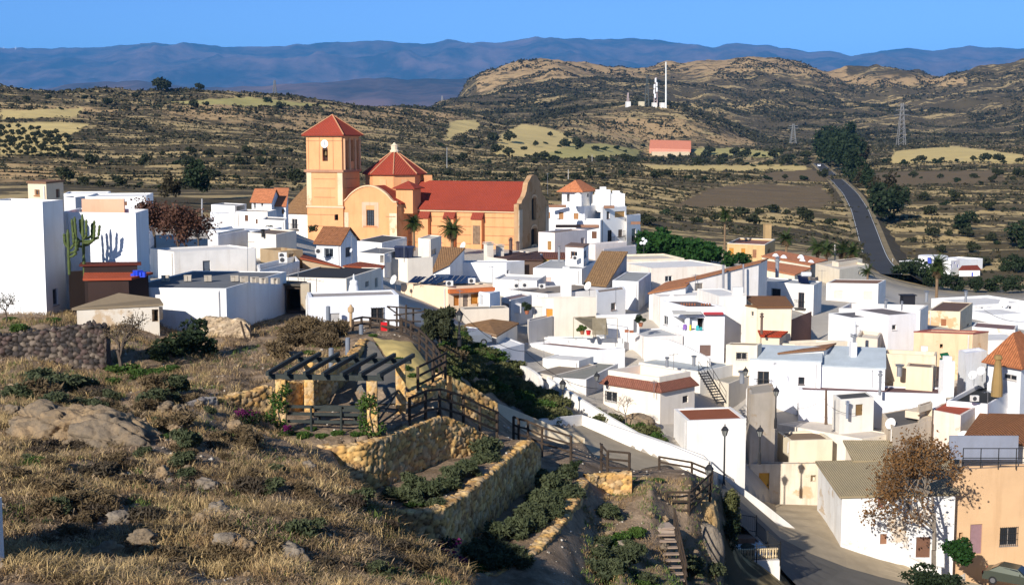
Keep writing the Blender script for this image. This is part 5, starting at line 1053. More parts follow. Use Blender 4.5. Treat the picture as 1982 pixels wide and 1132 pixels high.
def ground_mat():
    m = bpy.data.materials.new('ground'); nt, N, L, p = nodes(m); P = _pos(nt)
    def A(n):
        a = N.new('ShaderNodeAttribute'); a.attribute_name = n; s = N.new('ShaderNodeSeparateColor'); L.new(a.outputs['Color'], s.inputs[0]); return s.outputs
    za, zb, zc = A('zone_a'), A('zone_b'), A('zone_c')
    scr = _mix(nt, _noise(nt, P, 1 / 40., 5), (.05, .041, .023), (.14, .108, .06))
    # terraces / bare earth bands, stretched across the valley
    b1 = _noise(nt, P, 1., 5, .6, (1 / 150., 1 / 30., 0.)); b2 = _noise(nt, P, 1., 5, .65, (1 / 22., 1 / 7., 0.)); b3 = _noise(nt, P, 1 / 3.2, 4, .7)
    bs = _math(nt, 'SUBTRACT', _math(nt, 'ADD', _math(nt, 'ADD', _math(nt, 'MULTIPLY', b1, .85), _math(nt, 'MULTIPLY', b2, .75)), _math(nt, 'MULTIPLY', b3, .3)), _math(nt, 'MULTIPLY', zc[0], .055))
    tan = _mix(nt, b3, (.26, .185, .085), (.56, .42, .20))
    valley = _mix(nt, _ramp(nt, bs, [(.955, (0, 0, 0)), (1.035, (1, 1, 1))]), scr, tan)
    # scarps
    cn = _noise(nt, P, 1., 6, .72, (1 / 26., 1 / 26., 1 / 14.))
    cl = _math(nt, 'ADD', cn, _math(nt, 'MULTIPLY', zb[0], .26))
    valley = _mix(nt, _math(nt, 'MULTIPLY', _ramp(nt, cl, [(.56, (0, 0, 0)), (.66, (1, 1, 1))]), _math(nt, 'MINIMUM', _math(nt, 'MULTIPLY', zb[0], 2.5), 1.)), valley, _mix(nt, b3, (.28, .175, .08), (.58, .40, .20)))
    valley = _mix(nt, za[2], valley, _mix(nt, b2, (.46, .34, .13), (.66, .51, .22)))
    valley = _mix(nt, zb[1], valley, _mix(nt, b2, (.34, .30, .10), (.48, .40, .16)))
    valley = _mix(nt, zb[2], valley, _mix(nt, b2, (.13, .095, .055), (.17, .125, .075)))
    # foreground soil
    g1 = _noise(nt, P, .8, 6, .65); g2 = _noise(nt, P, 7., 5, .7)
    soil = _mix(nt, _ramp(nt, g1, [(.35, (0, 0, 0)), (.65, (1, 1, 1))]), (.21, .145, .088), (.56, .40, .26))
    soil = _mix(nt, _math(nt, 'MULTIPLY', g2, .8), soil, lerp3((.11, .08, .05), .6))
    # town concrete
    t1 = _noise(nt, P, .35, 6, .6); town = _mix(nt, t1, (.42, .37, .30), (.60, .54, .45))
    c = _mix(nt, za[1], valley, town); c = _mix(nt, za[0], c, soil)
    L.new(c, p.inputs['Base Color']); p.inputs['Roughness'].default_value = .97; p.inputs['Specular IOR Level'].default_value = .08
    _bump(nt, p, _math(nt, 'ADD', g2, _math(nt, 'MULTIPLY', g1, 2.)), .5, .15)
    return m
go = fastmesh('ground', np.stack([Xg, Yg, Zg], -1).reshape(-1, 3), quads, ground_mat(), smooth=True); struct(go)
for nm, ch_ in (('zone_a', (z_dry, z_town, yel)), ('zone_b', (clf, grn, brn)), ('zone_c', (np.clip((Yg - 1300) / 900, 0, 1), z_dry * 0, z_dry * 0))):
    a = go.data.attributes.new(nm, 'FLOAT_COLOR', 'POINT'); a.data.foreach_set('color', np.stack([*ch_, np.ones_like(Zg)], -1).astype(np.float32).ravel())
# far mountains
def ridge(name, pts, d0, d1, base, nx, ny, amp, lam, mat, seed):
    xs = np.linspace(-900, 2900, nx); t = np.linspace(0, 1, ny) ** .8; XX, T = np.meshgrid(xs, t)
    D = d0 + (d1 - d0) * T; top = np.interp(XX, [p[0] for p in pts], [p[1] for p in pts]); u = (XX - CX) / F
    ztop = -(top - YH) / F * d1 * (1 + 0 * XX) + (fbm(XX / 26., XX * 0 + seed, 5, seed) - .5) * d1 * .0026
    X = u * D * .995; sp = fbm(X / lam, D / lam * .6, 6, seed, True)
    Z = base + (ztop - base) * (T ** .75) ; Z += (sp - .6) * amp * (1 - T ** 5) * (T ** .35)
    back = [(X[-1] * 1.15, D[-1] * 1.15, Z[-1] * 0 + base)]
    X = np.vstack([X, back[0][0]]); D = np.vstack([D, back[0][1]]); Z = np.vstack([Z, back[0][2]])
    n0, n1 = Z.shape; ii = np.arange(n0 * n1).reshape(n0, n1); qs = np.stack([ii[:-1, :-1], ii[:-1, 1:], ii[1:, 1:], ii[1:, :-1]], -1).reshape(-1, 4)
    return struct(fastmesh(name, np.stack([X, D, Z], -1).reshape(-1, 3), qs, mat, smooth=True))
mm_ = bpy.data.materials.new('mountain_rock'); nt, N, L, p = nodes(mm_); P = _pos(nt)
L.new(_mix(nt, _ramp(nt, _noise(nt, P, 1 / 1400., 8, .7), [(.4, (0, 0, 0)), (.62, (1, 1, 1))]), (.025, .022, .024), (.19, .115, .10)), p.inputs['Base Color']); p.inputs['Roughness'].default_value = 1
MT = [(-900, 110), (0, 97), (150, 97), (185, 95), (220, 96), (260, 90), (300, 88), (360, 91), (400, 93), (500, 95), (560, 93), (620, 88), (700, 84), (760, 84), (820, 90), (850, 86), (870, 81), (900, 86), (940, 87), (960, 88), (990, 84), (1010, 82), (1040, 76), (1052, 79), (1100, 79), (1150, 80), (1250, 80), (1320, 88), (1380, 95), (1420, 88), (1500, 94), (1560, 105), (1600, 103), (1645, 112), (1700, 103), (1750, 98), (1800, 101), (1860, 94), (1920, 97), (1982, 100), (2900, 120)]
ridge('mountains', MT, 19000, 28000, -60, 700, 80, 900, 2300, mm_, 71)
FH = [(-900, 260), (0, 190), (150, 165), (260, 158), (400, 172), (520, 168), (600, 162), (680, 157), (740, 152), (800, 157), (860, 156), (930, 150), (1100, 150), (1300, 155), (1982, 150), (2900, 160)]
ridge('hills', FH, 8500, 11500, -60, 300, 40, 190, 1100, mm_, 81)
# ======================================================= stone walls, pergola, fences
OCHST = [(.68, .41, .145), (.62, .36, .12), (.72, .48, .20), (.50, .29, .11), (.62, .42, .21), (.42, .25, .11), (.54, .37, .19)]
DRKST = [(.09, .072, .06), (.13, .10, .08), (.06, .05, .045), (.19, .15, .115), (.10, .07, .06), (.045, .04, .038)]  # dark stone, with the wall's grazing shade put into these colours
def stone_wall(name, label, pts, zbase, th, cols, cell=.37, disp=.10, res=.075, ragged=.05, cat='wall', mortar_gap=.28, seed=1, squash=1.35, gap=.22):
    P3 = np.array([tuple(at(*p)) for p in pts]); 
    seg = np.hypot(np.diff(P3[:, 0]), np.diff(P3[:, 1])); cum = np.concatenate([[0], np.cumsum(seg)]); ns = max(8, int(cum[-1] / res)); s = np.linspace(0, cum[-1], ns)
    X, Y, Zt = (np.interp(s, cum, P3[:, k]) for k in range(3))
    if ns > 30:
        k = np.ones(9) / 9
        for arr in (X, Y, Zt): arr[:] = np.convolve(np.pad(arr, 4, 'edge'), k, 'valid')
    dx, dy = np.gradient(X), np.gradient(Y); l = np.hypot(dx, dy); nx, ny = dy / l, -dx / l      # front normal
    if ns > 30:
        nx = np.convolve(np.pad(nx, 6, 'edge'), np.ones(13) / 13, 'valid'); ny = np.convolve(np.pad(ny, 6, 'edge'), np.ones(13) / 13, 'valid')
    Zt = Zt + (fbm(s / .5, s * 0 + seed, 4, seed) - .5) * 2 * ragged
    zb = np.interp(s, cum, zbase) if isinstance(zbase, (list, tuple)) else np.full(ns, float(zbase))
    hmax = float((Zt - zb).max()); nh = max(4, int(hmax / res)); nt_ = max(3, int(th / res))
    rows = []
    for j in range(nh + 1): f = j / nh; rows.append((0., f, 0))
    for j in range(1, nt_ + 1): rows.append((j / nt_, 1., 1))
    nb = 4
    for j in range(1, nb + 1): rows.append((1., 1 - j / nb, 2))
    V, T, SS, TT, ND = [], [], [], [], []
    for w, f, kind in rows:
        z = zb + (Zt - zb) * f; x = X - nx * th * w; y = Y - ny * th * w
        t = (z - zb) if kind == 0 else ((Zt - zb) + w * th if kind == 1 else (Zt - zb) + th + (Zt - z))
        V.append(np.stack([x, y, z], -1)); TT.append(t); n = {0: np.stack([nx, ny, 0 * nx], -1), 1: np.stack([0 * nx, 0 * nx, 0 * nx + 1.], -1), 2: np.stack([-nx, -ny, 0 * nx], -1)}[kind]; ND.append(n)
    V, TT, ND = np.array(V), np.array(TT), np.array(ND); SS = np.broadcast_to(s, TT.shape)
    wx = (fbm(SS * 2, TT * 2, 3, seed + 5) - .5) * .5
    f1, f2, cid = worley((SS / cell + wx), (TT / cell * squash + wx), seed)
    g = np.clip((f2 - f1) / gap, 0, 1); bulge = (g * (1.5 - .5 * g)) * (.6 + .8 * cid)
    V = V + ND * ((bulge - .6) * disp + (fbm(SS * 5, TT * 5, 3, seed + 9) - .5) * .03)[..., None]
    tint = cmap((cid * 7.13) % 1., cols) * (.8 + .4 * vnoise(SS * 3, TT * 3, seed + 2))[..., None]
    tint = tint * (mortar_gap + (1 - mortar_gap) * np.clip(g * 1.6, 0, 1))[..., None]  # mortar tone on bonded walls, painted gap shade on the dry-stone wall
    nr_, nc_ = TT.shape; ii = np.arange(nr_ * nc_).reshape(nr_, nc_); q = np.stack([ii[:-1, :-1], ii[:-1, 1:], ii[1:, 1:], ii[1:, :-1]], -1).reshape(-1, 4)
    VV = V.reshape(-1, 3); TTn = tint.reshape(-1, 3)
    ends = []
    for c in (0, nc_ - 1):
        col = ii[:, c]; k = nh + 1   # front column k, back column nb
        for j in range(nb):
            a0, a1 = col[int(nh * j / nb)], col[int(nh * (j + 1) / nb)]; b0, b1 = col[-1 - j], col[-2 - j]
            ends.append([a0, b0, b1, a1] if c == 0 else [b0, a0, a1, b1])
    q = np.vstack([q, np.array(ends)])
    o = fastmesh(name, VV, q, attr_mat('stone'), TTn, smooth=False); rebase(o); return tag(o, label, cat)
stone_wall('retaining_wall', 'ochre stone retaining wall below the pergola, upper of the three tiers', [(575, 864, 59.3), (640, 865, 59.5), (700, 862, 59.9), (738, 851, 61), (800, 825, 63.7), (858, 805, 66.2), (900, 820, 67.5), (948, 843, 69.3)], -18.2, .55, OCHST, seed=3)
stone_wall('retaining_wall', 'ochre stone retaining wall of the middle tier with a shaded right end', [(740, 994, 56.3), (800, 992, 56.6), (860, 985, 57), (905, 955, 60), (955, 915, 64), (1000, 874, 68.3), (1032, 853, 70.2), (1046, 872, 72)], -20.2, .6, OCHST, seed=7)
stone_wall('retaining_wall', 'ochre stone retaining wall of the lowest tier at the bottom edge', [(890, 1122, 55.4), (960, 1112, 56), (1010, 1088, 57.5), (1050, 1060, 59.5), (1085, 1020, 62.5), (1110, 985, 66), (1139, 929, 71.7)], -23.2, .6, OCHST, seed=11)
stone_wall('retaining_wall', 'low sunlit stone wall ending in a post beside the dirt landing', [(1140, 922, 72.6), (1165, 919, 73.4), (1200, 917, 73.6), (1226, 916, 73.6)], -21.4, .5, OCHST, seed=13)
stone_wall('path_wall', 'tall shaded stone wall left of the asphalt path behind the pergola', [(548, 740, 65.6), (590, 741, 67.2), (640, 722, 69.3), (672, 702, 72), (690, 684, 75), (712, 656, 80)], [-14.4, -14.4, -14.2, -13.8, -13.4, -12.8], .5, OCHST, seed=17)
stone_wall('path_wall', 'stone wall holding the end of the yellow path above the fence', [(790, 768, 68.6), (820, 756, 69.6), (864, 731, 71.8)], -15.6, .5, OCHST, seed=19)
stone_wall('path_wall', 'thick sloping stone wall with a sunlit tan top right of the path', [(872, 728, 72.4), (900, 742, 73.2), (930, 758, 74), (965, 782, 75)], [-15.8, -16.4, -17, -17.6], 1.3, OCHST, seed=23)
stone_wall('garden_wall', 'curved stone garden wall left of the pergola', [(418, 772, 62), (438, 768, 62.6), (470, 762, 63.4), (528, 747, 64.6)], -14.2, .4, OCHST, seed=29)
stone_wall('garden_wall', 'very low stone wall edging the flower bed left of the pergola', [(436, 812, 60.5), (450, 815, 60.2), (490, 832, 59.4), (525, 848, 58.8)], -14.4, .35, OCHST, seed=31, ragged=.03)
stone_wall('garden_wall', 'short broken grey stone wall beside the curved garden wall', [(362, 782, 60), (395, 770, 60.4), (420, 772, 61)], -13.8, .4, [(.3, .27, .24), (.22, .2, .18), (.36, .32, .27), (.18, .16, .15)], seed=37, ragged=.12)
stone_wall('dry_stone_wall', 'big dark dry-stone wall below the tall white block at the left', [(-60, 655, 71.5), (30, 648, 71), (90, 640, 70.6), (150, 630, 70), (190, 628, 69.8), (208, 640, 69.8)], [-12.6] * 6, .7, DRKST, cell=.32, disp=.2, mortar_gap=.01, gap=.5, seed=41, ragged=.12, squash=1.15)
stone_wall('ruined_wall', 'broken tan rubble wall in front of the big grey-roofed white house', [(383, 618, 84), (405, 614, 84), (440, 617, 84), (470, 618, 84), (486, 634, 84)], -13.6, .5, [(.5, .37, .23), (.42, .32, .21), (.56, .44, .30), (.36, .27, .18)], cell=.25, disp=.06, seed=43, ragged=.12)
# path over the crest
sheetm = street_mat('yellow_dirt', (.62, .46, .17), .18, 1.2)
def strip(name, A, B, mat, lift=.05, n=10, sub=10):
    """strip draped on the terrain between two pixel-depth polylines"""
    a = np.array([tuple(at(*p))[:2] for p in A]); b = np.array([tuple(at(*p))[:2] for p in B]); k = len(a)
    t = np.linspace(0, k - 1, (k - 1) * sub + 1); ax, ay, bx, by = (np.interp(t, range(k), q) for q in (a[:, 0], a[:, 1], b[:, 0], b[:, 1]))
    w = np.linspace(0, 1, n + 1)[:, None]; X = ax * (1 - w) + bx * w; Y = ay * (1 - w) + by * w; Z = zt_f(X, Y) + lift
    n0, n1 = X.shape; ii = np.arange(n0 * n1).reshape(n0, n1); q = np.stack([ii[:-1, :-1], ii[1:, :-1], ii[1:, 1:], ii[:-1, 1:]], -1).reshape(-1, 4)
    return struct(fastmesh(name, np.stack([X, Y, Z], -1).reshape(-1, 3), q, mat, smooth=True))
strip('path_asphalt', [(672, 790, 68.6), (690, 762, 69.5), (694, 725, 73), (700, 690, 76.5), (716, 668, 79.5)], [(800, 790, 68), (800, 765, 69), (775, 725, 73), (740, 690, 76.5), (722, 668, 79.5)], ASPH, .07)
strip('path_dirt', [(722, 668, 80.2), (742, 690, 76.8), (778, 726, 73.2), (800, 756, 69.6)], [(795, 660, 81), (825, 690, 77.6), (850, 715, 74.5), (862, 735, 72)], sheetm, .09)
FENCE = basic('fence_wood', (.055, .038, .026), .9, .3, 5.); PERG = basic('pergola_wood', (.032, .038, .034), .75, .3, 4.)
def fence(name, label, pts, h, nr=3, mat=None, rail=.12, post=.08, top=.0):
    P3 = [at(*p) for p in pts]; m0 = P3[len(P3) // 2]; root = thing(name, label, 'fence', tuple(m0))
    for p in P3: m = MB(); m.tube([p - UZ * .5, p + UZ * (h + top)], post, 8); m.build('post', mat or FENCE, root)
    for a, b in zip(P3[:-1], P3[1:]):
        for k in range(nr):
            z = h * (.96 - k * .36) if nr == 3 else h * (.95 - k * .45); m = MB(); d = (b - a); n = Vector((-d.y, d.x, 0)).normalized()
            m.box(a + UZ * z - n * .11 - d * .02, d * 1.04, n * .05, UZ * rail); m.build('rail', mat or FENCE, root)
    return root
fence('wooden_fence', 'dark wooden fence across the crest in front of the long white house', [(683, 654, 84), (700, 650, 85), (717, 651, 85.5), (737, 653, 85.5), (752, 656, 85), (776, 656, 84.5)], 1.2)
fence('wooden_fence', 'dark wooden fence curving down the right side of the yellow path', [(778, 654, 84), (796, 664, 82), (812, 676, 80), (826, 690, 77.8), (840, 706, 75.6), (851, 722, 74), (859, 738, 73)], 1.25)
fence('wooden_fence', 'short wooden fence on top of the stone path wall', [(809, 757, 69.6), (838, 742, 71), (862, 728, 72.2)], 1.3)
fence('wooden_fence', 'wooden fence with tall posts on the upper retaining wall', [(793, 822, 64), (824, 808, 65.2), (851, 804, 66.5), (873, 810, 67.3), (897, 817, 68.2), (929, 833, 69.3), (962, 846, 70.6)], 1.35)
fence('wooden_fence', 'wooden fence running in front of the cream parapet wall', [(994, 848, 77), (1004, 853, 77), (1022, 857, 77.3), (1049, 869, 77), (1105, 886, 77)], 1.3)
fence('wooden_fence', 'short leaning wooden fence above the low sunlit stone wall', [(1164, 900, 78), (1176, 915, 75.6), (1218, 919, 75.6)], 1.3)
fence('wooden_fence', 'low two-rail wooden fence at the back of the dirt landing', [(1276, 906, 84), (1339, 917, 83), (1378, 933, 81)], .75, 2)
fence('wooden_fence', 'wooden handrail around the right side of the dirt landing', [(1289, 1000, 74), (1333, 1000, 74.3), (1374, 962, 77)], 1.45)
# pergola
Zp = -13.62
FL, FR, BL, BR = (atz(x, d, Zp) for x, d in ((545, 61.9), (721, 61.5), (599, 66.8), (776, 66.3)))
pg = thing('pergola', 'dark wooden pergola on four ochre stone pillars with seven rafters', 'pergola', tuple((FL + BR) / 2))
def pillar(p, h, w=.48):
    ny_, nx_ = int(h / .06), 36; a = np.linspace(0, 2 * math.pi, nx_, endpoint=False); X, Z = np.meshgrid(a, np.linspace(0, h, ny_))
    r = w / 2 / np.maximum(np.abs(np.cos(X)), np.abs(np.sin(X))); r = np.minimum(r, w * .66); s = X * w * .65
    f1, f2, cid = worley(np.mod(s, 99) / .24, Z / .2, int(abs(p.x * 100)) % 97); g = np.clip((f2 - f1) / .2, 0, 1)
    r = r + (g - .6) * .035; V = np.stack([p.x + r * np.cos(X + .15), p.y + r * np.sin(X + .15), p.z - .1 + Z], -1)
    tint = cmap((cid * 7.13) % 1., OCHST) * (.5 + .5 * np.clip(g * 1.5, 0, 1))[..., None]; ii = np.arange(ny_ * nx_).reshape(ny_, nx_); i2 = np.roll(ii, -1, 1)
    q = np.stack([ii[:-1], i2[:-1], i2[1:], ii[1:]], -1).reshape(-1, 4); q = np.vstack([q, [[ii[-1, 0], ii[-1, 9], ii[-1, 18], ii[-1, 27]]]])
    fastmesh('pillar', V.reshape(-1, 3), q, attr_mat('stone'), tint.reshape(-1, 3), parent=pg)
for p in (FL, FR, BL, BR): pillar(p, 2.62)
zb_ = Zp + 2.5
def beam(nm, a, b, w, h, ext=0.):
    d = (b - a); d2 = d.normalized(); n = Vector((-d2.y, d2.x, 0)).normalized(); m = MB(); m.box(a - d2 * ext - n * w / 2, d + d2 * ext * 2, n * w, UZ * h); m.build(nm, PERG, pg)
up = lambda p, z: Vector((p.x, p.y, z))
beam('beam', up(FL, zb_), up(FR, zb_), .18, .24, .55); beam('beam', up(BL, zb_), up(BR, zb_), .18, .24, .55)
for k in range(7):
    t = -.11 + k * 1.22 / 6; a = FL.lerp(FR, t); b = BL.lerp(BR, t); beam('rafter', up(a, zb_ + .245), up(b, zb_ + .245), .15, .2, .55)
# railing and bench
rl = thing('railing', 'dark wooden plank railing between the front pergola pillars', 'railing', tuple((FL + FR) / 2))
for z in (.42, .78, 1.12):
    m = MB(); d = FR - FL; n = Vector((-d.y, d.x, 0)).normalized(); m.box(FL + UZ * z + d * .06 + n * .1, d * .88, n * .06, UZ * .14); m.build('rail', PERG, rl)
for t in (.33, .66): m = MB(); p = FL.lerp(FR, t); m.tube([p - UZ * .2, p + UZ * 1.25], .06, 8); m.build('post', PERG, rl)
rs = thing('railing', 'dark wooden cross-braced railing on the right side of the pergola', 'railing', tuple((FR + BR) / 2))
d = BR - FR; n = Vector((-d.y, d.x, 0)).normalized()
for za, zc in ((.2, 1.1), (1.1, .2)):
    m = MB(); m.box(FR + d * .1 + UZ * za, d * .8 + UZ * (zc - za), n * .06, UZ * .1); m.build('brace', PERG, rs)
for z in (.15, 1.15): m = MB(); m.box(FR + d * .07 + UZ * z, d * .86, n * .06, UZ * .1); m.build('rail', PERG, rs)
bn = thing('bench', 'dark wooden bench under the pergola behind the plank railing', 'bench', tuple(FL.lerp(FR, .55) + Vector((0, 1.2, 0))))
b0 = FL.lerp(FR, .3) + Vector((0, 1.5, 0)); d = (FR - FL) * .5; n = Vector((-d.y, d.x, 0)).normalized()
m = MB(); [m.box(b0 + UZ * .43 + n * .16 * k, d, n * .13, UZ * .05) for k in range(3)]; m.build('seat', PERG, bn)
m = MB(); [m.box(b0 + UZ * (.6 + .17 * k) + n * (.5 + .03 * k), d, n * .04, UZ * .13) for k in range(2)]; m.build('backrest', PERG, bn)
for t in (.08, .9):
    for e in (.03, .42): m = MB(); m.box(b0 + d * t + n * e, d.normalized() * .07, n * .07, UZ * .43); m.build('leg', PERG, bn)
# grey posts on the path wall
for i, (x, y0, y1, dd) in enumerate(((635, 594, 624, 87), (699, 630, 654, 82.5), (673, 655, 682, 76.5), (641, 675, 700, 72.5))):
    m = MB(); p = at(x, y1, dd); t = at(x, y0, dd); m.tube([p - UZ * .6, t], .14, 10); m.tube([t, t + UZ * .05], [.15, .1], 10); o = m.build('bollard', basic('grey_blue_paint', (.17, .19, .22), .6)); rebase(o)
    tag(o, 'round grey-blue post ' + ['beside the wooden door of the long white house', 'at the left end of the crest fence', 'on the sloping cap of the shaded path wall', 'just behind the pergola rafters'][i], 'post')
m = MB(); p = at(679, 634, 86); t = at(679, 594, 86); m.tube([p - UZ * .5, t - UZ * .3], .1, 8); m.lathe(t - UZ * .35, [(.17, 0), (.2, .1), (.2, .3), (.1, .38), (.05, .5)], 10); o = m.build('wayside_post', basic('tan_post', (.45, .3, .16), .8)); rebase(o); tag(o, 'slim tan wooden post with a small white top near the crest fence', 'post')
m = MB(); p = at(466, 622, 83.6); t = at(479, 668, 82.4); m.tube([t - UZ * .1, p], .07, 6); o = m.build('plank', FENCE); rebase(o); tag(o, 'dark plank leaning against the broken rubble wall', 'plank')
m = MB(); a = at(737, 628, 85.3); m.box(a - UZ * .5, (.42, 0, 0), (0, .06, 0), UZ * .65); m.box(a + Vector((.05, -.02, -.62)), (.3, 0, 0), (0, .07, 0), UZ * .14); o = m.build('cloth', basic('red_cloth', (.5, .015, .02), .9)); rebase(o); tag(o, 'bright red cloth hanging on the crest fence', 'cloth')
# timber frame hut / lattice at the end of the crest
lt = thing('timber_frame', 'dark weathered timber canopy frame at the end of the crest fence', 'frame', tuple(at(785, 655, 86)))
for x, y0, y1, dd in ((768, 594, 655, 86.5), (786, 590, 655, 86), (800, 598, 655, 86.5)): m = MB(); m.tube([at(x, y1, dd) - UZ * .5, at(x, y0, dd)], .07, 6); m.build('post', FENCE, lt)
for (x0, y0, x1, y1) in ((749, 593, 775, 612), (749, 593, 815, 598), (762, 610, 822, 603), (765, 622, 815, 622), (770, 634, 812, 634), (775, 645, 808, 645)): m = MB(); m.tube([at(x0, y0, 86), at(x1, y1, 86.4)], .05, 6); m.build('rail', FENCE, lt)
# stairs
st = thing('staircase', 'steep wooden outdoor stairs with a handrail below the dirt landing', 'stairs', tuple(at(1290, 1080, 68)))
sa, sb = at(1283, 1022, 70.6), at(1306, 1135, 66.6); nst = 10
dv = (sb - sa); hv = Vector((dv.x, dv.y, 0)); pn = Vector((-hv.y, hv.x, 0)).normalized()
for k in range(nst):
    p = sa + dv * (k / (nst - 1)); m = MB(); m.box(p - pn * .55, pn * 1.1, hv.normalized() * .3, UZ * .07); m.build('step', basic('step_wood', (.3, .22, .16), .9, .3), st)
for s in (-.6, .6): m = MB(); m.box(sa + pn * s - UZ * .2, dv, pn * .06, UZ * .26); m.build('stringer', FENCE, st)
for k in (0, 4, 8): p = sa + dv * (k / (nst - 1)) - pn * -.62; m = MB(); m.tube([p - UZ * .3, p + UZ * 1.1], .06, 6); m.build('post', FENCE, st)
for z in (.55, 1.05): m = MB(); m.tube([sa + pn * .62 + UZ * z, sb + pn * .62 + UZ * z], .05, 6); m.build('handrail', FENCE, st)
m = MB(); p = at(1275, 1018, 70.8); m.cbox(p - UZ * .9, 1.5, 1.0, .95, .2); m.build('landing', plaster((.42, .33, .26), .6, .4), st)
# rocks
def rock(name, label, c, r, sx, sy, sz, mat, seed, rz=0., sub=5, cat='rock', rough=.45):
    import bmesh
    bm = bmesh.new(); bmesh.ops.create_icosphere(bm, subdivisions=sub, radius=1); V = np.array([v.co[:] for v in bm.verts]); Fc = np.array([[v.index for v in f.verts] for f in bm.faces]); bm.free()
    q = V * 1.3 + seed * 3.7
    n = fbm(q[:, 0] + q[:, 2] * .7, q[:, 1] - q[:, 2] * .6, 5, seed, True); f1, f2, cid = worley(q[:, 0] * .9 + q[:, 2] * .5, q[:, 1] * .9 + q[:, 2] * .8, seed)
    g1, g2, gid = worley(q[:, 0] * 2.1 - q[:, 2] * 1.3, q[:, 1] * 2.1 + q[:, 2] * 1.1, seed + 50)
    k = 1 + (gid - .5) * rough * .3 + (n - .6) * rough - np.clip(.10 - (f2 - f1), 0, 1) * 2.6 * rough - np.clip(.07 - (g2 - g1), 0, 1) * 2.2 * rough + (cid - .5) * rough * .5
    V = V * k[:, None] * np.array([sx, sy, sz]) * r; cs, sn = math.cos(rz), math.sin(rz); V = np.stack([V[:, 0] * cs - V[:, 1] * sn, V[:, 0] * sn + V[:, 1] * cs, V[:, 2]], 1) + np.array(c)
    o = fastmesh(name, V, Fc, mat, smooth=False); rebase(o); return tag(o, label, cat)
def rockmat(name, c1, c2, c3):
    m = bpy.data.materials.new(name); nt, N, L, p = nodes(m); P = _pos(nt); a = _noise(nt, P, .55, 7, .65); b = _noise(nt, P, 5., 6, .75)
    c = _mix(nt, _ramp(nt, a, [(.4, (0, 0, 0)), (.6, (1, 1, 1))]), c1, c2); c = _mix(nt, _ramp(nt, b, [(.45, (0, 0, 0)), (.75, (1, 1, 1))]), c, c3); L.new(c, p.inputs['Base Color']); p.inputs['Roughness'].default_value = .95; p.inputs['Specular IOR Level'].default_value = .1; _bump(nt, p, b, .8, .12); return m
RK1 = rockmat('grey_tan_rock', (.21, .165, .115), (.36, .25, .14), (.13, .105, .08)); RK2 = rockmat('ochre_rock', (.52, .32, .12), (.58, .40, .2), (.30, .19, .09)); RK3 = rockmat('grey_rock', (.30, .25, .19), (.25, .20, .15), (.17, .14, .105))
rock('rock_outcrop', 'large tan cracked rock outcrop at the left, below the shrubs', tuple(at(95, 850, 50) + Vector((0, 1., -.3))), 1, 2.3, 1.6, 1.25, RK1, 3, .2, 6, rough=.6)
rock('rock_outcrop', 'broad grey slab of rock in the dry slope, right of the tan outcrop', tuple(at(185, 868, 48.5) + Vector((0, 1, -.35))), 1, 2.2, 1.5, 1.2, RK1, 5, -.25, 6, rough=.6)
rock('rock_outcrop', 'smaller dark cracked rock beside the green weeds of the slope', tuple(at(248, 855, 49.5) + Vector((0, .6, -.3))), 1, 1.05, .9, 1.0, RK1, 8, .6, 6, rough=.65)
rock('cliff_rock', 'sunlit ochre rock face under the landing handrail', tuple(at(1352, 1010, 76.5) + Vector((0, .8, -.6))), 1, 1.35, 1.1, 2.0, RK2, 12, .1, rough=.35)
rock('cliff_rock', 'ochre rock buttress beside the wooden stairs', tuple(at(1318, 1030, 74) + Vector((0, .8, -.6))), 1, .8, .9, 1.9, RK2, 14, .1, rough=.35)
rock('boulder', 'big smooth grey boulder at the foot of the ochre rock face', tuple(at(1368, 1068, 74.6) + Vector((0, .8, -.3))), 1, 1.15, 1.0, 1.7, RK3, 16, .3, rough=.22)
rock('boulder', 'pale rock among the bushes right of the white parapet', tuple(at(1232, 818, 105) + Vector((0, 1, -.4))), 1, 1.6, 1.1, .9, RK1, 18, .3)
rock('boulder', 'dark round boulder in the bottom-left corner', tuple(at(4, 1128, 26.5) + Vector((0, .2, -.1))), 1, .33, .33, .36, RK3, 21, .3, 4, rough=.15)
m = MB(); a = at(-400, 975, 28); b_ = at(-7, 975, 27.2); hh = 4.0; m.box(b_ - UZ * 1.25, Vector((-3, .3, 0)), (0, .3, 0), UZ * 1.32); m.box(b_ - UZ * 1.25 + Vector((-3, .3, 0)), (1.6, 0, 0), (0, 2.0, 0), UZ * 1.4); o = m.build('plastered_wall', plaster(W, .6)); rebase(o); tag(o, 'sliver of white plastered wall at the left frame edge', 'wall')
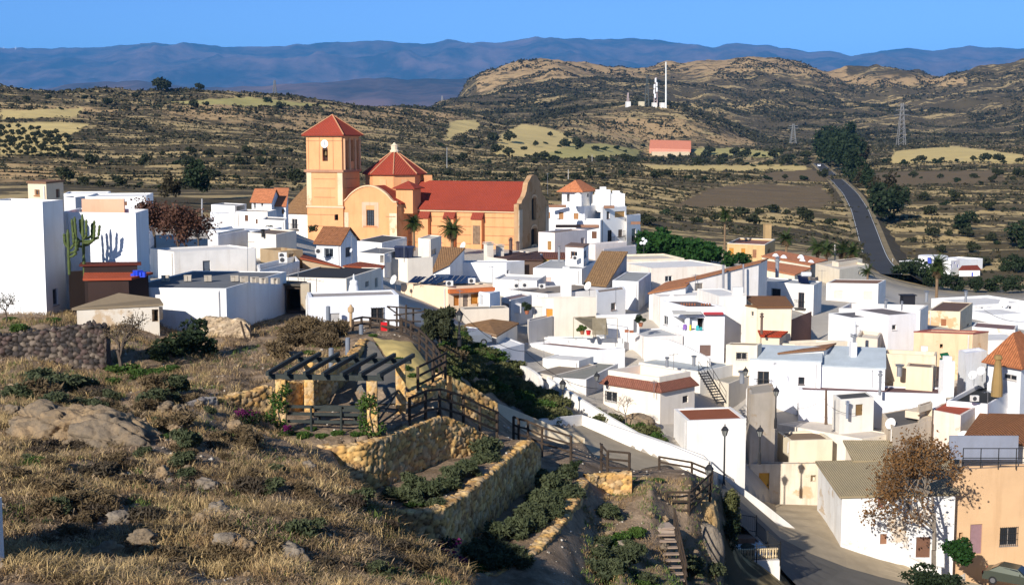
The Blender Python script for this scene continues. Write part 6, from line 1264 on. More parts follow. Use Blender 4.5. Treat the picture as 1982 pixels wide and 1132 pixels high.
# white block with railings at the foot of the cliff
tb = thing('terrace_block', 'white walled terrace with black railings by the street corner', 'terrace', tuple(at(1460, 1132, 83)))
a, b_ = at(1418, 1088, 83), at(1510, 1080, 83.4); v = b_ - a; v.z = 0; dp = Vector((-v.y, v.x, 0)).normalized() * 5.0
m = MB(); m.box(a - UZ * 5, v, dp, UZ * 5); m.build('wall', WHT, tb)
m = MB(); k = 14
for i in range(k + 1): m.lathe(a + v * ((i + .5) / (k + 1)) + dp.normalized() * .5, [(.07, 0), (.1, .12), (.05, .3), (.09, .5), (.06, .6)], 8)
m.box(a + dp.normalized() * .4 + UZ * .6, v, dp.normalized() * .2, UZ * .08); m.build('balustrade', plaster((.72, .56, .34), .5), tb)
def iron_rail(a, b, h, name='railing', par=None, n=None, posts=5):
    m = MB(); d = b - a; n = n or int(d.length / .14)
    for i in range(n + 1): p = a + d * (i / n); m.box(p, (.02, 0, 0), (0, .02, 0), UZ * h)
    for i in range(posts): p = a + d * (i / (posts - 1)); m.tube([p - UZ * .5, p + UZ * (h + .12)], .04, 6)
    for z in (.08, h - .03): m.tube([a + UZ * z, b + UZ * z], .025, 5)
    return m.build(name, basic('iron', (.03, .03, .03), .5), par)
iron_rail(a - UZ * .02, b_ + v * 0 + UZ * 0, 1.0, par=tb, posts=3); iron_rail(b_, b_ + dp, 1.0, par=tb, posts=3); iron_rail(a + dp + Vector((-1.2, 1.0, .9)), b_ + dp + Vector((0, 0, .2)), 1.1, par=tb, posts=5)
m = MB(); m.box(a + dp * .75 - UZ * .2 + v * .15, v * .7, dp * .2, UZ * .55); m.build('planter', plaster((.33, .17, .1), .5), tb)
masonry('yard_wall', 'sloping white yard wall below the laundry veranda', [(1247, 652, 126.4), (1294, 658, 125.6), (1330, 672, 124), (1372, 694, 122)], 3.0, .3, WHT)
masonry('mesh_fence', 'brown mesh fence around the terrace right of the double-window house', [(1533, 619, 133), (1552, 611, 135.5), (1571, 603, 138)], 1.7, .12, basic('brown_mesh', (.17, .09, .07), .9), 'fence')
# ======================================================= vegetation
def rquads(C, size, rng, flat=0., aspect=1.6):
    """random oriented leaf quads at centres C; size (n,)"""
    n = len(C); a = rng.normal(size=(n, 3)); a[:, 2] *= (1 - flat); a /= np.linalg.norm(a, axis=1)[:, None]; b = rng.normal(size=(n, 3)); b -= (b * a).sum(1)[:, None] * a; b /= np.linalg.norm(b, axis=1)[:, None]
    a = a * (size * aspect / 2)[:, None]; b = b * (size / 2)[:, None]
    V = np.stack([C - a - b * .35, C - a * .1 - b, C + a, C - a * .1 + b], 1); return V.reshape(-1, 3)
def qfaces(n, off=0): return (np.arange(n * 4).reshape(n, 4) + off)
def blob_points(n, rng, lumps, shell=.55):
    """points in a union of ellipsoids [(x,y,z,rx,ry,rz)]"""
    w = np.array([l[3] * l[4] * l[5] for l in lumps]) ** .7; k = rng.choice(len(lumps), n, p=w / w.sum()); L_ = np.array(lumps)[k]
    d = rng.normal(size=(n, 3)); d /= np.linalg.norm(d, axis=1)[:, None]; r = shell + (1 - shell) * rng.random(n) ** .6; r *= .82 + .36 * rng.random(n)
    return L_[:, :3] + d * r[:, None] * L_[:, 3:]
def lumps_crown(rng, n, w, h, z0, lr=.42):
    out = []
    for i in range(n):
        a = rng.random() * 6.283; rr = w * .5 * (.15 + .6 * rng.random() ** .6); z = z0 + h * (.2 + .62 * rng.random()); f = lr * (.7 + .6 * rng.random())
        out.append((rr * math.cos(a), rr * math.sin(a), z, w * f * .62, w * f * .62, h * f * .55))
    return out
def tubes_mesh(segs, n=5):
    m = MB()
    for a, b, r0, r1 in segs: m.tube([a, b], [r0, r1], n, cap=False)
    return m
def foliage(name, lumps, n, size, mat, rng, parent=None, loc=None, shell=.55, flat=0., aspect=1.5):
    C = blob_points(n, rng, lumps, shell); sz = size * (.6 + .8 * rng.random(n)); V = rquads(C, sz, rng, flat, aspect)
    if parent: V = V + np.array(wloc(parent))
    elif loc is not None: V = V + np.array(loc)
    return fastmesh(name, V, qfaces(n), mat, parent=parent, loc=None if parent else loc)
BARK = basic('bark', (.10, .075, .055), .95, .35, 4.); BARKG = basic('bark_grey', (.20, .165, .13), .95, .35, 4.)
LF_OLIVE = leafy('olive_leaf', (.038, .046, .02), (.075, .082, .037), (.03, .034, .017), .15); LF_DARK = leafy('dark_leaf', (.024, .042, .017), (.05, .07, .028), (.018, .028, .014), .15)
LF_PARK = leafy('park_leaf', (.02, .07, .014), (.05, .12, .022), None, .2); LF_ROSE = leafy('rosemary_leaf', (.07, .09, .04), (.14, .155, .075), (.08, .09, .05), .15)
LF_GREEN = leafy('weed_leaf', (.06, .12, .022), (.12, .19, .04), (.07, .11, .025), .25); LF_AUT = leafy('autumn_leaf', (.20, .10, .035), (.30, .16, .06), (.16, .085, .04), .2)
LF_BRUSH = leafy('dry_brush', (.15, .105, .055), (.24, .17, .085), (.11, .085, .05), .1); LF_CON = leafy('conifer_leaf', (.055, .064, .032), (.095, .10, .05), (.055, .06, .032), .15)
LF_SLOPE = leafy('slope_leaf', (.095, .12, .035), (.17, .175, .07), (.26, .21, .10), .25)
def plant_at(src, p, rz, sc, label, cat, group, name):
    o = src.copy(); COL.objects.link(o); o.location = p; o.rotation_euler = (0, 0, rz); o.scale = (sc[0], sc[0], sc[1]) if isinstance(sc, tuple) else (sc,) * 3; o.name = name
    o['label'] = label; o['category'] = cat
    if group: o['group'] = group
    return o
def proto(name, lumps, n, size, mat, seed, stems=None, shell=.5, flat=0., aspect=1.5):
    rng = np.random.default_rng(seed); C = blob_points(n, rng, lumps, shell); V = rquads(C, size * (.6 + .8 * rng.random(n)), rng, flat, aspect); me_o = fastmesh(name, V, qfaces(n), mat); COL.objects.unlink(me_o); return me_o
RV = np.random.default_rng(99)
olive = [proto('field_tree', lumps_crown(np.random.default_rng(i), 9, 3.6, 2.8, .4), 420, .42, LF_OLIVE, i) for i in range(3)]
bushp = [proto('field_bush', lumps_crown(np.random.default_rng(10 + i), 6, 2.6, 1.6, -.1), 260, .36, LF_DARK, 10 + i) for i in range(3)]
# --- olive grove in rows on the left slope
cnt = 0
for r in range(8):
    for c in range(12):
        x = -8 + c * 13.5 + r * 3 + RV.normal() * 2; y = 246 + r * 7.6 + c * 1.9 - r * c * .15 + RV.normal() * .8
        if x > 128 + r * 3 or y < 240: continue
        p = gp(x, y)
        if p is None or p.y > 1300: continue
        plant_at(olive[cnt % 3], p - UZ * .2, RV.random() * 6, p.y / 700. * (.68 + .3 * RV.random()), 'dark olive tree in the planted rows of the yellow field at the left', 'tree', 'olive grove rows', 'olive_tree'); cnt += 1
# --- individual trees and bushes of the valley
cnt = 0; tries = 0
lines = [(300, 590, 300, 303, 14), (180, 590, 318, 330, 12), (960, 1100, 296, 306, 6), (1060, 1120, 245, 290, 7), (1330, 1560, 300, 312, 16), (840, 1250, 312, 318, 16), (1330, 1570, 318, 324, 14), (1700, 1970, 345, 352, 10), (1250, 1600, 345, 352, 10), (1700, 1980, 312, 320, 14), (830, 1240, 340, 352, 16), (1700, 1980, 390, 440, 12), (1250, 1640, 400, 440, 16), (1740, 1980, 450, 520, 14), (120, 590, 340, 372, 16), (1890, 1982, 345, 365, 4), (20, 580, 185, 215, 12), (850, 1250, 270, 300, 18), (1240, 1330, 310, 316, 5)]
for (x0, x1, y0, y1, n) in lines:
    for i in range(n):
        x = x0 + (x1 - x0) * (i + RV.random() * .8) / n; y = y0 + (y1 - y0) * RV.random(); p = gp(x, y)
        if p is None or p.y < 320 or p.y > 2200 or cnt > 235: continue
        k = RV.random(); s = (3.0 + 3.4 * RV.random() ** 2) / 3.4 * max(.8, min(1.6, p.y / 700))
        plant_at((olive if k < .6 else bushp)[cnt % 3], p - UZ * .3, RV.random() * 6, (s, s * (.75 + .4 * RV.random())), 'dark round tree dotted over the terraced valley behind the town', 'tree', 'trees dotted over the valley', 'valley_tree'); cnt += 1
for x, y, s in ((309, 178, 3.2), (316, 178, 3.8), (387, 176, 2.2)):
    p = gp(x, y + 2); 
    if p: plant_at(olive[0], p - UZ * .5, 0, s, 'lone dark tree standing on the crest of the left hill', 'tree', 'trees on the left hill crest', 'crest_tree')
# --- scrub cover of the valley and hills: one mass
def scrub(name, regions, size0, mat, seed, q=3, thr=.51):
    rng = np.random.default_rng(seed); out = []
    for (d0, d1, n, u0, u1) in regions:
        d = np.exp(rng.uniform(math.log(d0), math.log(d1), n)); u = rng.uniform(u0, u1, n); X = u * d
        cl = fbm(X / (d * .035), np.log(d) * 38, 4, seed); fy = np.interp(X / d, us, range(len(us))).round().astype(int); fr_ = np.interp(d, ys, range(len(ys))).round().astype(int); k = (cl > thr) & (np.maximum(np.maximum(yel, grn), brn)[fr_, fy] < .5); X, D = X[k], d[k]; Z = zt_f(X, D); s = size0 * (.6 + 1.1 * rng.random(len(X)) ** 2) * np.clip(D / 600, .55, 2.6)
        for j in range(q):
            o = rng.normal(size=(len(X), 3)) * s[:, None] * np.array([.4, .4, .12]); C = np.stack([X, D, Z + s * .28], 1) + o; out.append(rquads(C, s * 1.0, rng, .3, 1.15))
    V = np.vstack(out); o = fastmesh(name, V, qfaces(len(V) // 4), mat); o['kind'] = 'stuff'; return o
scrub('scrub', [(330, 1500, 52000, -.42, .42), (1500, 3200, 70000, -.12, .45)], 1.05, leafy('scrub_leaf', (.038, .04, .02), (.08, .074, .038), (.04, .036, .02), .0), 5)
scrub('scrub', [(550, 2300, 60000, -.42, .42)], .62, leafy('scrub_leaf', None, None), 15, 2, .34)
scrub('dry_scrub', [(330, 1300, 9000, -.42, .42)], 1.0, leafy('dry_scrub_leaf', (.10, .08, .04), (.16, .125, .06), None, .0), 6)
# --- trees along the road
road_tree = [proto('roadside_tree', lumps_crown(np.random.default_rng(30 + i), 12, 9, 12, 2.5, .36), 900, .9, LF_DARK, 30 + i) for i in range(2)]
rt2 = proto('roadside_tree', lumps_crown(np.random.default_rng(36), 12, 9, 12, 2.5, .36), 800, .9, leafy('brown_green_leaf', (.045, .038, .018), (.085, .065, .032), None, .15), 36)
for i, (x, y, d, s, kd) in enumerate(((1592, 318, 930, 1.6, 0), (1600, 322, 860, 1.5, 1), (1612, 328, 800, 1.5, 0), (1622, 334, 740, 1.35, 1), (1634, 342, 680, 1.25, 0), (1645, 350, 640, 1.1, 1), (1655, 320, 820, 1.4, 0), (1668, 318, 850, 1.3, 2), (1636, 322, 860, 1.5, 1), (1648, 338, 700, 1.0, 2), (1668, 372, 560, .8, 2), (1665, 362, 590, .9, 0), (1681, 382, 530, .8, 1), (1640, 300, 1000, 1.7, 0), (1605, 305, 1050, 1.7, 1))):
    p = at(x, y, d); g = z1(p.x, p.y); p.z = max(min(p.z, g + 1), g - 1)
    plant_at(rt2 if kd == 2 else road_tree[kd], p, i * 1.3, s, 'tall dark tree in the avenue beside the far end of the road', 'tree', 'avenue beside the far road', 'avenue_tree')
for i, (x, y, d, s, lab) in enumerate(((1704, 456, 430, .95, 'big dark tree on the right verge of the road, lower of the two'), (1735, 452, 440, .8, 'big dark tree just right of the roadside one'), (1716, 410, 490, 1.0, 'brownish-green broad tree above the big dark roadside tree'), (1692, 395, 520, .7, 'brown-tinged tree between the road and the broad tree'))):
    p = at(x, y, d); p.z = z1(p.x, p.y); plant_at((road_tree[0], road_tree[1], rt2, rt2)[i], p, i * 2., s, lab, 'tree', None, 'roadside_tree')
# --- park trees
pk = [proto('park_tree', lumps_crown(np.random.default_rng(50 + i), 10, 6, 4.6, .2, .42), 900, .55, LF_PARK, 50 + i) for i in range(2)]
for i, (x, y, d, s) in enumerate(((1255, 502, 244, .95), (1282, 504, 243, 1.05), (1308, 506, 242, .9), (1332, 508, 241, .95), (1356, 508, 240, .9), (1378, 508, 240, .75), (1268, 490, 254, 1.1), (1300, 494, 253, .95), (1330, 497, 252, .9), (1360, 500, 250, .85))):
    p = at(x, y, d); p.z = z1(p.x, p.y); plant_at(pk[i % 2], p, i * 1.7, s, 'dense clipped green tree of the park right of the large white house', 'tree', 'clipped park trees', 'park_tree')
for i, (x, y, d, s, lab) in enumerate(((1415, 512, 236, .55, 'low dark green bush below the tan stone building'), (1440, 512, 236, .5, 'rounded green bush under the stone building door'))):
    p = at(x, y, d); p.z = z1(p.x, p.y); plant_at(pk[i % 2], p, i, s, lab, 'bush', None, 'park_bush')
# --- dark trees round the villa and on the left
vt = [proto('garden_tree', lumps_crown(np.random.default_rng(60 + i), 10, 7, 6, .3, .4), 800, .6, LF_DARK, 60 + i) for i in range(2)]
for i, (x, y, d, s) in enumerate(((1742, 562, 290, .62), (1770, 560, 296, .8), (1795, 564, 288, .75), (1828, 570, 280, .62), (1855, 572, 282, .45), (1885, 575, 280, .5), (1920, 578, 285, .55), (1960, 585, 280, .6), (1756, 545, 312, .55), (1975, 560, 330, .7), (1945, 562, 335, .5), (1968, 530, 380, 1.2), (1862, 488, 420, .9))):
    p = at(x, y, d); p.z = z1(p.x, p.y); plant_at(vt[i % 2], p, i * 2.1, s, 'dark green tree in the gardens around the white villa', 'tree', 'trees around the villa', 'garden_tree')
p = at(384, 408, 262); p.z = z1(p.x, p.y); plant_at(road_tree[0], p, 0, .55, 'big rounded dark pine standing behind the far white houses, left of the church', 'tree', None, 'pine_tree')
p = at(330, 405, 240); p.z = z1(p.x, p.y); plant_at(rt2, p, 1, .42, 'brownish bare-looking tree left of the rounded dark pine', 'tree', None, 'brown_tree')
for i, (x, y, d, s) in enumerate(((200, 394, 180, .32), (262, 400, 170, .3), (520, 440, 150, .18), (606, 435, 158, .15))):
    p = at(x, y, d); plant_at(vt[i % 2], p - UZ * 1, i, s, ['small dark bush between the shutters of the long low white house', 'bushy plant at the right end of the long low white house', 'reddish-dark hedge in front of the row house', 'dark shrub by the row house corner'][i], 'bush', None, 'yard_bush')
# --- palms
def palm(label, base, h, fr, mat=None, seed=1, lean=0., skirt=True, n=34):
    rng = np.random.default_rng(seed); root = thing('palm_tree', label, 'palm', tuple(base)); m = MB(); top = Vector((base.x + lean, base.y, base.z + h))
    m.tube([base - UZ * 1.2, base.lerp(top, .5) + Vector((lean * .1, 0, 0)), top], [fr * .13, fr * .1, fr * .12], 8); m.build('trunk', basic('palm_bark', (.19, .125, .07), .95, .4, 5.), root)
    for kind, nn, el0, el1, mt in (('crown', n, -.35, 1.35, leafy('palm_leaf', (.035, .06, .014), (.09, .115, .03), None, .15)), ('dry_fronds', n // 2 if skirt else 0, -1.3, -.5, leafy('dry_palm', (.10, .065, .03), (.15, .10, .05), None, .1))):
        Q = []
        for i in range(nn):
            az = rng.random() * 6.283; el = rng.uniform(el0, el1); d = Vector((math.cos(az) * math.cos(el), math.sin(az) * math.cos(el), math.sin(el))); L_ = fr * (.8 + .35 * rng.random()) * (1 if kind == 'crown' else .75); p = top.copy(); side = Vector((-math.sin(az), math.cos(az), 0))
            for s in range(6):
                q = p + d * (L_ / 6); d = (d + Vector((0, 0, -.2))).normalized(); w = fr * .24 * (1 - s / 8.)
                for sg in (-1, 1):
                    for e in (0, .33, .66):
                        a = p.lerp(q, e); b2 = p.lerp(q, e + .34); tip = (a + b2) / 2 + side * sg * w * 1.5 + d * w * .9 - UZ * w * .4; Q.append([a, b2, tip, a.lerp(tip, .6)])
                p = q
        if Q: fastmesh(kind, np.array([[tuple(v) for v in q] for q in Q]).reshape(-1, 3), qfaces(len(Q)), mt, parent=root)
    return root
palm('palm with a brown dry skirt in front of the church transept', at(801, 470, 204) , 3.0, 1.9, seed=3)
palm('bushier green palm in front of the church nave, right of the skirted one', at(875, 482, 203), 2.9, 2.1, seed=4, n=44)
palm('tall thin palm rising above the park, left of the stone building', at(1402, 500, 262), 8.4, 1.9, seed=5, skirt=False)
palm('palm with a thick brown trunk in front of the white villa', at(1812, 590, 215), 6.2, 2.2, seed=6, n=44)
for i, (x, y, d, fr) in enumerate(((1522, 478, 275, 2.4), (1582, 494, 262, 2.6), (1632, 502, 262, 2.6), (1650, 505, 255, 2.3), (1600, 500, 258, 2.2))): palm('low shaggy palm behind the orange dormered roof', at(x, y, d), 1.8, fr, seed=20 + i, n=26)['group'] = 'palms behind the orange roofs'
palm('small young palm beside the cream rooftop room', at(1679, 540, 192), 1.0, 1.4, seed=8, skirt=False, n=22)
# --- cacti
def cactus(label, base, h, arms, r, seed):
    rng = np.random.default_rng(seed); root = thing('cactus', label, 'cactus', tuple(base)); mt = basic('cactus_green', (.075, .10, .028), .8, .35, 3.)
    def lobed(path, rr, nm):
        m = MB(); pts = [Vector(p) for p in path]; m.tube(pts, [rr * (.8 if i in (0,) else 1.) * (1 + .14 * (-1) ** i) if i < len(pts) - 1 else rr * .45 for i in range(len(pts))], 7); m.build(nm, mt, root)
    lobed([base + UZ * (h * t) for t in np.linspace(-.15, 1, 10)], r * 1.15, 'stem')
    for (zf, dx, dy, up_) in arms:
        s = base + UZ * (h * zf); e = s + Vector((dx, dy, .25)); lobed([s, s.lerp(e, .5) - UZ * .08, e] + [e + Vector((dx * .12 * t, dy * .1 * t, up_ * t)) for t in np.linspace(.15, 1, 7)], r, 'arm')
cb = at(163, 520, 85.9)
cactus('tall candelabra cactus casting its shadow on the white wall', cb, 3.5, [(.4, -.62, .05, 1.55), (.5, -.38, -.2, 1.35), (.42, .5, .15, 1.2), (.46, .72, -.1, 1.0), (.5, .95, .1, .8), (.55, .3, -.25, 1.0), (.55, .6, .25, .9), (.62, -.2, .2, .75)], .085, 3)
cactus('smaller dark candelabra cactus close to the tall white block', at(134, 520, 85.2), 2.5, [(.5, .3, .1, .8), (.55, -.25, .1, .6), (.3, .5, -.1, .9), (.4, .55, .2, .5)], .09, 4)
# --- branching bare / autumn trees
def branch_tree(rng, base, trunk_h, r0, levels, spread, length, lean=(0, 0), kids=(3, 5), up=.25):
    segs, tips = [], []
    def grow(p, d, L_, r, lv):
        k = 3; q = p
        for i in range(k):
            d = (d + Vector(rng.normal(size=3)) * .12 + UZ * up * .12).normalized(); e = q + d * (L_ / k); segs.append((q, e, r * (1 - .25 * i / k), r * (1 - .25 * (i + 1) / k))); q = e
            if lv >= levels - 1: tips.append((q, d))
        if lv >= levels: return
        for _ in range(rng.integers(*kids)):
            a = Vector(rng.normal(size=3)); a -= a.dot(d) * d; a.normalize(); nd = (d * math.cos(spread) + a * math.sin(spread) * (.7 + .6 * rng.random()) + UZ * up * .4).normalized(); grow(q - d * (L_ * .35 * rng.random()), nd, L_ * (.62 + .2 * rng.random()), r * .58, lv + 1)
    grow(base, Vector((lean[0], lean[1], 1)).normalized(), trunk_h, r0, 0); return segs, tips
def leafed(label, name, base, seed, trunk_h, r0, levels, spread, leaf_n, leaf_s, mat, bark, group=None, jit=.25, **kw):
    rng = np.random.default_rng(seed); root = thing(name, label, 'tree', tuple(base), group); segs, tips = branch_tree(rng, base - UZ * .3, trunk_h, r0, levels, spread, 0, **kw); tubes_mesh(segs, 5).build('trunk', bark, root)
    if leaf_n:
        C = np.array([tuple(t[0]) for t in tips]); k = rng.integers(0, len(C), leaf_n); C = C[k] + rng.normal(size=(leaf_n, 3)) * jit; V = rquads(C, leaf_s * (.6 + .8 * rng.random(leaf_n)), rng, 0, 1.4); fastmesh('crown', V, qfaces(leaf_n), mat, parent=root)
    return root
leafed('autumn tree with sparse brown leaves and a pale trunk at the lower right', 'autumn_tree', at(1808, 1092, 94.5), 12, 4.0, .19, 5, .8, 5600, .15, LF_AUT, BARKG, jit=.32, kids=(3, 5), up=.25)
leafed('small leafless dark tree with forked trunk behind the dry-stone wall', 'bare_tree', at(238, 712, 69), 5, 1.3, .13, 4, .7, 500, .07, LF_BRUSH, BARK, jit=.15, kids=(3, 4), up=.2, lean=(-.1, 0))
for i, (x, y, d, h, sd) in enumerate(((345, 480, 117, 1.6, 31), (300, 478, 118, 1.6, 33), (385, 480, 117, 1.3, 35))): leafed(['reddish-brown autumn tree in the yards left of the beige block', 'rust-coloured autumn tree at the side of the cactus wall house', 'low brown-leaved tree before the white terrace wall'][i], 'autumn_tree', at(x, y, d), sd, h, .1, 4, .7, 2600, .17, leafy('rust_leaf', (.13, .06, .04), (.2, .10, .06), (.10, .05, .035), .15), BARK, jit=.35, kids=(3, 5), up=.3)
leafed('leafless twiggy tree on the slope in front of the mansard house', 'bare_tree', at(1212, 812, 104), 41, .9, .05, 4, .7, 0, 0, None, BARKG, kids=(3, 5), up=.3)
leafed('leafless twiggy shrub against the tall white block at the left edge', 'bare_tree', at(12, 612, 79), 43, .7, .05, 4, .8, 500, .06, LF_DARK, BARK, kids=(3, 5), up=.3)
# conifer-like dark bush next to the crest
rng = np.random.default_rng(8); p = at(850, 664, 92); root = thing('conifer', 'broad dark grey-green conifer at the crest beside the lamp post', 'tree', tuple(p))
lp = lumps_crown(rng, 16, 2.5, 3.0, -.3, .34); foliage('crown', lp, 5200, .16, LF_CON, rng, parent=root, aspect=2.4); m = MB(); m.tube([p - UZ * .5, p + UZ * 1.6], [.14, .05], 6); m.build('trunk', BARK, root)
# --- foreground shrubs
shr = [proto('shrub', lumps_crown(np.random.default_rng(70 + i), 9, 1.5, 1.0, -.05, .42), 1500, .085, LF_ROSE, 70 + i, aspect=2.6, shell=.3) for i in range(3)]
shg = [proto('weed_clump', lumps_crown(np.random.default_rng(80 + i), 8, 1.5, .45, -.05, .45), 900, .10, LF_GREEN, 80 + i, aspect=1.5) for i in range(2)]
brs = [proto('dry_bush', lumps_crown(np.random.default_rng(90 + i), 9, 1.6, .95, -.1, .42), 1300, .07, LF_BRUSH, 90 + i, aspect=4.5, shell=.2) for i in range(2)]
dkb = [proto('dry_bush', lumps_crown(np.random.default_rng(120 + i), 9, 1.7, .8, -.1, .42), 1300, .07, leafy('dark_brush', (.075, .055, .038), (.13, .095, .06), (.09, .085, .05), .05), 120 + i, aspect=5, shell=.2) for i in range(2)]
def put(kind, lst, label, cat, group, name):
    for i, q in enumerate(lst):
        x, y, s = q[:3]; p = at(x, y, q[3]) if len(q) > 3 else gp(x, y)
        if p is None: continue
        p = Vector((p.x, p.y, z1(p.x, p.y))); sc = s * p.y / 62. if len(q) <= 3 else s * 1.2
        plant_at(kind[i % len(kind)], p - UZ * .05, i * 1.9, (sc, sc * (.85 + .3 * ((i * 37) % 10) / 10)), label, cat, group, name)
put(shr, [(770, 955, .8, 59), (800, 975, .7, 58.4), (830, 965, .75, 59.5), (860, 960, .9, 60.5), (880, 940, .7, 62), (905, 925, .8, 63.5), (935, 895, .8, 66), (800, 940, .7, 60.5), (945, 880, .9, 67.5), (840, 985, .5, 58)], 'grey-green shrub on the terrace between the upper and middle stone walls', 'shrub', 'shrubs on the middle terrace', 'shrub')
put(shr, [(945, 1045, .95, 59), (925, 1080, .8, 57.5), (965, 1020, .9, 61), (985, 1065, .9, 58.3), (1010, 1020, .8, 61.5), (1030, 985, .9, 64), (1045, 950, 1., 67), (1060, 965, .9, 66), (1075, 930, 1., 69.5), (1095, 950, .95, 68.5), (1050, 915, .9, 71), (1035, 1010, .7, 62.5), (1000, 1090, .7, 57.3), (1095, 900, .8, 72.5), (1070, 1000, .7, 64.3), (955, 1090, .8, 57)], 'grey-green shrub on the terrace between the middle and lowest stone walls', 'shrub', 'shrubs on the lower terrace', 'shrub')
put(shr, [(1165, 1040, .8, 66), (1160, 1110, .85, 62.5), (1210, 1070, .9, 65), (1240, 1110, 1., 63.5), (1195, 1110, .7, 62.5), (1180, 985, .8, 70), (1150, 1070, .8, 64), (1228, 1050, .7, 66.5), (1340, 1132, .9, 72), (1375, 1130, .8, 73)], 'green-grey shrub on the slope left of the wooden stairs', 'shrub', 'shrubs left of the stairs', 'shrub')
put(shg, [(1205, 1010, .8, 68), (1235, 1000, .7, 69), (1215, 1040, .8, 66.5), (1180, 1040, .8, 67), (1260, 1120, .8, 63.5), (1235, 1130, .7, 63), (960, 1085, .7, 57.3), (930, 1100, .6, 56.5), (1270, 928, .45, 76), (800, 980, .6, 58), (1195, 1030, .7, 67)], 'fresh green weeds growing on the stone-walled slope', 'weeds', 'green weeds on the slope', 'weed_clump')
put(shg, [(560, 858, .45, 61), (590, 856, .5, 61), (620, 856, .45, 61), (655, 857, .5, 61), (690, 855, .45, 61.2), (600, 835, .4, 62.3), (718, 850, .5, 61.3)], 'green creeping plants in the bed in front of the pergola', 'plants', 'bed plants before the pergola', 'bed_plant')
put(shg, [(735, 675, .35, 79), (785, 700, .5, 75), (795, 712, .5, 74), (810, 725, .45, 72.5), (722, 664, .4, 81), (770, 690, .4, 76)], 'small green weeds along the yellow dirt path', 'weeds', 'weeds along the path', 'weed_clump')
slope = []
for i in range(115):
    t = RV.random(); w = RV.random(); x = 860 + 225 * t + RV.normal() * 6; y = 668 + 128 * t + (w - .38) * (105 - 60 * t); slope.append((x, y + 6, .8 + .9 * RV.random()))
shs = [proto('slope_bush', lumps_crown(np.random.default_rng(100 + i), 8, 1.6, .95, -.1, .42), 900, .11, LF_SLOPE, 100 + i) for i in range(2)] + [proto('slope_bush', lumps_crown(np.random.default_rng(103), 8, 1.6, .9, -.1, .42), 900, .11, LF_GREEN, 103)]
put(shs, [(q[0], q[1], q[2] * .5) for q in slope], 'green and straw-coloured bush on the slope between the path and the ramp street', 'bush', 'bushes on the ramp slope', 'slope_bush')
put([brs[0], shr[0]], [(880, 672, .9, 91), (900, 690, .9, 92), (865, 690, .8, 88), (915, 680, .8, 95), (890, 705, .7, 91), (925, 705, .8, 97), (870, 720, .7, 86)], 'straw-coloured bush just below the dark conifer', 'bush', 'bushes below the conifer', 'dry_bush')
put(shs, [(1165, 812, 1.0, 104), (1185, 815, 1.1, 104), (1210, 820, 1., 103.5), (1235, 832, 1., 103), (1255, 842, 1., 102.5), (1270, 850, .9, 102), (1200, 808, .9, 106), (1150, 800, .7, 105.5), (1240, 820, .9, 105), (1282, 855, .7, 101.5)], 'green bush on the bank above the long white parapet', 'bush', 'bushes above the long parapet', 'bank_bush')
put(shr, [(60, 775, 1.0), (90, 770, 1.1), (130, 765, 1.2), (150, 790, .8), (165, 760, .9), (110, 790, .9), (30, 770, 1.0), (190, 800, .7), (80, 745, .9), (325, 775, .7), (300, 770, .5)], 'dark green-grey shrub on the left slope below the dry-stone wall', 'shrub', 'shrubs below the dry-stone wall', 'shrub')
put([vt[0]], [(335, 692, .22), (372, 688, .24), (400, 690, .17), (305, 702, .15)], 'dense blackish bush in front of the broken rubble wall', 'bush', 'dark bushes by the rubble wall', 'dark_bush')
put(shg, [(240, 725, 1.0), (270, 730, .9), (300, 728, .9), (330, 722, .8), (220, 745, .7), (260, 842, .9), (305, 850, .9), (75, 900, .8), (95, 915, .7), (180, 1110, .8), (230, 1120, .9), (40, 640, .7), (100, 625, .6), (20, 625, .6), (600, 690, .5)], 'patch of green weeds on the left hillside', 'weeds', 'green weeds on the left hillside', 'weed_clump')
put(brs, [(110, 960, 1.2), (150, 985, 1.1), (90, 1000, 1.0), (170, 1020, .9), (60, 955, .8), (130, 1040, .9), (30, 930, .9), (430, 1090, .9), (470, 1100, .8)], 'big tangled dry bush in the lower left corner', 'bush', 'tangled dry bushes, lower left', 'dry_bush')
put(brs, [(570, 655, .9), (590, 650, 1.), (615, 650, 1.), (640, 655, .9), (660, 650, .7), (600, 670, .8), (560, 675, .8), (635, 675, .7), (540, 690, .8)], 'straw-brown bush on the hilltop behind the pergola', 'bush', 'hilltop bushes behind the pergola', 'dry_bush')
put(brs + [shr[1]] + dkb, [(60 + 850 * RV.random() * (.35 + .65 * t), 760 + 360 * t, .4 + .75 * RV.random() ** 2) for t in np.linspace(0, 1, 150)], 'small dry brown bush scattered over the foreground hillside', 'bush', 'dry bushes on the foreground hillside', 'dry_bush')
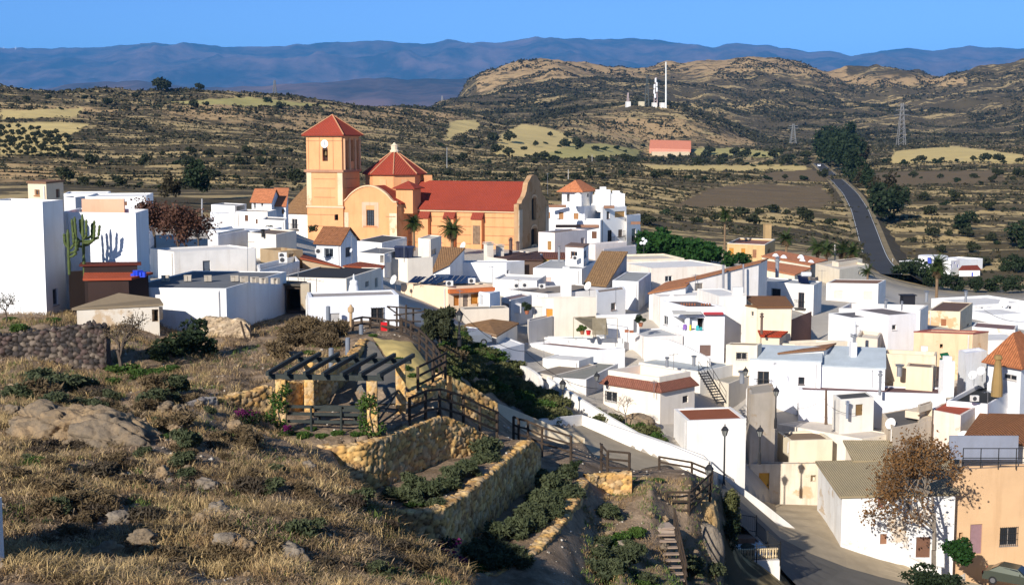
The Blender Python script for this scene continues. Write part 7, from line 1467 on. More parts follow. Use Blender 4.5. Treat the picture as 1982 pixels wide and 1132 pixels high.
# creepers on the pergola pillars and bougainvillea
for p, lab, sd in ((FL, 'leafy creeper climbing the front-left pergola pillar', 3), (FR, 'leafy creeper climbing the front-right pergola pillar', 4)):
    rng = np.random.default_rng(sd); root = thing('climbing_plant', lab, 'plant', tuple(p)); lp = [(rng.normal() * .22, -.15 + rng.normal() * .18, z, .34, .3, .28) for z in np.linspace(.1, 2.3 if sd == 3 else 1.7, 11)]; foliage('foliage', lp, 900, .10, LF_GREEN, rng, parent=root)
    m = MB(); m.tube([p + Vector((.1, -.3, -.1)), p + Vector((-.1, -.3, 1.)), p + Vector((.1, -.3, 2.0))], .025, 5); m.build('stem', BARK, root)
for (x, y, d, w, h, lab) in ((868, 1088, 47.5, 1.1, 1.0, 'purple bougainvillea at the foot of the middle stone wall'), (898, 1112, 50, .6, .7, 'small magenta bougainvillea at the bottom edge'), (480, 818, 60.2, 1.1, .7, 'purple flowering shrub in the bed left of the pergola'), (556, 834, 60.6, .35, .3, 'pink flowers at the foot of the pergola railing'), (1115, 905, 73, .7, .5, 'dark shrub at the foot of the cream parapet fence')):
    rng = np.random.default_rng(int(x)); p = at(x, y, d); root = thing('flowering_shrub', lab, 'shrub', tuple(p)); foliage('foliage', lumps_crown(rng, 7, w, h, -.1), 600, .08, LF_DARK, rng, parent=root)
    if 'dark shrub' not in lab: foliage('blossoms', lumps_crown(rng, 6, w, h, 0), 260, .07, leafy('bougainvillea', (.16, .015, .10), (.26, .03, .17), None, .2), rng, parent=root)  # flower petals only; the leaves are the separate part above
rng = np.random.default_rng(77); p = at(1855, 1090, 94); root = thing('garden_shrub', 'leafy green garden shrub with red-tipped leaves under the autumn tree', 'shrub', tuple(p)); foliage('foliage', lumps_crown(rng, 10, 2.2, 1.9, -.2), 1700, .16, LF_PARK, rng, parent=root)
rng = np.random.default_rng(78); p = at(1815, 1140, 91); root = thing('garden_shrub', 'dark green hedge shrub at the bottom edge below the autumn tree', 'shrub', tuple(p)); foliage('foliage', lumps_crown(rng, 12, 3.8, 1.6, -.2), 2400, .16, LF_DARK, rng, parent=root)
rng = np.random.default_rng(79); p = at(1408, 1005, 82); root = thing('feathery_bush', 'feathery grey-green bush hanging over the ochre rock by the street lamp', 'bush', tuple(p)); foliage('foliage', lumps_crown(rng, 9, 1.3, 2.3, -.6), 2200, .09, LF_SLOPE, rng, parent=root, aspect=3)
rng = np.random.default_rng(80); p = at(1418, 1045, 80); root = thing('dark_vine', 'dark bush in the shaded gap beside the railed terrace', 'bush', tuple(p)); foliage('foliage', lumps_crown(rng, 8, 1.2, 2.0, -.6), 1200, .1, LF_DARK, rng, parent=root)
# --- dry grass over the foreground hill: one mass
def grass(name, mats_cols, n, seed, dens, hgt, wid, blades=9, droop=.5, right=False):
    rng = np.random.default_rng(seed); d = np.exp(rng.uniform(math.log(25), math.log(92), n)); u = rng.uniform(*((.04, .17) if right else (-.42, .06)), n); d = d if not right else rng.uniform(58, 86, n); X = u * d; D = d
    Z = zt_f(X, D); pxx, pyy = proj(X, D, Z)
    ok = (pyy > 600) & (pxx < 905); line = np.interp(pxx, [540, 590, 650, 700, 760, 830, 915], [835, 862, 915, 952, 992, 1050, 1112])
    ok &= ~((pxx > 540) & (D > 58.5) & (pyy > 735)) & ~((pxx > 560) & (pyy < line) & (D < 58.5) & (D > 52))
    ok &= ~((pxx > 665) & (D > 64)) 
    if right: ok = (pxx > 1125) & (pxx < 1400) & (pyy > 925)
    cl = fbm(X / 2.2, D / 2.2, 4, seed); ok &= cl > dens; X, D, Z, cl = X[ok], D[ok], Z[ok], cl[ok]; m = len(X)
    for poly, lv in FLAT: k = ~inpoly(X, D, poly); X, D, Z, cl = X[k], D[k], Z[k], cl[k]
    m = len(X); V, T = [], []; base_c = cmap(fbm(X / 1.1, D / 1.1, 3, seed + 3) * .999, mats_cols)
    for b in range(blades):
        az = rng.random(m) * 6.283; h = hgt * (.45 + .9 * rng.random(m)) * (.6 + .8 * cl); o = rng.normal(size=(m, 2)) * .12; lx, ly = np.cos(az), np.sin(az); w = wid * (.7 + .6 * rng.random(m)); dr = droop * (.3 + rng.random(m))
        p0 = np.stack([X + o[:, 0], D + o[:, 1], Z - .03], 1); p1 = p0 + np.stack([lx * h * dr * .35, ly * h * dr * .35, h * .6], 1); p2 = p0 + np.stack([lx * h * dr, ly * h * dr, h * (1 - .35 * dr)], 1)
        sa = rng.random(m) * 6.283; side = np.stack([np.cos(sa) * w, np.sin(sa) * w, 0 * w], 1)
        V.append(np.stack([p0 - side, p0 + side, p1 + side * .8, p1 - side * .8], 1)); V.append(np.stack([p1 - side * .8, p1 + side * .8, p2 + side * .2, p2 - side * .2], 1)); c = base_c * (.7 + .6 * rng.random((m, 1)))
        T.append(np.repeat(c[:, None, :], 4, 1)); T.append(np.repeat(c[:, None, :], 4, 1))
    V = np.concatenate(V).reshape(-1, 3); T = np.concatenate(T).reshape(-1, 3); o = fastmesh(name, V, qfaces(len(V) // 4), attr_mat('grass_blade', .8, .15, 3., 0), T); o['kind'] = 'stuff'; return o
STRAW = [(.52, .35, .14), (.38, .255, .11), (.27, .175, .085), (.46, .33, .155), (.22, .155, .07), (.34, .24, .125), (.56, .40, .18)]
grass('dry_grass', STRAW, 24000, 3, .50, .34, .010, 9, .9)
grass('dry_brush', [(.23, .155, .085), (.30, .21, .125), (.16, .11, .062), (.37, .265, .155), (.125, .088, .052)], 20000, 8, .45, .26, .014, 9, 1.5)
grass('green_grass', [(.06, .10, .02), (.09, .12, .03), (.05, .075, .02)], 12000, 15, .54, .2, .014, 8, .7)
st_p = [rock('field_stone', '', (0, 0, 0), .2, 1.2, .9, .7, RK1, 31 + i, .3, 4, rough=.8) for i in range(2)] + [rock('field_stone', '', (0, 0, 0), .2, 1.1, .9, .6, RK3, 35, 1., 4, rough=.8)]
for o in st_p: COL.objects.unlink(o)
for i in range(150):
    t = RV.random(); x, y = (1150 + 230 * RV.random(), 945 + 180 * t) if i > 109 else (180 + 430 * RV.random(), 880 + 245 * t) if i % 3 else (20 + 520 * RV.random(), 740 + 130 * t); p = gp(x, y)
    if p is None: continue
    plant_at(st_p[i % 3], p - UZ * .05, RV.random() * 6, .35 + 1.3 * RV.random() ** 3, 'loose pale stone lying on the bare soil and dry grass of the near slopes', 'stone', 'loose stones on the hillside', 'field_stone')
grass('dry_grass', STRAW, 3600, 31, .46, .2, .010, 8, 1.0, True); grass('green_grass', [(.09, .14, .03), (.12, .16, .045)], 2600, 35, .54, .17, .014, 8, .8, True)
# pebbles and litter stones
rng = np.random.default_rng(44); n = 9000; d = np.exp(rng.uniform(math.log(26), math.log(86), n)); u = rng.uniform(-.42, .16, n); X = u * d; Z = zt_f(X, d); k = fbm(X / 1.5, d / 1.5, 3, 71) > .46; X, D, Z = X[k], d[k], Z[k]; s = .035 + .10 * rng.random(len(X)) ** 5
oct_ = np.array([(1, 0, 0), (0, 1, 0), (-1, 0, 0), (0, -1, 0), (0, 0, .7), (0, 0, -.7)]); of = np.array([(0, 1, 4), (1, 2, 4), (2, 3, 4), (3, 0, 4), (1, 0, 5), (2, 1, 5), (3, 2, 5), (0, 3, 5)])
V = np.stack([X, D, Z], 1)[:, None, :] + (oct_[None] * (.6 + .8 * rng.random((len(X), 6, 1)))) * s[:, None, None]; Fq = (of[None] + np.arange(len(X))[:, None, None] * 6).reshape(-1, 3); T = np.repeat(cmap(rng.random(len(X)) * .999, [(.42, .36, .28), (.34, .27, .2), (.55, .5, .42), (.3, .23, .16)])[:, None], 6, 1).reshape(-1, 3)
o = fastmesh('pebbles', V.reshape(-1, 3), Fq, attr_mat('stone'), T); o['kind'] = 'stuff'
# ======================================================= road in the valley
RD = [(1718, 560, 288), (1706, 530, 318), (1692, 500, 345), (1678, 458, 400), (1664, 420, 465), (1645, 385, 545), (1622, 355, 650), (1600, 335, 760), (1583, 321, 900)]
ctr = []
for x, y, d in RD:
    p = at(x, y, d); ctr.append((p.x, p.y))
ctr = np.array(ctr); k = np.linspace(0, len(RD) - 1, 120); rx, ry = np.interp(k, range(len(RD)), ctr[:, 0]), np.interp(k, range(len(RD)), ctr[:, 1])
for _ in range(6): rx[1:-1] = (rx[:-2] + rx[2:] + 2 * rx[1:-1]) / 4; ry[1:-1] = (ry[:-2] + ry[2:] + 2 * ry[1:-1]) / 4
tx, ty = np.gradient(rx), np.gradient(ry); l = np.hypot(tx, ty); nx, ny = ty / l, -tx / l
rz_ = zt(rx, ry, False).ravel(); rz_ = np.convolve(np.pad(rz_, 8, 'edge'), np.ones(17) / 17, 'valid') + .75
def rstrip(name, a, b, mat, lift):
    V = np.stack([np.stack([rx + nx * a, ry + ny * a, rz_ + lift], 1), np.stack([rx + nx * b, ry + ny * b, rz_ + lift], 1)], 1); n = len(rx); ii = np.arange(2 * n).reshape(n, 2); q = np.stack([ii[:-1, 0], ii[:-1, 1], ii[1:, 1], ii[1:, 0]], -1); return struct(fastmesh(name, V.reshape(-1, 3), q, mat))
rstrip('road', -3.1, 3.1, street_mat('far_asphalt', (.062, .062, .064), .12, .1), 0)
for a in (-2.9, 2.8): rstrip('road_markings', a, a + .11, basic('white_paint', (.75, .75, .7), .8), .02)
rstrip('road_verge', -4.6, -3.11, street_mat('verge', (.30, .23, .12), .2, .3), -.12); rstrip('road_verge', 3.11, 4.6, street_mat('verge', (.26, .2, .11), .2, .3), -.12)
for a, sgn in ((-4.6, -1), (4.6, 1)):
    V = np.stack([np.stack([rx + nx * a, ry + ny * a, rz_ - .12], 1), np.stack([rx + nx * (a + 7 * sgn), ry + ny * (a + 7 * sgn), rz_ - 4], 1)], 1); n = len(rx); ii = np.arange(2 * n).reshape(n, 2); struct(fastmesh('road_embankment', V.reshape(-1, 3), np.stack([ii[:-1, 0], ii[:-1, 1], ii[1:, 1], ii[1:, 0]], -1), street_mat('bank', (.09, .07, .04), .3, .3)))
# lane running down from the antenna hill
# ======================================================= vehicles
def car(label, loc, rz, body=(.3, .3, .28), sc=1., name='parked_car', detail=True, L_=4.1, Wd=1.7):
    root = thing(name, label, 'car', tuple(loc)); root.rotation_euler.z = rz; root.scale = (sc, sc, sc)
    side = [(-2.05, .35), (-2.0, .75), (-1.75, .88), (-1.05, .93), (-.45, 1.38), (.85, 1.43), (1.55, 1.02), (1.95, .92), (2.05, .6), (2.03, .32)]
    def prof(inset, pts, w):
        return [(x, -w + inset, z) for x, z in pts], [(x, w - inset, z) for x, z in pts]
    m = MB(); hw = Wd / 2; top = {4, 5}
    l = [Vector((x, -(hw - (.16 if z > 1.2 else 0)), z)) for x, z in side]; r = [Vector((v.x, -v.y, v.z)) for v in l]; o = Vector(loc)
    for i in range(len(side)): j = (i + 1) % len(side); m.face([o + l[i], o + r[i], o + r[j], o + l[j]])
    m.face([o + v for v in l]); m.face([o + v for v in r[::-1]])
    paint = basic('car_paint%.2f' % body[0], body, .3, .05, metal=.3); m.build('body', paint, root)
    m = MB()
    for s in (-1, 1):
        y = s * (hw - .065); pts = [(-.98, .96), (-.45, 1.33), (.1, 1.35), (.1, .97)], [(.16, .97), (.16, 1.35), (.8, 1.37), (1.3, 1.0)]
        for P4 in pts: q = [o + Vector((x, y + s * .03 - s * (z - .95) * .25, z)) for x, z in P4]; m.face(q if s < 0 else q[::-1])
    for (x0, z0, x1, z1_) in ((-1.0, .98, -.5, 1.34), (.92, 1.40, 1.5, 1.06)):
        sg = -1 if x0 < 0 else 1; m.face([o + Vector((x0 + sg * .03, -.68, z0 + .02)), o + Vector((x0 + sg * .03, .68, z0 + .02)), o + Vector((x1 + sg * .03, .58, z1_ + .02)), o + Vector((x1 + sg * .03, -.58, z1_ + .02))])
    m.build('window', glass_dark(), root)
    for x in (-1.3, 1.25):
        for s in (-1, 1):
            m = MB(); c = o + Vector((x, s * (hw - .08), .31)); m.tube([c - Vector((0, .1, 0)), c + Vector((0, .1, 0))], .31, 14); w_ = m.build('wheel', basic('tyre', (.02, .02, .02), .9), root)
            m = MB(); c2 = c + Vector((0, s * .09, 0)); m.tube([c2, c2 + Vector((0, s * .03, 0))], .19, 10); m.build('rim', basic('rim', (.4, .4, .42), .3, metal=.8), w_)
    for s in (-1, 1):
        m = MB(); m.box(o + Vector((-2.07, s * .62 - .16, .62)), (.05, 0, 0), (0, .32, 0), (0, 0, .16)); m.build('headlight', basic('lamp_glass', (.6, .6, .62), .1), root)
        m = MB(); m.box(o + Vector((2.03, s * .66 - .1, .62)), (.05, 0, 0), (0, .2, 0), (0, 0, .25)); m.build('tail_light', basic('red_lamp', (.3, .01, .01), .2), root)
        m = MB(); m.box(o + Vector((-.75, s * (hw + .02) - .09, .98)), (.1, 0, 0), (0, .18, 0), (0, 0, .12)); m.build('mirror', paint, root)
    return root
p = at(1960, 1130, 97.5); car('grey-green hatchback parked by the peach house at the lower right corner', p, 2.55, (.075, .085, .065))
p = at(982, 733, 114); car('dark parked car half hidden by bushes at the top of the ramp street', p, 1.9, (.015, .02, .028))
p = at(904, 668, 118); car('grey parked car beside the little white shed below the conifer', p, .4, (.25, .27, .3))
i = 112; p = Vector((rx[i] - nx[i] * 1.6, ry[i] - ny[i] * 1.6, rz_[i] + .02)); car('tiny white car driving on the far end of the valley road', p, math.atan2(ty[i], tx[i]) , (.8, .8, .8), 1.1, 'white_car')
# ======================================================= lamps
IRON = basic('lamp_iron', (.022, .022, .024), .5)
def lantern(root, c, s=1.):
    m = MB(); m.lathe(c, [(.06 * s, -.06), (.13 * s, 0), (.24 * s, .42 * s)], 6); m.build('lantern', basic('lamp_pane', (.22, .22, .2), .2), root)
    m = MB(); m.lathe(c + UZ * .42 * s, [(.30 * s, 0), (.27 * s, .05 * s), (.12 * s, .26 * s), (.04 * s, .3 * s), (.05 * s, .38 * s), (.01, .46 * s)], 6); m.build('cap', IRON, root)
    m = MB()
    for k in range(6): a = k * math.pi / 3; m.tube([c + Vector((.13 * s * math.cos(a), .13 * s * math.sin(a), 0)), c + Vector((.25 * s * math.cos(a), .25 * s * math.sin(a), .43 * s))], .018 * s, 4)
    m.build('lantern_frame', IRON, root)
def lamp(label, x, ytop, ybase, d, s=1.):
    b = at(x, ybase, d); t = at(x, ytop, d); root = thing('street_lamp', label, 'street lamp', tuple(b)); h = t.z - b.z - .88 * s
    m = MB(); m.lathe(b - UZ * .3, [(.13, 0), (.13, .7), (.08, .95), (.07, 1.0), (.055, h + .2), (.08, h + .26), (.05, h + .3)], 10); m.build('pole', IRON, root); lantern(root, Vector((b.x, b.y, b.z + h)), s); return root
lamp('tall black street lamp standing at the long white parapet, lower centre', 1401, 820, 947, 96.5)
lamp('black street lamp among the bushes at the top of the ramp street', 1089, 731, 806, 103)
lamp('black lamp on a post against the rough unpainted house', 1470, 822, 890, 100)
lamp('black lamp on a tall post beside the large blue-roofed white house', 1501, 746, 822, 111)
lamp('low black lantern on the end post of the landing fence', 1372, 893, 942, 79.5)
lamp('black lantern on the grey pole in front of the dark conifer', 889, 596, 662, 91)
def wall_lamp(label, x, y, d, dx):
    c = at(x, y, d); root = thing('wall_lamp', label, 'wall lamp', tuple(c)); lantern(root, c, .9); m = MB(); m.tube([c - UZ * .05, c + Vector((dx * .5, .1, -.2)), c + Vector((dx, .3, -.1))], .03, 5); m.build('bracket', IRON, root)
wall_lamp('black wall lantern on the left corner of the mansard house', 1155, 736, 110, .5); wall_lamp('small black wall lantern on the balcony-door house corner', 1443, 726, 115, .4)
m = MB()
for x, y in ((1245, 466), (1241, 474), (1247, 474), (1250, 470)): m.lathe(at(x, y, 236), [(.02, 0), (.24, .1), (.3, .3), (.22, .5), (.02, .6)], 8)
m2 = thing('street_lamp', 'white five-globe lamp in the park beside the large white house', 'street lamp', tuple(at(1246, 495, 236))); m.build('globes', basic('globe', (.8, .8, .78), .3), m2)
m = MB(); m.tube([at(1246, 500, 236), at(1246, 472, 236)], .09, 6); m.build('pole', IRON, m2)
# ======================================================= rooftop things
def antenna(label, x, yt, yb, d, n=5, rz=.6):
    b = at(x, yb, d); t = at(x, yt, d); root = thing('television_antenna', label, 'antenna', tuple(b)); mt = basic('antenna_metal', (.3, .3, .31), .4, metal=.7); m = MB(); m.tube([b - UZ * .4, t], .028, 5); m.build('mast', mt, root)
    m = MB(); dr = Vector((math.cos(rz), math.sin(rz), 0)); w = Vector((-dr.y, dr.x, 0)); s = .55; c = t - UZ * .15; m.tube([c - dr * s, c + dr * s], .016, 4)
    for k in range(n): q = c + dr * (s * (2 * k / (n - 1) - 1)); r = .3 * (1 - .1 * k); m.tube([q - w * r, q + w * r], .01, 4)
    m.build('aerial', mt, root)
for a in (('tall thin aerial on the white house left of the brown central roof', 953, 514, 560, 144), ('spindly aerial on the central brown roof', 1003, 540, 585, 141), ('aerial above the maroon-striped roofs', 1053, 655, 690, 121), ('aerial on the grey-roofed house behind the mansard', 1304, 683, 714, 117.5), ('aerial on the wall above the maroon roof strip', 1689, 715, 742, 117.3), ('aerial on the terracotta mansard house', 1266, 735, 760, 108), ('aerial on the roof under the dark blue tank', 735, 480, 512, 148), ('thin aerial left of the barn in front of the slate-door house', 558, 518, 565, 104), ('thin aerial on the parapet house by the barn', 577, 517, 560, 103.5), ('tall aerial mast behind the church facade', 1060, 335, 372, 245), ('aerial on the tall beige cube house', 782, 462, 500, 148), ('aerial at the corner of the dormered-roof hall', 1591, 522, 545, 192), ('aerial on the orange-shuttered peach house', 890, 560, 600, 128.5), ('aerial on the wide cream-white house', 1346, 530, 575, 144), ('aerial on the white wall of the small dark window house', 1192, 555, 585, 136), ('aerial on the tall narrow white house', 1658, 628, 650, 132), ('aerial among the clutter of the black roof terrace', 1912, 755, 800, 114.6), ('thin aerial at the back of the slate-door house', 479, 465, 515, 113), ('aerial on the arched-window house', 680, 455, 500, 126), ('aerial on the pergola-side cottage row', 1500, 700, 720, 118)): antenna(*a, rz=hash(a[0][:3]) % 3 * .5 + len(a[0]) * .2)
ACW = basic('unit_casing', (.66, .64, .6), .6)
def ac(label, x, y, d, w=.68, h=.5, rz=.2):
    b = at(x, y, d); root = thing('air_conditioner', label, 'air conditioner', tuple(b)); m = MB(); m.cbox(b, w, .34, h, rz); m.build('casing', ACW, root)
    f = Vector((math.sin(rz), -math.cos(rz), 0)); m = MB(); c = b + f * .18 + UZ * h / 2 - Vector((math.cos(rz), math.sin(rz), 0)) * w * .12; m.tube([c, c + f * .02], h * .38, 12); m.build('fan_grille', basic('fan_dark', (.05, .05, .055), .6), root)
for a in (('upper air conditioner of the pair behind the shaded blue parapet', 547, 500, 112), ('lower air conditioner of the pair behind the shaded blue parapet', 548, 508.5, 111.4), ('air conditioner hung outside the shaded blue parapet', 530, 537, 106), ('air conditioner on the wall beside the grey arched window', 617, 491, 124.5), ('air conditioner on the roof edge in front of the solar panels', 870, 553, 130), ('white unit at the right end of the solar panels', 913, 548, 131.5), ('air conditioner below the rooftop hut window', 1113, 503, 160.5), ('grey unit, left of two, on the white parapet by the brown central roof', 1000, 557, 147), ('grey unit, right of two, on the white parapet by the brown central roof', 1016, 556, 147), ('black unit on the central brown roof near the chimney', 1049, 558, 145.5), ('air conditioner on the roof slab above the laundry veranda', 1368, 604, 129), ('air conditioner in front of the black roof terrace', 1886, 776, 114.6), ('air conditioner at the far edge of the black roof terrace', 1932, 746, 120), ('condenser on the long white roof, leftmost of four', 1900, 600, 191), ('condenser on the long white roof, second from the left', 1914, 601, 191), ('condenser on the long white roof beside the tank', 1941, 599, 191), ('condenser on the long white roof, rightmost of four', 1954, 598, 191), ('small unit on the pale grey flat roof behind the hut', 1129, 514, 162), ('air conditioner on the low wall by the terracotta-roofed mid house', 1334, 800, 107)): ac(*a)
def dish(label, x, y, d, r=.42, az=-.9):
    c = at(x, y, d); root = thing('satellite_dish', label, 'satellite dish', tuple(c - UZ * r)); f = Vector((math.sin(az), -math.cos(az), .45)).normalized(); u = f.cross(UZ).normalized(); w = u.cross(f); m = MB(); prev = None; n = 14
    for rr, dp in ((.02, 0), (r * .5, .05 * r), (r * .8, .14 * r), (r, .24 * r)):
        cur = [c + (u * math.cos(k * 2 * math.pi / n) + w * math.sin(k * 2 * math.pi / n)) * rr + f * dp for k in range(n)]
        if prev: [m.face([prev[k], prev[(k + 1) % n], cur[(k + 1) % n], cur[k]]) for k in range(n)]
        prev = cur
    m.build('reflector', basic('dish_white', (.72, .71, .68), .5), root, True); m = MB(); m.tube([c - f * .02, c - f * .15, c - UZ * (r + .5) - f * .15], .03, 5); m.tube([c - w * r * .9 + f * .1, c + f * r * .9], .014, 4); m.build('mount', basic('antenna_metal', (.3, .3, .31), .4, metal=.7), root)
for a in (('large white satellite dish beside the turret of the big white house', 1117, 388, 241, 1.35), ('white dish on the wall of the long rear house above the laundry veranda', 1300, 578, 137, .42), ('white satellite dish beside the solar panel roof', 763, 542, 131.5, .5), ('white dish near the palm and the brown tile slope', 897, 476, 168, .5), ('dish at the right end of the central brown roof', 1139, 554, 144.5, .5), ('white dish on the rooftop of the long white house at the far right', 1944, 588, 191, .75), ('pale dish on the dark low roof behind the autumn tree', 1866, 846, 110, .55), ('pale dish by the clutter beside the tan tapered chimney, upper one', 1900, 718, 120.5, .42), ('pale dish by the clutter beside the tan tapered chimney, lower one', 1884, 726, 120, .42), ('round wire dish by the roof edge above the autumn tree', 1725, 820, 111.5, .5), ('tiny dish on the gable wall of the arched-window house', 680, 485, 123.5, .2), ('dish on the roofs at the right of the large white house', 1177, 381, 249, .9)): dish(*a)
def vent(label, x, yt, yb, d, r=.14, col=(.3, .31, .33)):
    b = at(x, yb, d); t = at(x, yt, d); h = t.z - b.z; m = MB(); m.lathe(b - UZ * .3, [(r, 0), (r, h * .72 + .3), (r * 1.6, h * .75 + .3), (r * 1.6, h * .82 + .3), (r * .9, h * .84 + .3), (r * .9, h * .9 + .3), (r * 1.9, h * .92 + .3), (.02, h + .3)], 10); o = m.build('vent_pipe', basic('vent%.2f' % col[0], col, .5, metal=.5)); rebase(o); tag(o, label, 'vent pipe')
for a in (('short blue-grey metal vent on the grey roof, left of two', 1291, 690, 704, 118, .14), ('taller blue-grey metal vent on the grey roof, right of two', 1343, 687, 702, 119, .16), ('brown metal flue on the white roof at the left of the sunken roof', 1714, 578, 607, 147, .16, (.3, .14, .08)), ('thin grey flue on the white roof right of the brown one', 1745, 582, 610, 146.5, .1), ('brown flue pipe beside the white double window', 1474, 605, 640, 125, .12, (.18, .12, .09)), ('tall grey flue at the tan roof terrace rim', 1652, 645, 672, 123, .2), ('grey pole pipe at the maroon roof strip', 1703, 716, 758, 117, .13), ('blue-grey standpipe on the small white hut wall', 1640, 775, 803, 113.6, .12, (.28, .32, .4)), ('black flue on the plain beige block', 509, 443, 453, 128, .16, (.03, .03, .03)), ('dark flue pipe below the church buttress', 988, 462, 478, 174, .18, (.16, .1, .08)), ('dark flue pipe under the church corner', 1002, 467, 480, 174, .18, (.16, .1, .08)), ('grey flue beside the hut on the pale grey roof', 1082, 475, 500, 168, .14), ('brown round vent by the white chimney pair', 1025, 570, 578, 141, .14, (.12, .08, .07)), ('grey metal chimney on the roof near the solar heater', 1504, 496, 532, 160, .22), ('grey round vent on the low roof below the cluttered terrace', 1741, 704, 722, 121.5, .25), ('metal cowl vent in front of the balcony-door house', 1436, 716, 735, 116, .22, (.3, .26, .22)), ('grey flue pipe by the villa-side roofs', 1793, 562, 580, 182, .22), ('brown flue pipe at the right by the long white house', 1869, 562, 584, 190, .18, (.3, .1, .08))): vent(*a)
def panel_array(label, reg, quad, d0, d1, n):
    P4 = [at(quad[0][0], quad[0][1], d0, reg), at(quad[1][0], quad[1][1], d0, reg), at(quad[2][0], quad[2][1], d1, reg), at(quad[3][0], quad[3][1], d1, reg)]; root = thing('solar_array', label, 'solar panel', tuple((P4[0] + P4[2]) / 2 - UZ * .6))
    nrm = (P4[1] - P4[0]).cross(P4[3] - P4[0]).normalized(); m = MB(); fr = MB(); g = bpy.data.materials.get('solar_glass') or basic('solar_glass', (.008, .012, .035), .15, .1)
    for k in range(n):
        a, b = P4[0].lerp(P4[1], (k + .03) / n), P4[0].lerp(P4[1], (k + .97) / n); c, e = P4[3].lerp(P4[2], (k + .97) / n), P4[3].lerp(P4[2], (k + .03) / n); m.box(a, b - a, e - a, nrm * .05)
    m.build('panel', g, root); m = MB()
    for q in P4: m.tube([q - nrm * .02, Vector((q.x, q.y, P4[0].z - .3))], .03, 4)
    m.build('support', basic('antenna_metal', (.3, .3, .31), .4, metal=.7), root)
panel_array('tilted dark solar panels, leftmost array on the peach house roof', 'E', [(1000, 464), (1085, 470), (1160, 420), (1060, 414)], 131.5, 133.5, 3)
panel_array('tilted dark solar panels, middle array on the peach house roof', 'E', [(1115, 472), (1240, 480), (1360, 436), (1200, 408)], 131.5, 134, 4)
panel_array('tilted dark solar panels, rightmost array on the peach house roof', 'E', [(1300, 480), (1510, 472), (1590, 420), (1350, 408)], 131.8, 134.5, 5)
sh = thing('solar_heater', 'solar water heater with a white tank on the grey roof terrace', 'solar heater', tuple(at(1555, 548, 160)))
a, b_ = at(1546, 547, 160), at(1566, 549, 160); m = MB(); m.box(a, b_ - a, (0, 1.0, .75), (0, -.05, .06)); m.build('collector', basic('solar_glass', (.008, .012, .035), .15, .1), sh); m = MB(); t0 = at(1551, 531, 161); m.tube([t0, t0 + Vector((1.15, 0, 0))], .28, 12); m.build('tank', basic('tank_white', (.7, .7, .72), .4), sh)
def simple(name, label, cat, fn, mat):
    m = MB(); fn(m); o = m.build(name, mat); rebase(o); return tag(o, label, cat)
# dark blue tank (tapered, ribbed)
def f(m):
    a = at(783, 500, 149.5); hw, hd, h = 1.05, 1.0, 1.3
    b = [a + Vector((x * hw * .86, y * hd * .86, 0)) for x, y in ((-1, -1), (1, -1), (1, 1), (-1, 1))]; t = [a + Vector((x * hw, y * hd, h)) for x, y in ((-1, -1), (1, -1), (1, 1), (-1, 1))]
    for i in range(4): j = (i + 1) % 4; m.face([b[i], b[j], t[j], t[i]]); m.box(t[i] - UZ * .12 + (t[i] - a - UZ * h) * .03, t[j] - t[i], (t[i] - a - UZ * h) * -.08, UZ * .14)
    m.face(t); m.face(b[::-1])
    for s in (.25, .5, .75): m.box(b[0].lerp(b[1], s) + Vector((-.03, -.06, 0)), (.06, 0, 0), (0, .05, 0), (t[0].lerp(t[1], s) - b[0].lerp(b[1], s)) * .95)
simple('water_tank', 'dark navy tapered tank standing on the tall beige cube house', 'tank', f, basic('navy_plastic', (.018, .024, .05), .4))
m = thing('black_shelter', 'black tarpaulin shelter on the white roofs below the villa', 'shelter', tuple(at(1755, 586, 184)))
a = at(1746, 586, 184); mm = MB(); mm.cbox(a + Vector((.9, .5, -1)), 1.7, 1.2, 1.95, .1); mm.build('body', basic('black_tarp', (.015, .015, .02), .7), m); mm = MB(); mm.cbox(a + Vector((.9, .5, .97)), 2.1, 1.5, .12, .1); mm.build('roof', basic('black_tarp', (.015, .015, .02), .7), m)
cn = thing('canopy', 'bamboo reed screen canopy on thin poles beside the plain beige wall', 'canopy', tuple(at(1145, 650, 128)))
m = MB(); 
for x, y0, y1, d in ((1110, 614, 648, 128), (1152, 612, 648, 129.5), (1195, 616, 650, 127.5), (1172, 622, 648, 126.5)): m.tube([at(x, y1, d) - UZ * .3, at(x, y0, d)], .03, 5)
m.tube([at(1110, 614, 128), at(1195, 616, 127.5)], .025, 5); m.tube([at(1110, 614, 128), at(1152, 612, 129.5)], .025, 5); m.build('frame', basic('cane', (.3, .24, .15), .9), cn)
m = MB(); q = [at(1112, 616, 128.2), at(1148, 640, 127.4), at(1168, 640, 128.3), at(1152, 613, 129.6)]
for t in np.linspace(0, 1, 26): m.tube([q[0].lerp(q[1], t * .98), q[3].lerp(q[2], t * .98)], .03, 4)
for t in np.linspace(0, 1, 30): a = at(1147 + t * 26, 616, 126.8); b_ = at(1147 + t * 30, 648, 126.6); m.tube([a, b_], .022, 4)
m.build('reed_screen', basic('reeds', (.26, .22, .15), .95, .35, 9.), cn)
for i, (x, y, d, s, lab) in enumerate(((1020, 606, 131, .5, 'green potted shrub on the yard wall left of the orange shutter'), (1127, 645, 126.5, .4, 'green plant under the reed screen canopy'), (1240, 630, 127.5, .5, 'dark flowering plants on the wall left of the laundry veranda'))):
    rng = np.random.default_rng(i); p = at(x, y, d); root = thing('potted_plant', lab, 'plant', tuple(p)); foliage('foliage', lumps_crown(rng, 7, s * 2, s * 1.6, .2), 500, .12, LF_DARK if i != 1 else LF_GREEN, rng, parent=root); m = MB(); m.lathe(p - UZ * .1, [(.16, 0), (.24, .35), (.26, .36), (.2, .37)], 10); m.build('pot', basic('terracotta', (.33, .12, .06), .8), root)
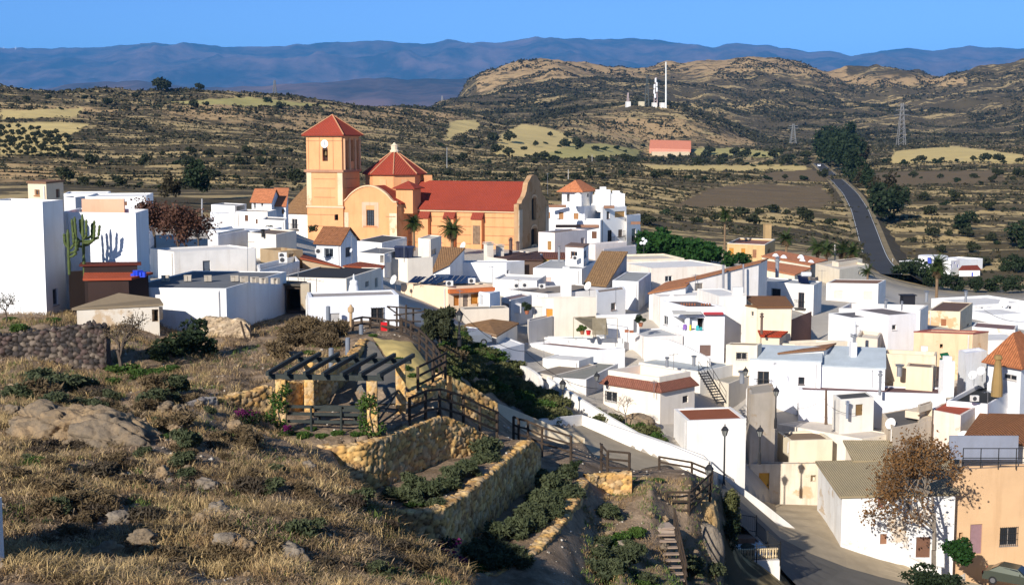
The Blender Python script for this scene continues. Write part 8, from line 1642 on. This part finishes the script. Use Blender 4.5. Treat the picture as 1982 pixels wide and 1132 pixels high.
for i in range(10):
    x = 1319 + i * 5.2 + (8 if i > 5 else 0); p = at(x, 591.5, 130); m = MB(); m.lathe(p - UZ * .02, [(.06, 0), (.09, .13), (.1, .14), (.07, .15)], 8); m.lathe(p + UZ * .13, [(.07, 0), (.09, .06), (.02, .12)], 6); o = m.build('flower_pot', basic('terracotta', (.33, .12, .06), .8)); rebase(o); tag(o, 'small terracotta pot in the row on the slab above the laundry veranda', 'flower pot', 'pots above the laundry veranda')
for i, (x, y, lab) in enumerate(((1213, 639, 'terracotta trough, left of two, on the white yard wall'), (1222, 640, 'terracotta trough, right of two, on the white yard wall'))):
    simple('trough', lab, 'trough', lambda m: (m.cbox(at(x, y + 4, 126.8), .36, .22, .2, .1), m.cbox(at(x, y + 4, 126.8) + UZ * .2, .4, .26, .04, .1)), basic('terracotta', (.33, .12, .06), .8))
simple('bucket', 'red plastic bucket under the reed screen canopy', 'bucket', lambda m: m.lathe(at(1139, 648, 126.3), [(.17, 0), (.24, .4), (.26, .42), (.2, .43)], 10), basic('red_plastic', (.5, .02, .02), .5))
simple('container', 'dark green bin with an open lid on the cluttered cream terrace', 'bin', lambda m: (m.cbox(at(1830, 708, 119), .85, .6, .7, .2), m.box(at(1822, 692, 119), (.75, .1, .1), (0, .5, .25), (0, 0, .05))), basic('green_plastic', (.01, .10, .04), .5))
pl = thing('plank_stack', 'pale wooden planks stacked in the yard by the white farmhouse', 'planks', tuple(at(1600, 1003, 105)))
for k, (x0, y0, x1, y1) in enumerate(((1585, 987, 1607, 1004), (1588, 985, 1611, 1002), (1592, 984, 1613, 1000))): m = MB(); a, b_ = at(x0, y0, 106), at(x1, y1, 104.2); m.box(a, b_ - a, (.16, .1, 0), UZ * (.1 + .05 * k)); m.build('plank', basic('pale_wood', (.45, .36, .26), .9), pl)
for (x, y, d, lab) in ((1551, 1051, 97.6, 'small rusty square drain cover where the concrete meets the asphalt'), (1555, 1109, 90.5, 'round rusty manhole cover in the shaded asphalt')):
    simple('manhole_cover', lab, 'manhole cover', lambda m: m.lathe(at(x, y, d) - UZ * .0, [(.42, -.1), (.42, .06), (.36, .075), (.02, .08)], 16), basic('rust', (.12, .06, .05), .8))
# metal stairs
ms = thing('metal_staircase', 'black metal outdoor staircase rising to the flat roof beside the mansard house', 'stairs', tuple(at(1385, 790, 106)))
lo, hi = at(1388, 783, 106.5), at(1352, 722, 110); dv = hi - lo; pn = Vector((.75, .35, 0)).normalized() * .85; IR = basic('iron', (.03, .03, .03), .5)
for k in range(12): m = MB(); m.box(lo + dv * ((k + .5) / 12), pn, Vector((dv.x, dv.y, 0)).normalized() * .26, UZ * .05); m.build('step', IR, ms)
for s in (0, 1): m = MB(); m.box(lo + pn * s, dv, (.04, 0, 0), UZ * .18); m.build('stringer', IR, ms)
for s in (0, 1):
    m = MB(); m.tube([lo + pn * s + UZ * 1.0, hi + pn * s + UZ * 1.0], .025, 5); m.tube([lo + pn * s + UZ * .55, hi + pn * s + UZ * .55], .018, 5); [m.tube([lo + dv * t + pn * s, lo + dv * t + pn * s + UZ * 1.0], .02, 5) for t in (0, .33, .66, 1)]; m.build('handrail', IR, ms)
# poles and wires
def pole(name, label, cat, x, yt, yb, d, r=.1, col=(.14, .09, .06)):
    return simple(name, label, cat, lambda m: m.tube([at(x, yb, d) - UZ * .5, at(x, yt, d)], [r * 1.2, r * .8], 7), basic('pole%.2f' % col[0], col, .9))
pole('utility_pole', 'brown wooden utility pole in front of the long maroon-strip house', 'pole', 1599, 755, 810, 113, .12)
pole('utility_pole', 'thin utility pole on the valley floor left of the road trees', 'pole', 1146, 300, 330, 760, .2, (.4, .38, .35)); pole('utility_pole', 'grey pole in the fields behind the dome', 'pole', 865, 285, 332, 600, .16, (.3, .3, .3)); pole('utility_pole', 'pale pole behind the turret of the large white house', 'pole', 1100, 328, 352, 520, .16, (.4, .38, .35))
pole('utility_pole', 'wooden pole between the far white houses and the pine', 'pole', 391, 385, 420, 172, .12, (.3, .22, .15)); pole('utility_pole', 'slim post beside the valley road bend', 'pole', 1728, 500, 522, 330, .12, (.4, .38, .35)); pole('utility_pole', 'slim post left of the road end near the orange roofs', 'pole', 1616, 472, 500, 262, .13, (.45, .42, .38))
def wire(label, pts, sag=.4, r=.022):
    m = MB()
    for (a, b) in zip(pts[:-1], pts[1:]):
        A_, B_ = at(*a), at(*b); m.tube([A_.lerp(B_, t) - UZ * sag * 4 * t * (1 - t) for t in np.linspace(0, 1, 14)], r, 4)
    o = m.build('overhead_wire', basic('wire', (.03, .03, .03), .6)); rebase(o); tag(o, label, 'wire')
wire('long dark cable sagging from the lamp by the conifer down over the roofs', [(890, 600, 91), (1017, 680, 107), (1158, 752, 110.5)], .7)
wire('cable hanging across the front of the maroon-strip house', [(1599, 780, 113), (1655, 800, 114)], .3, .018); wire('cable from the wooden pole to the blue-roofed house', [(1599, 770, 113), (1536, 790, 120.5)], .3, .018); wire('cable draped over the right-hand roofs', [(1905, 600, 170), (1985, 622, 165)], .5, .025)
# lattice masts
def lattice(label, x, yt, yb, d, w, col, name='lattice_mast', arms=()):
    b = at(x, yb, d); t = at(x, yt, d); h = t.z - b.z; m = MB(); k = 9; cs = [(-1, -1), (1, -1), (1, 1), (-1, 1)]; pt = lambda i, f: b + Vector((cs[i][0], cs[i][1], 0)) * (w / 2 * (1 - .75 * f)) + UZ * (h * f - 1 * (f == 0)); r = d * .00022
    for i in range(4):
        m.tube([pt(i, 0), pt(i, 1)], r, 4)
        for j in range(k): m.tube([pt(i, j / k), pt((i + 1) % 4, (j + 1) / k)], r * .7, 4)
    for f, l in arms: m.tube([b + UZ * h * f - Vector((l, 0, 0)), b + UZ * (h * f + l * .12), b + UZ * h * f + Vector((l, 0, 0))], r * 1.2, 4)
    o = m.build(name, basic('mast%.2f' % col[0], col, .6, metal=.3)); rebase(o); tag(o, label, 'mast')
lattice('dark lattice radio mast on the antenna hill', 1252, 146, 204, 1500, 4.5, (.10, .11, .10)); lattice('red and white lattice mast with antenna panels on the antenna hill', 1269, 150, 204, 1500, 4., (.5, .4, .38))
simple('antenna_panels', 'white antenna drums clustered on the red and white mast', 'antenna', lambda m: [m.lathe(at(1269 + dx, y, 1498), [(.9, 0), (1., 1), (1., 4), (.8, 4.6)], 8) for dx, y in ((-2.5, 182), (2.5, 178), (-2, 172), (2.2, 168), (0, 160), (-1, 190))], basic('globe', (.8, .8, .78), .3))
simple('mast_pole', 'tall slim white mast on the antenna hill', 'mast', lambda m: m.tube([at(1289, 206, 1500) - UZ * 2, at(1289, 160, 1500), at(1289, 120, 1500)], [.95, .8, .6], 8), basic('white_paint', (.75, .75, .7), .8))
lattice('short pale lattice mast at the left of the antenna hill', 1215.5, 180, 204, 1500, 3., (.5, .5, .48))
for i, (x, y, d, lab) in enumerate(((1217, 205, 1496, 'white hut at the left foot of the antenna hill masts'), (1241, 202, 1502, 'pale flat hut between the antenna masts'), (1268, 204, 1496, 'white equipment cabins at the foot of the red and white mast'), (1283, 204, 1498, 'small white cabin under the tall slim mast'))): house(lab, '', (None, (x - 4, y - 5 - 3 * (i == 0)), (x + 4 + 3 * (i == 1), y - 5 - 3 * (i == 0), d + 1)), y + 1, d, (.75, .72, .66) if i != 1 else (.6, .52, .36), roof='slab', rcol=BEIGE, dep=5, name='hut', cat='hut', ctrl=False, ov=.1)
lattice('faint lattice pylon in the valley left of the road trees', 1535, 240, 276, 1450, 6, (.22, .22, .21), 'pylon', [(.75, 6), (.88, 5)]); lattice('tall lattice pylon right of the road trees', 1744, 200, 279, 1250, 7, (.24, .23, .22), 'pylon', [(.7, 7), (.82, 6), (.94, 5)])
lattice('lone lattice mast on the left hill crest', 532, 156, 190, 1290, 4, (.22, .22, .21)); lattice('thin mast on the saddle beside the tiny white hut', 856, 186, 203, 1990, 4, (.3, .3, .3))
house('tan brick chimney stack behind the tan stone building', '', (None, (1481.5, 435), (1493.5, 435, 275.2)), 480, 275, (.46, .31, .15), roof='slab', rcol=(.4, .27, .13), dep=1.3, ov=.06, name='chimney_stack', cat='chimney', ctrl=False, stain=.6)
for i, (x, y) in enumerate(((7, 96), (30, 96))): simple('wind_turbine', ['white speck of a wind turbine on the far ridge at the left edge', 'second white speck of a turbine right of the first on the far ridge'][i], 'wind turbine', lambda m: (m.tube([at(x, y + 1, 27500), at(x, y - 3, 27500)], [9, 7], 6), [m.tube([at(x, y - 3, 27490), at(x, y - 3, 27490) + Vector((28 * math.cos(a), 0, 28 * math.sin(a)))], [4, 2], 5) for a in (1.5, 3.6, 5.7)]), basic('globe', (.8, .8, .78), .3))
# ======================================================= haze, light, camera
m = MB(); m.box((-40000, -300, -75), (80000, 0, 0), (0, 60300, 0), (0, 0, 2230))
hm = bpy.data.materials.new('haze'); hm.use_nodes = True; nt = hm.node_tree; nt.nodes.clear(); out = nt.nodes.new('ShaderNodeOutputMaterial'); pv = nt.nodes.new('ShaderNodeVolumePrincipled')
pv.inputs['Color'].default_value = (.085, .455, 1.0, 1); pv.inputs['Density'].default_value = 3.5e-5; pv.inputs['Anisotropy'].default_value = 0.
nt.links.new(pv.outputs[0], out.inputs['Volume']); hz = m.build('haze', hm); hz['kind'] = 'stuff'
SUN = Vector((-.47, -.88, 0)).normalized() * math.cos(math.radians(25)) + UZ * math.sin(math.radians(25))
ld = bpy.data.lights.new('sun', 'SUN'); ld.energy = 4.9; ld.angle = math.radians(.5); ld.color = (1., .945, .87); lo_ = bpy.data.objects.new('sun', ld); COL.objects.link(lo_)
lo_.rotation_euler = SUN.to_track_quat('Z', 'Y').to_euler(); lo_.location = (0, 0, 50)
w = bpy.data.worlds.new('World'); S.world = w; w.use_nodes = True; nt = w.node_tree; bg = nt.nodes['Background']; sky = nt.nodes.new('ShaderNodeTexSky'); sky.sky_type = 'NISHITA'; sky.sun_disc = False
sky.sun_elevation = math.radians(25); sky.sun_rotation = math.atan2(SUN.x, SUN.y); sky.air_density = .4; sky.dust_density = 0.0; sky.ozone_density = 5.2
nt.links.new(sky.outputs[0], bg.inputs['Color']); bg.inputs['Strength'].default_value = .145
cd = bpy.data.cameras.new('camera'); cam = bpy.data.objects.new('camera', cd); COL.objects.link(cam); cam.rotation_euler = (math.pi / 2 - TH, 0, 0)
cd.sensor_width = 36; cd.lens = 36 * F / 1982; cd.clip_start = .5; cd.clip_end = 80000; S.camera = cam
S.view_settings.view_transform = 'Standard'; S.view_settings.look = 'None'; S.view_settings.exposure = .38; S.view_settings.gamma = 1
S.cycles.use_denoising = True
try: S.cycles.denoiser = 'OPENIMAGEDENOISE'
except Exception: pass
S.cycles.max_bounces = 5; S.cycles.diffuse_bounces = 3; S.cycles.glossy_bounces = 2; S.cycles.transmission_bounces = 2; S.cycles.transparent_max_bounces = 6; S.cycles.volume_bounces = 0
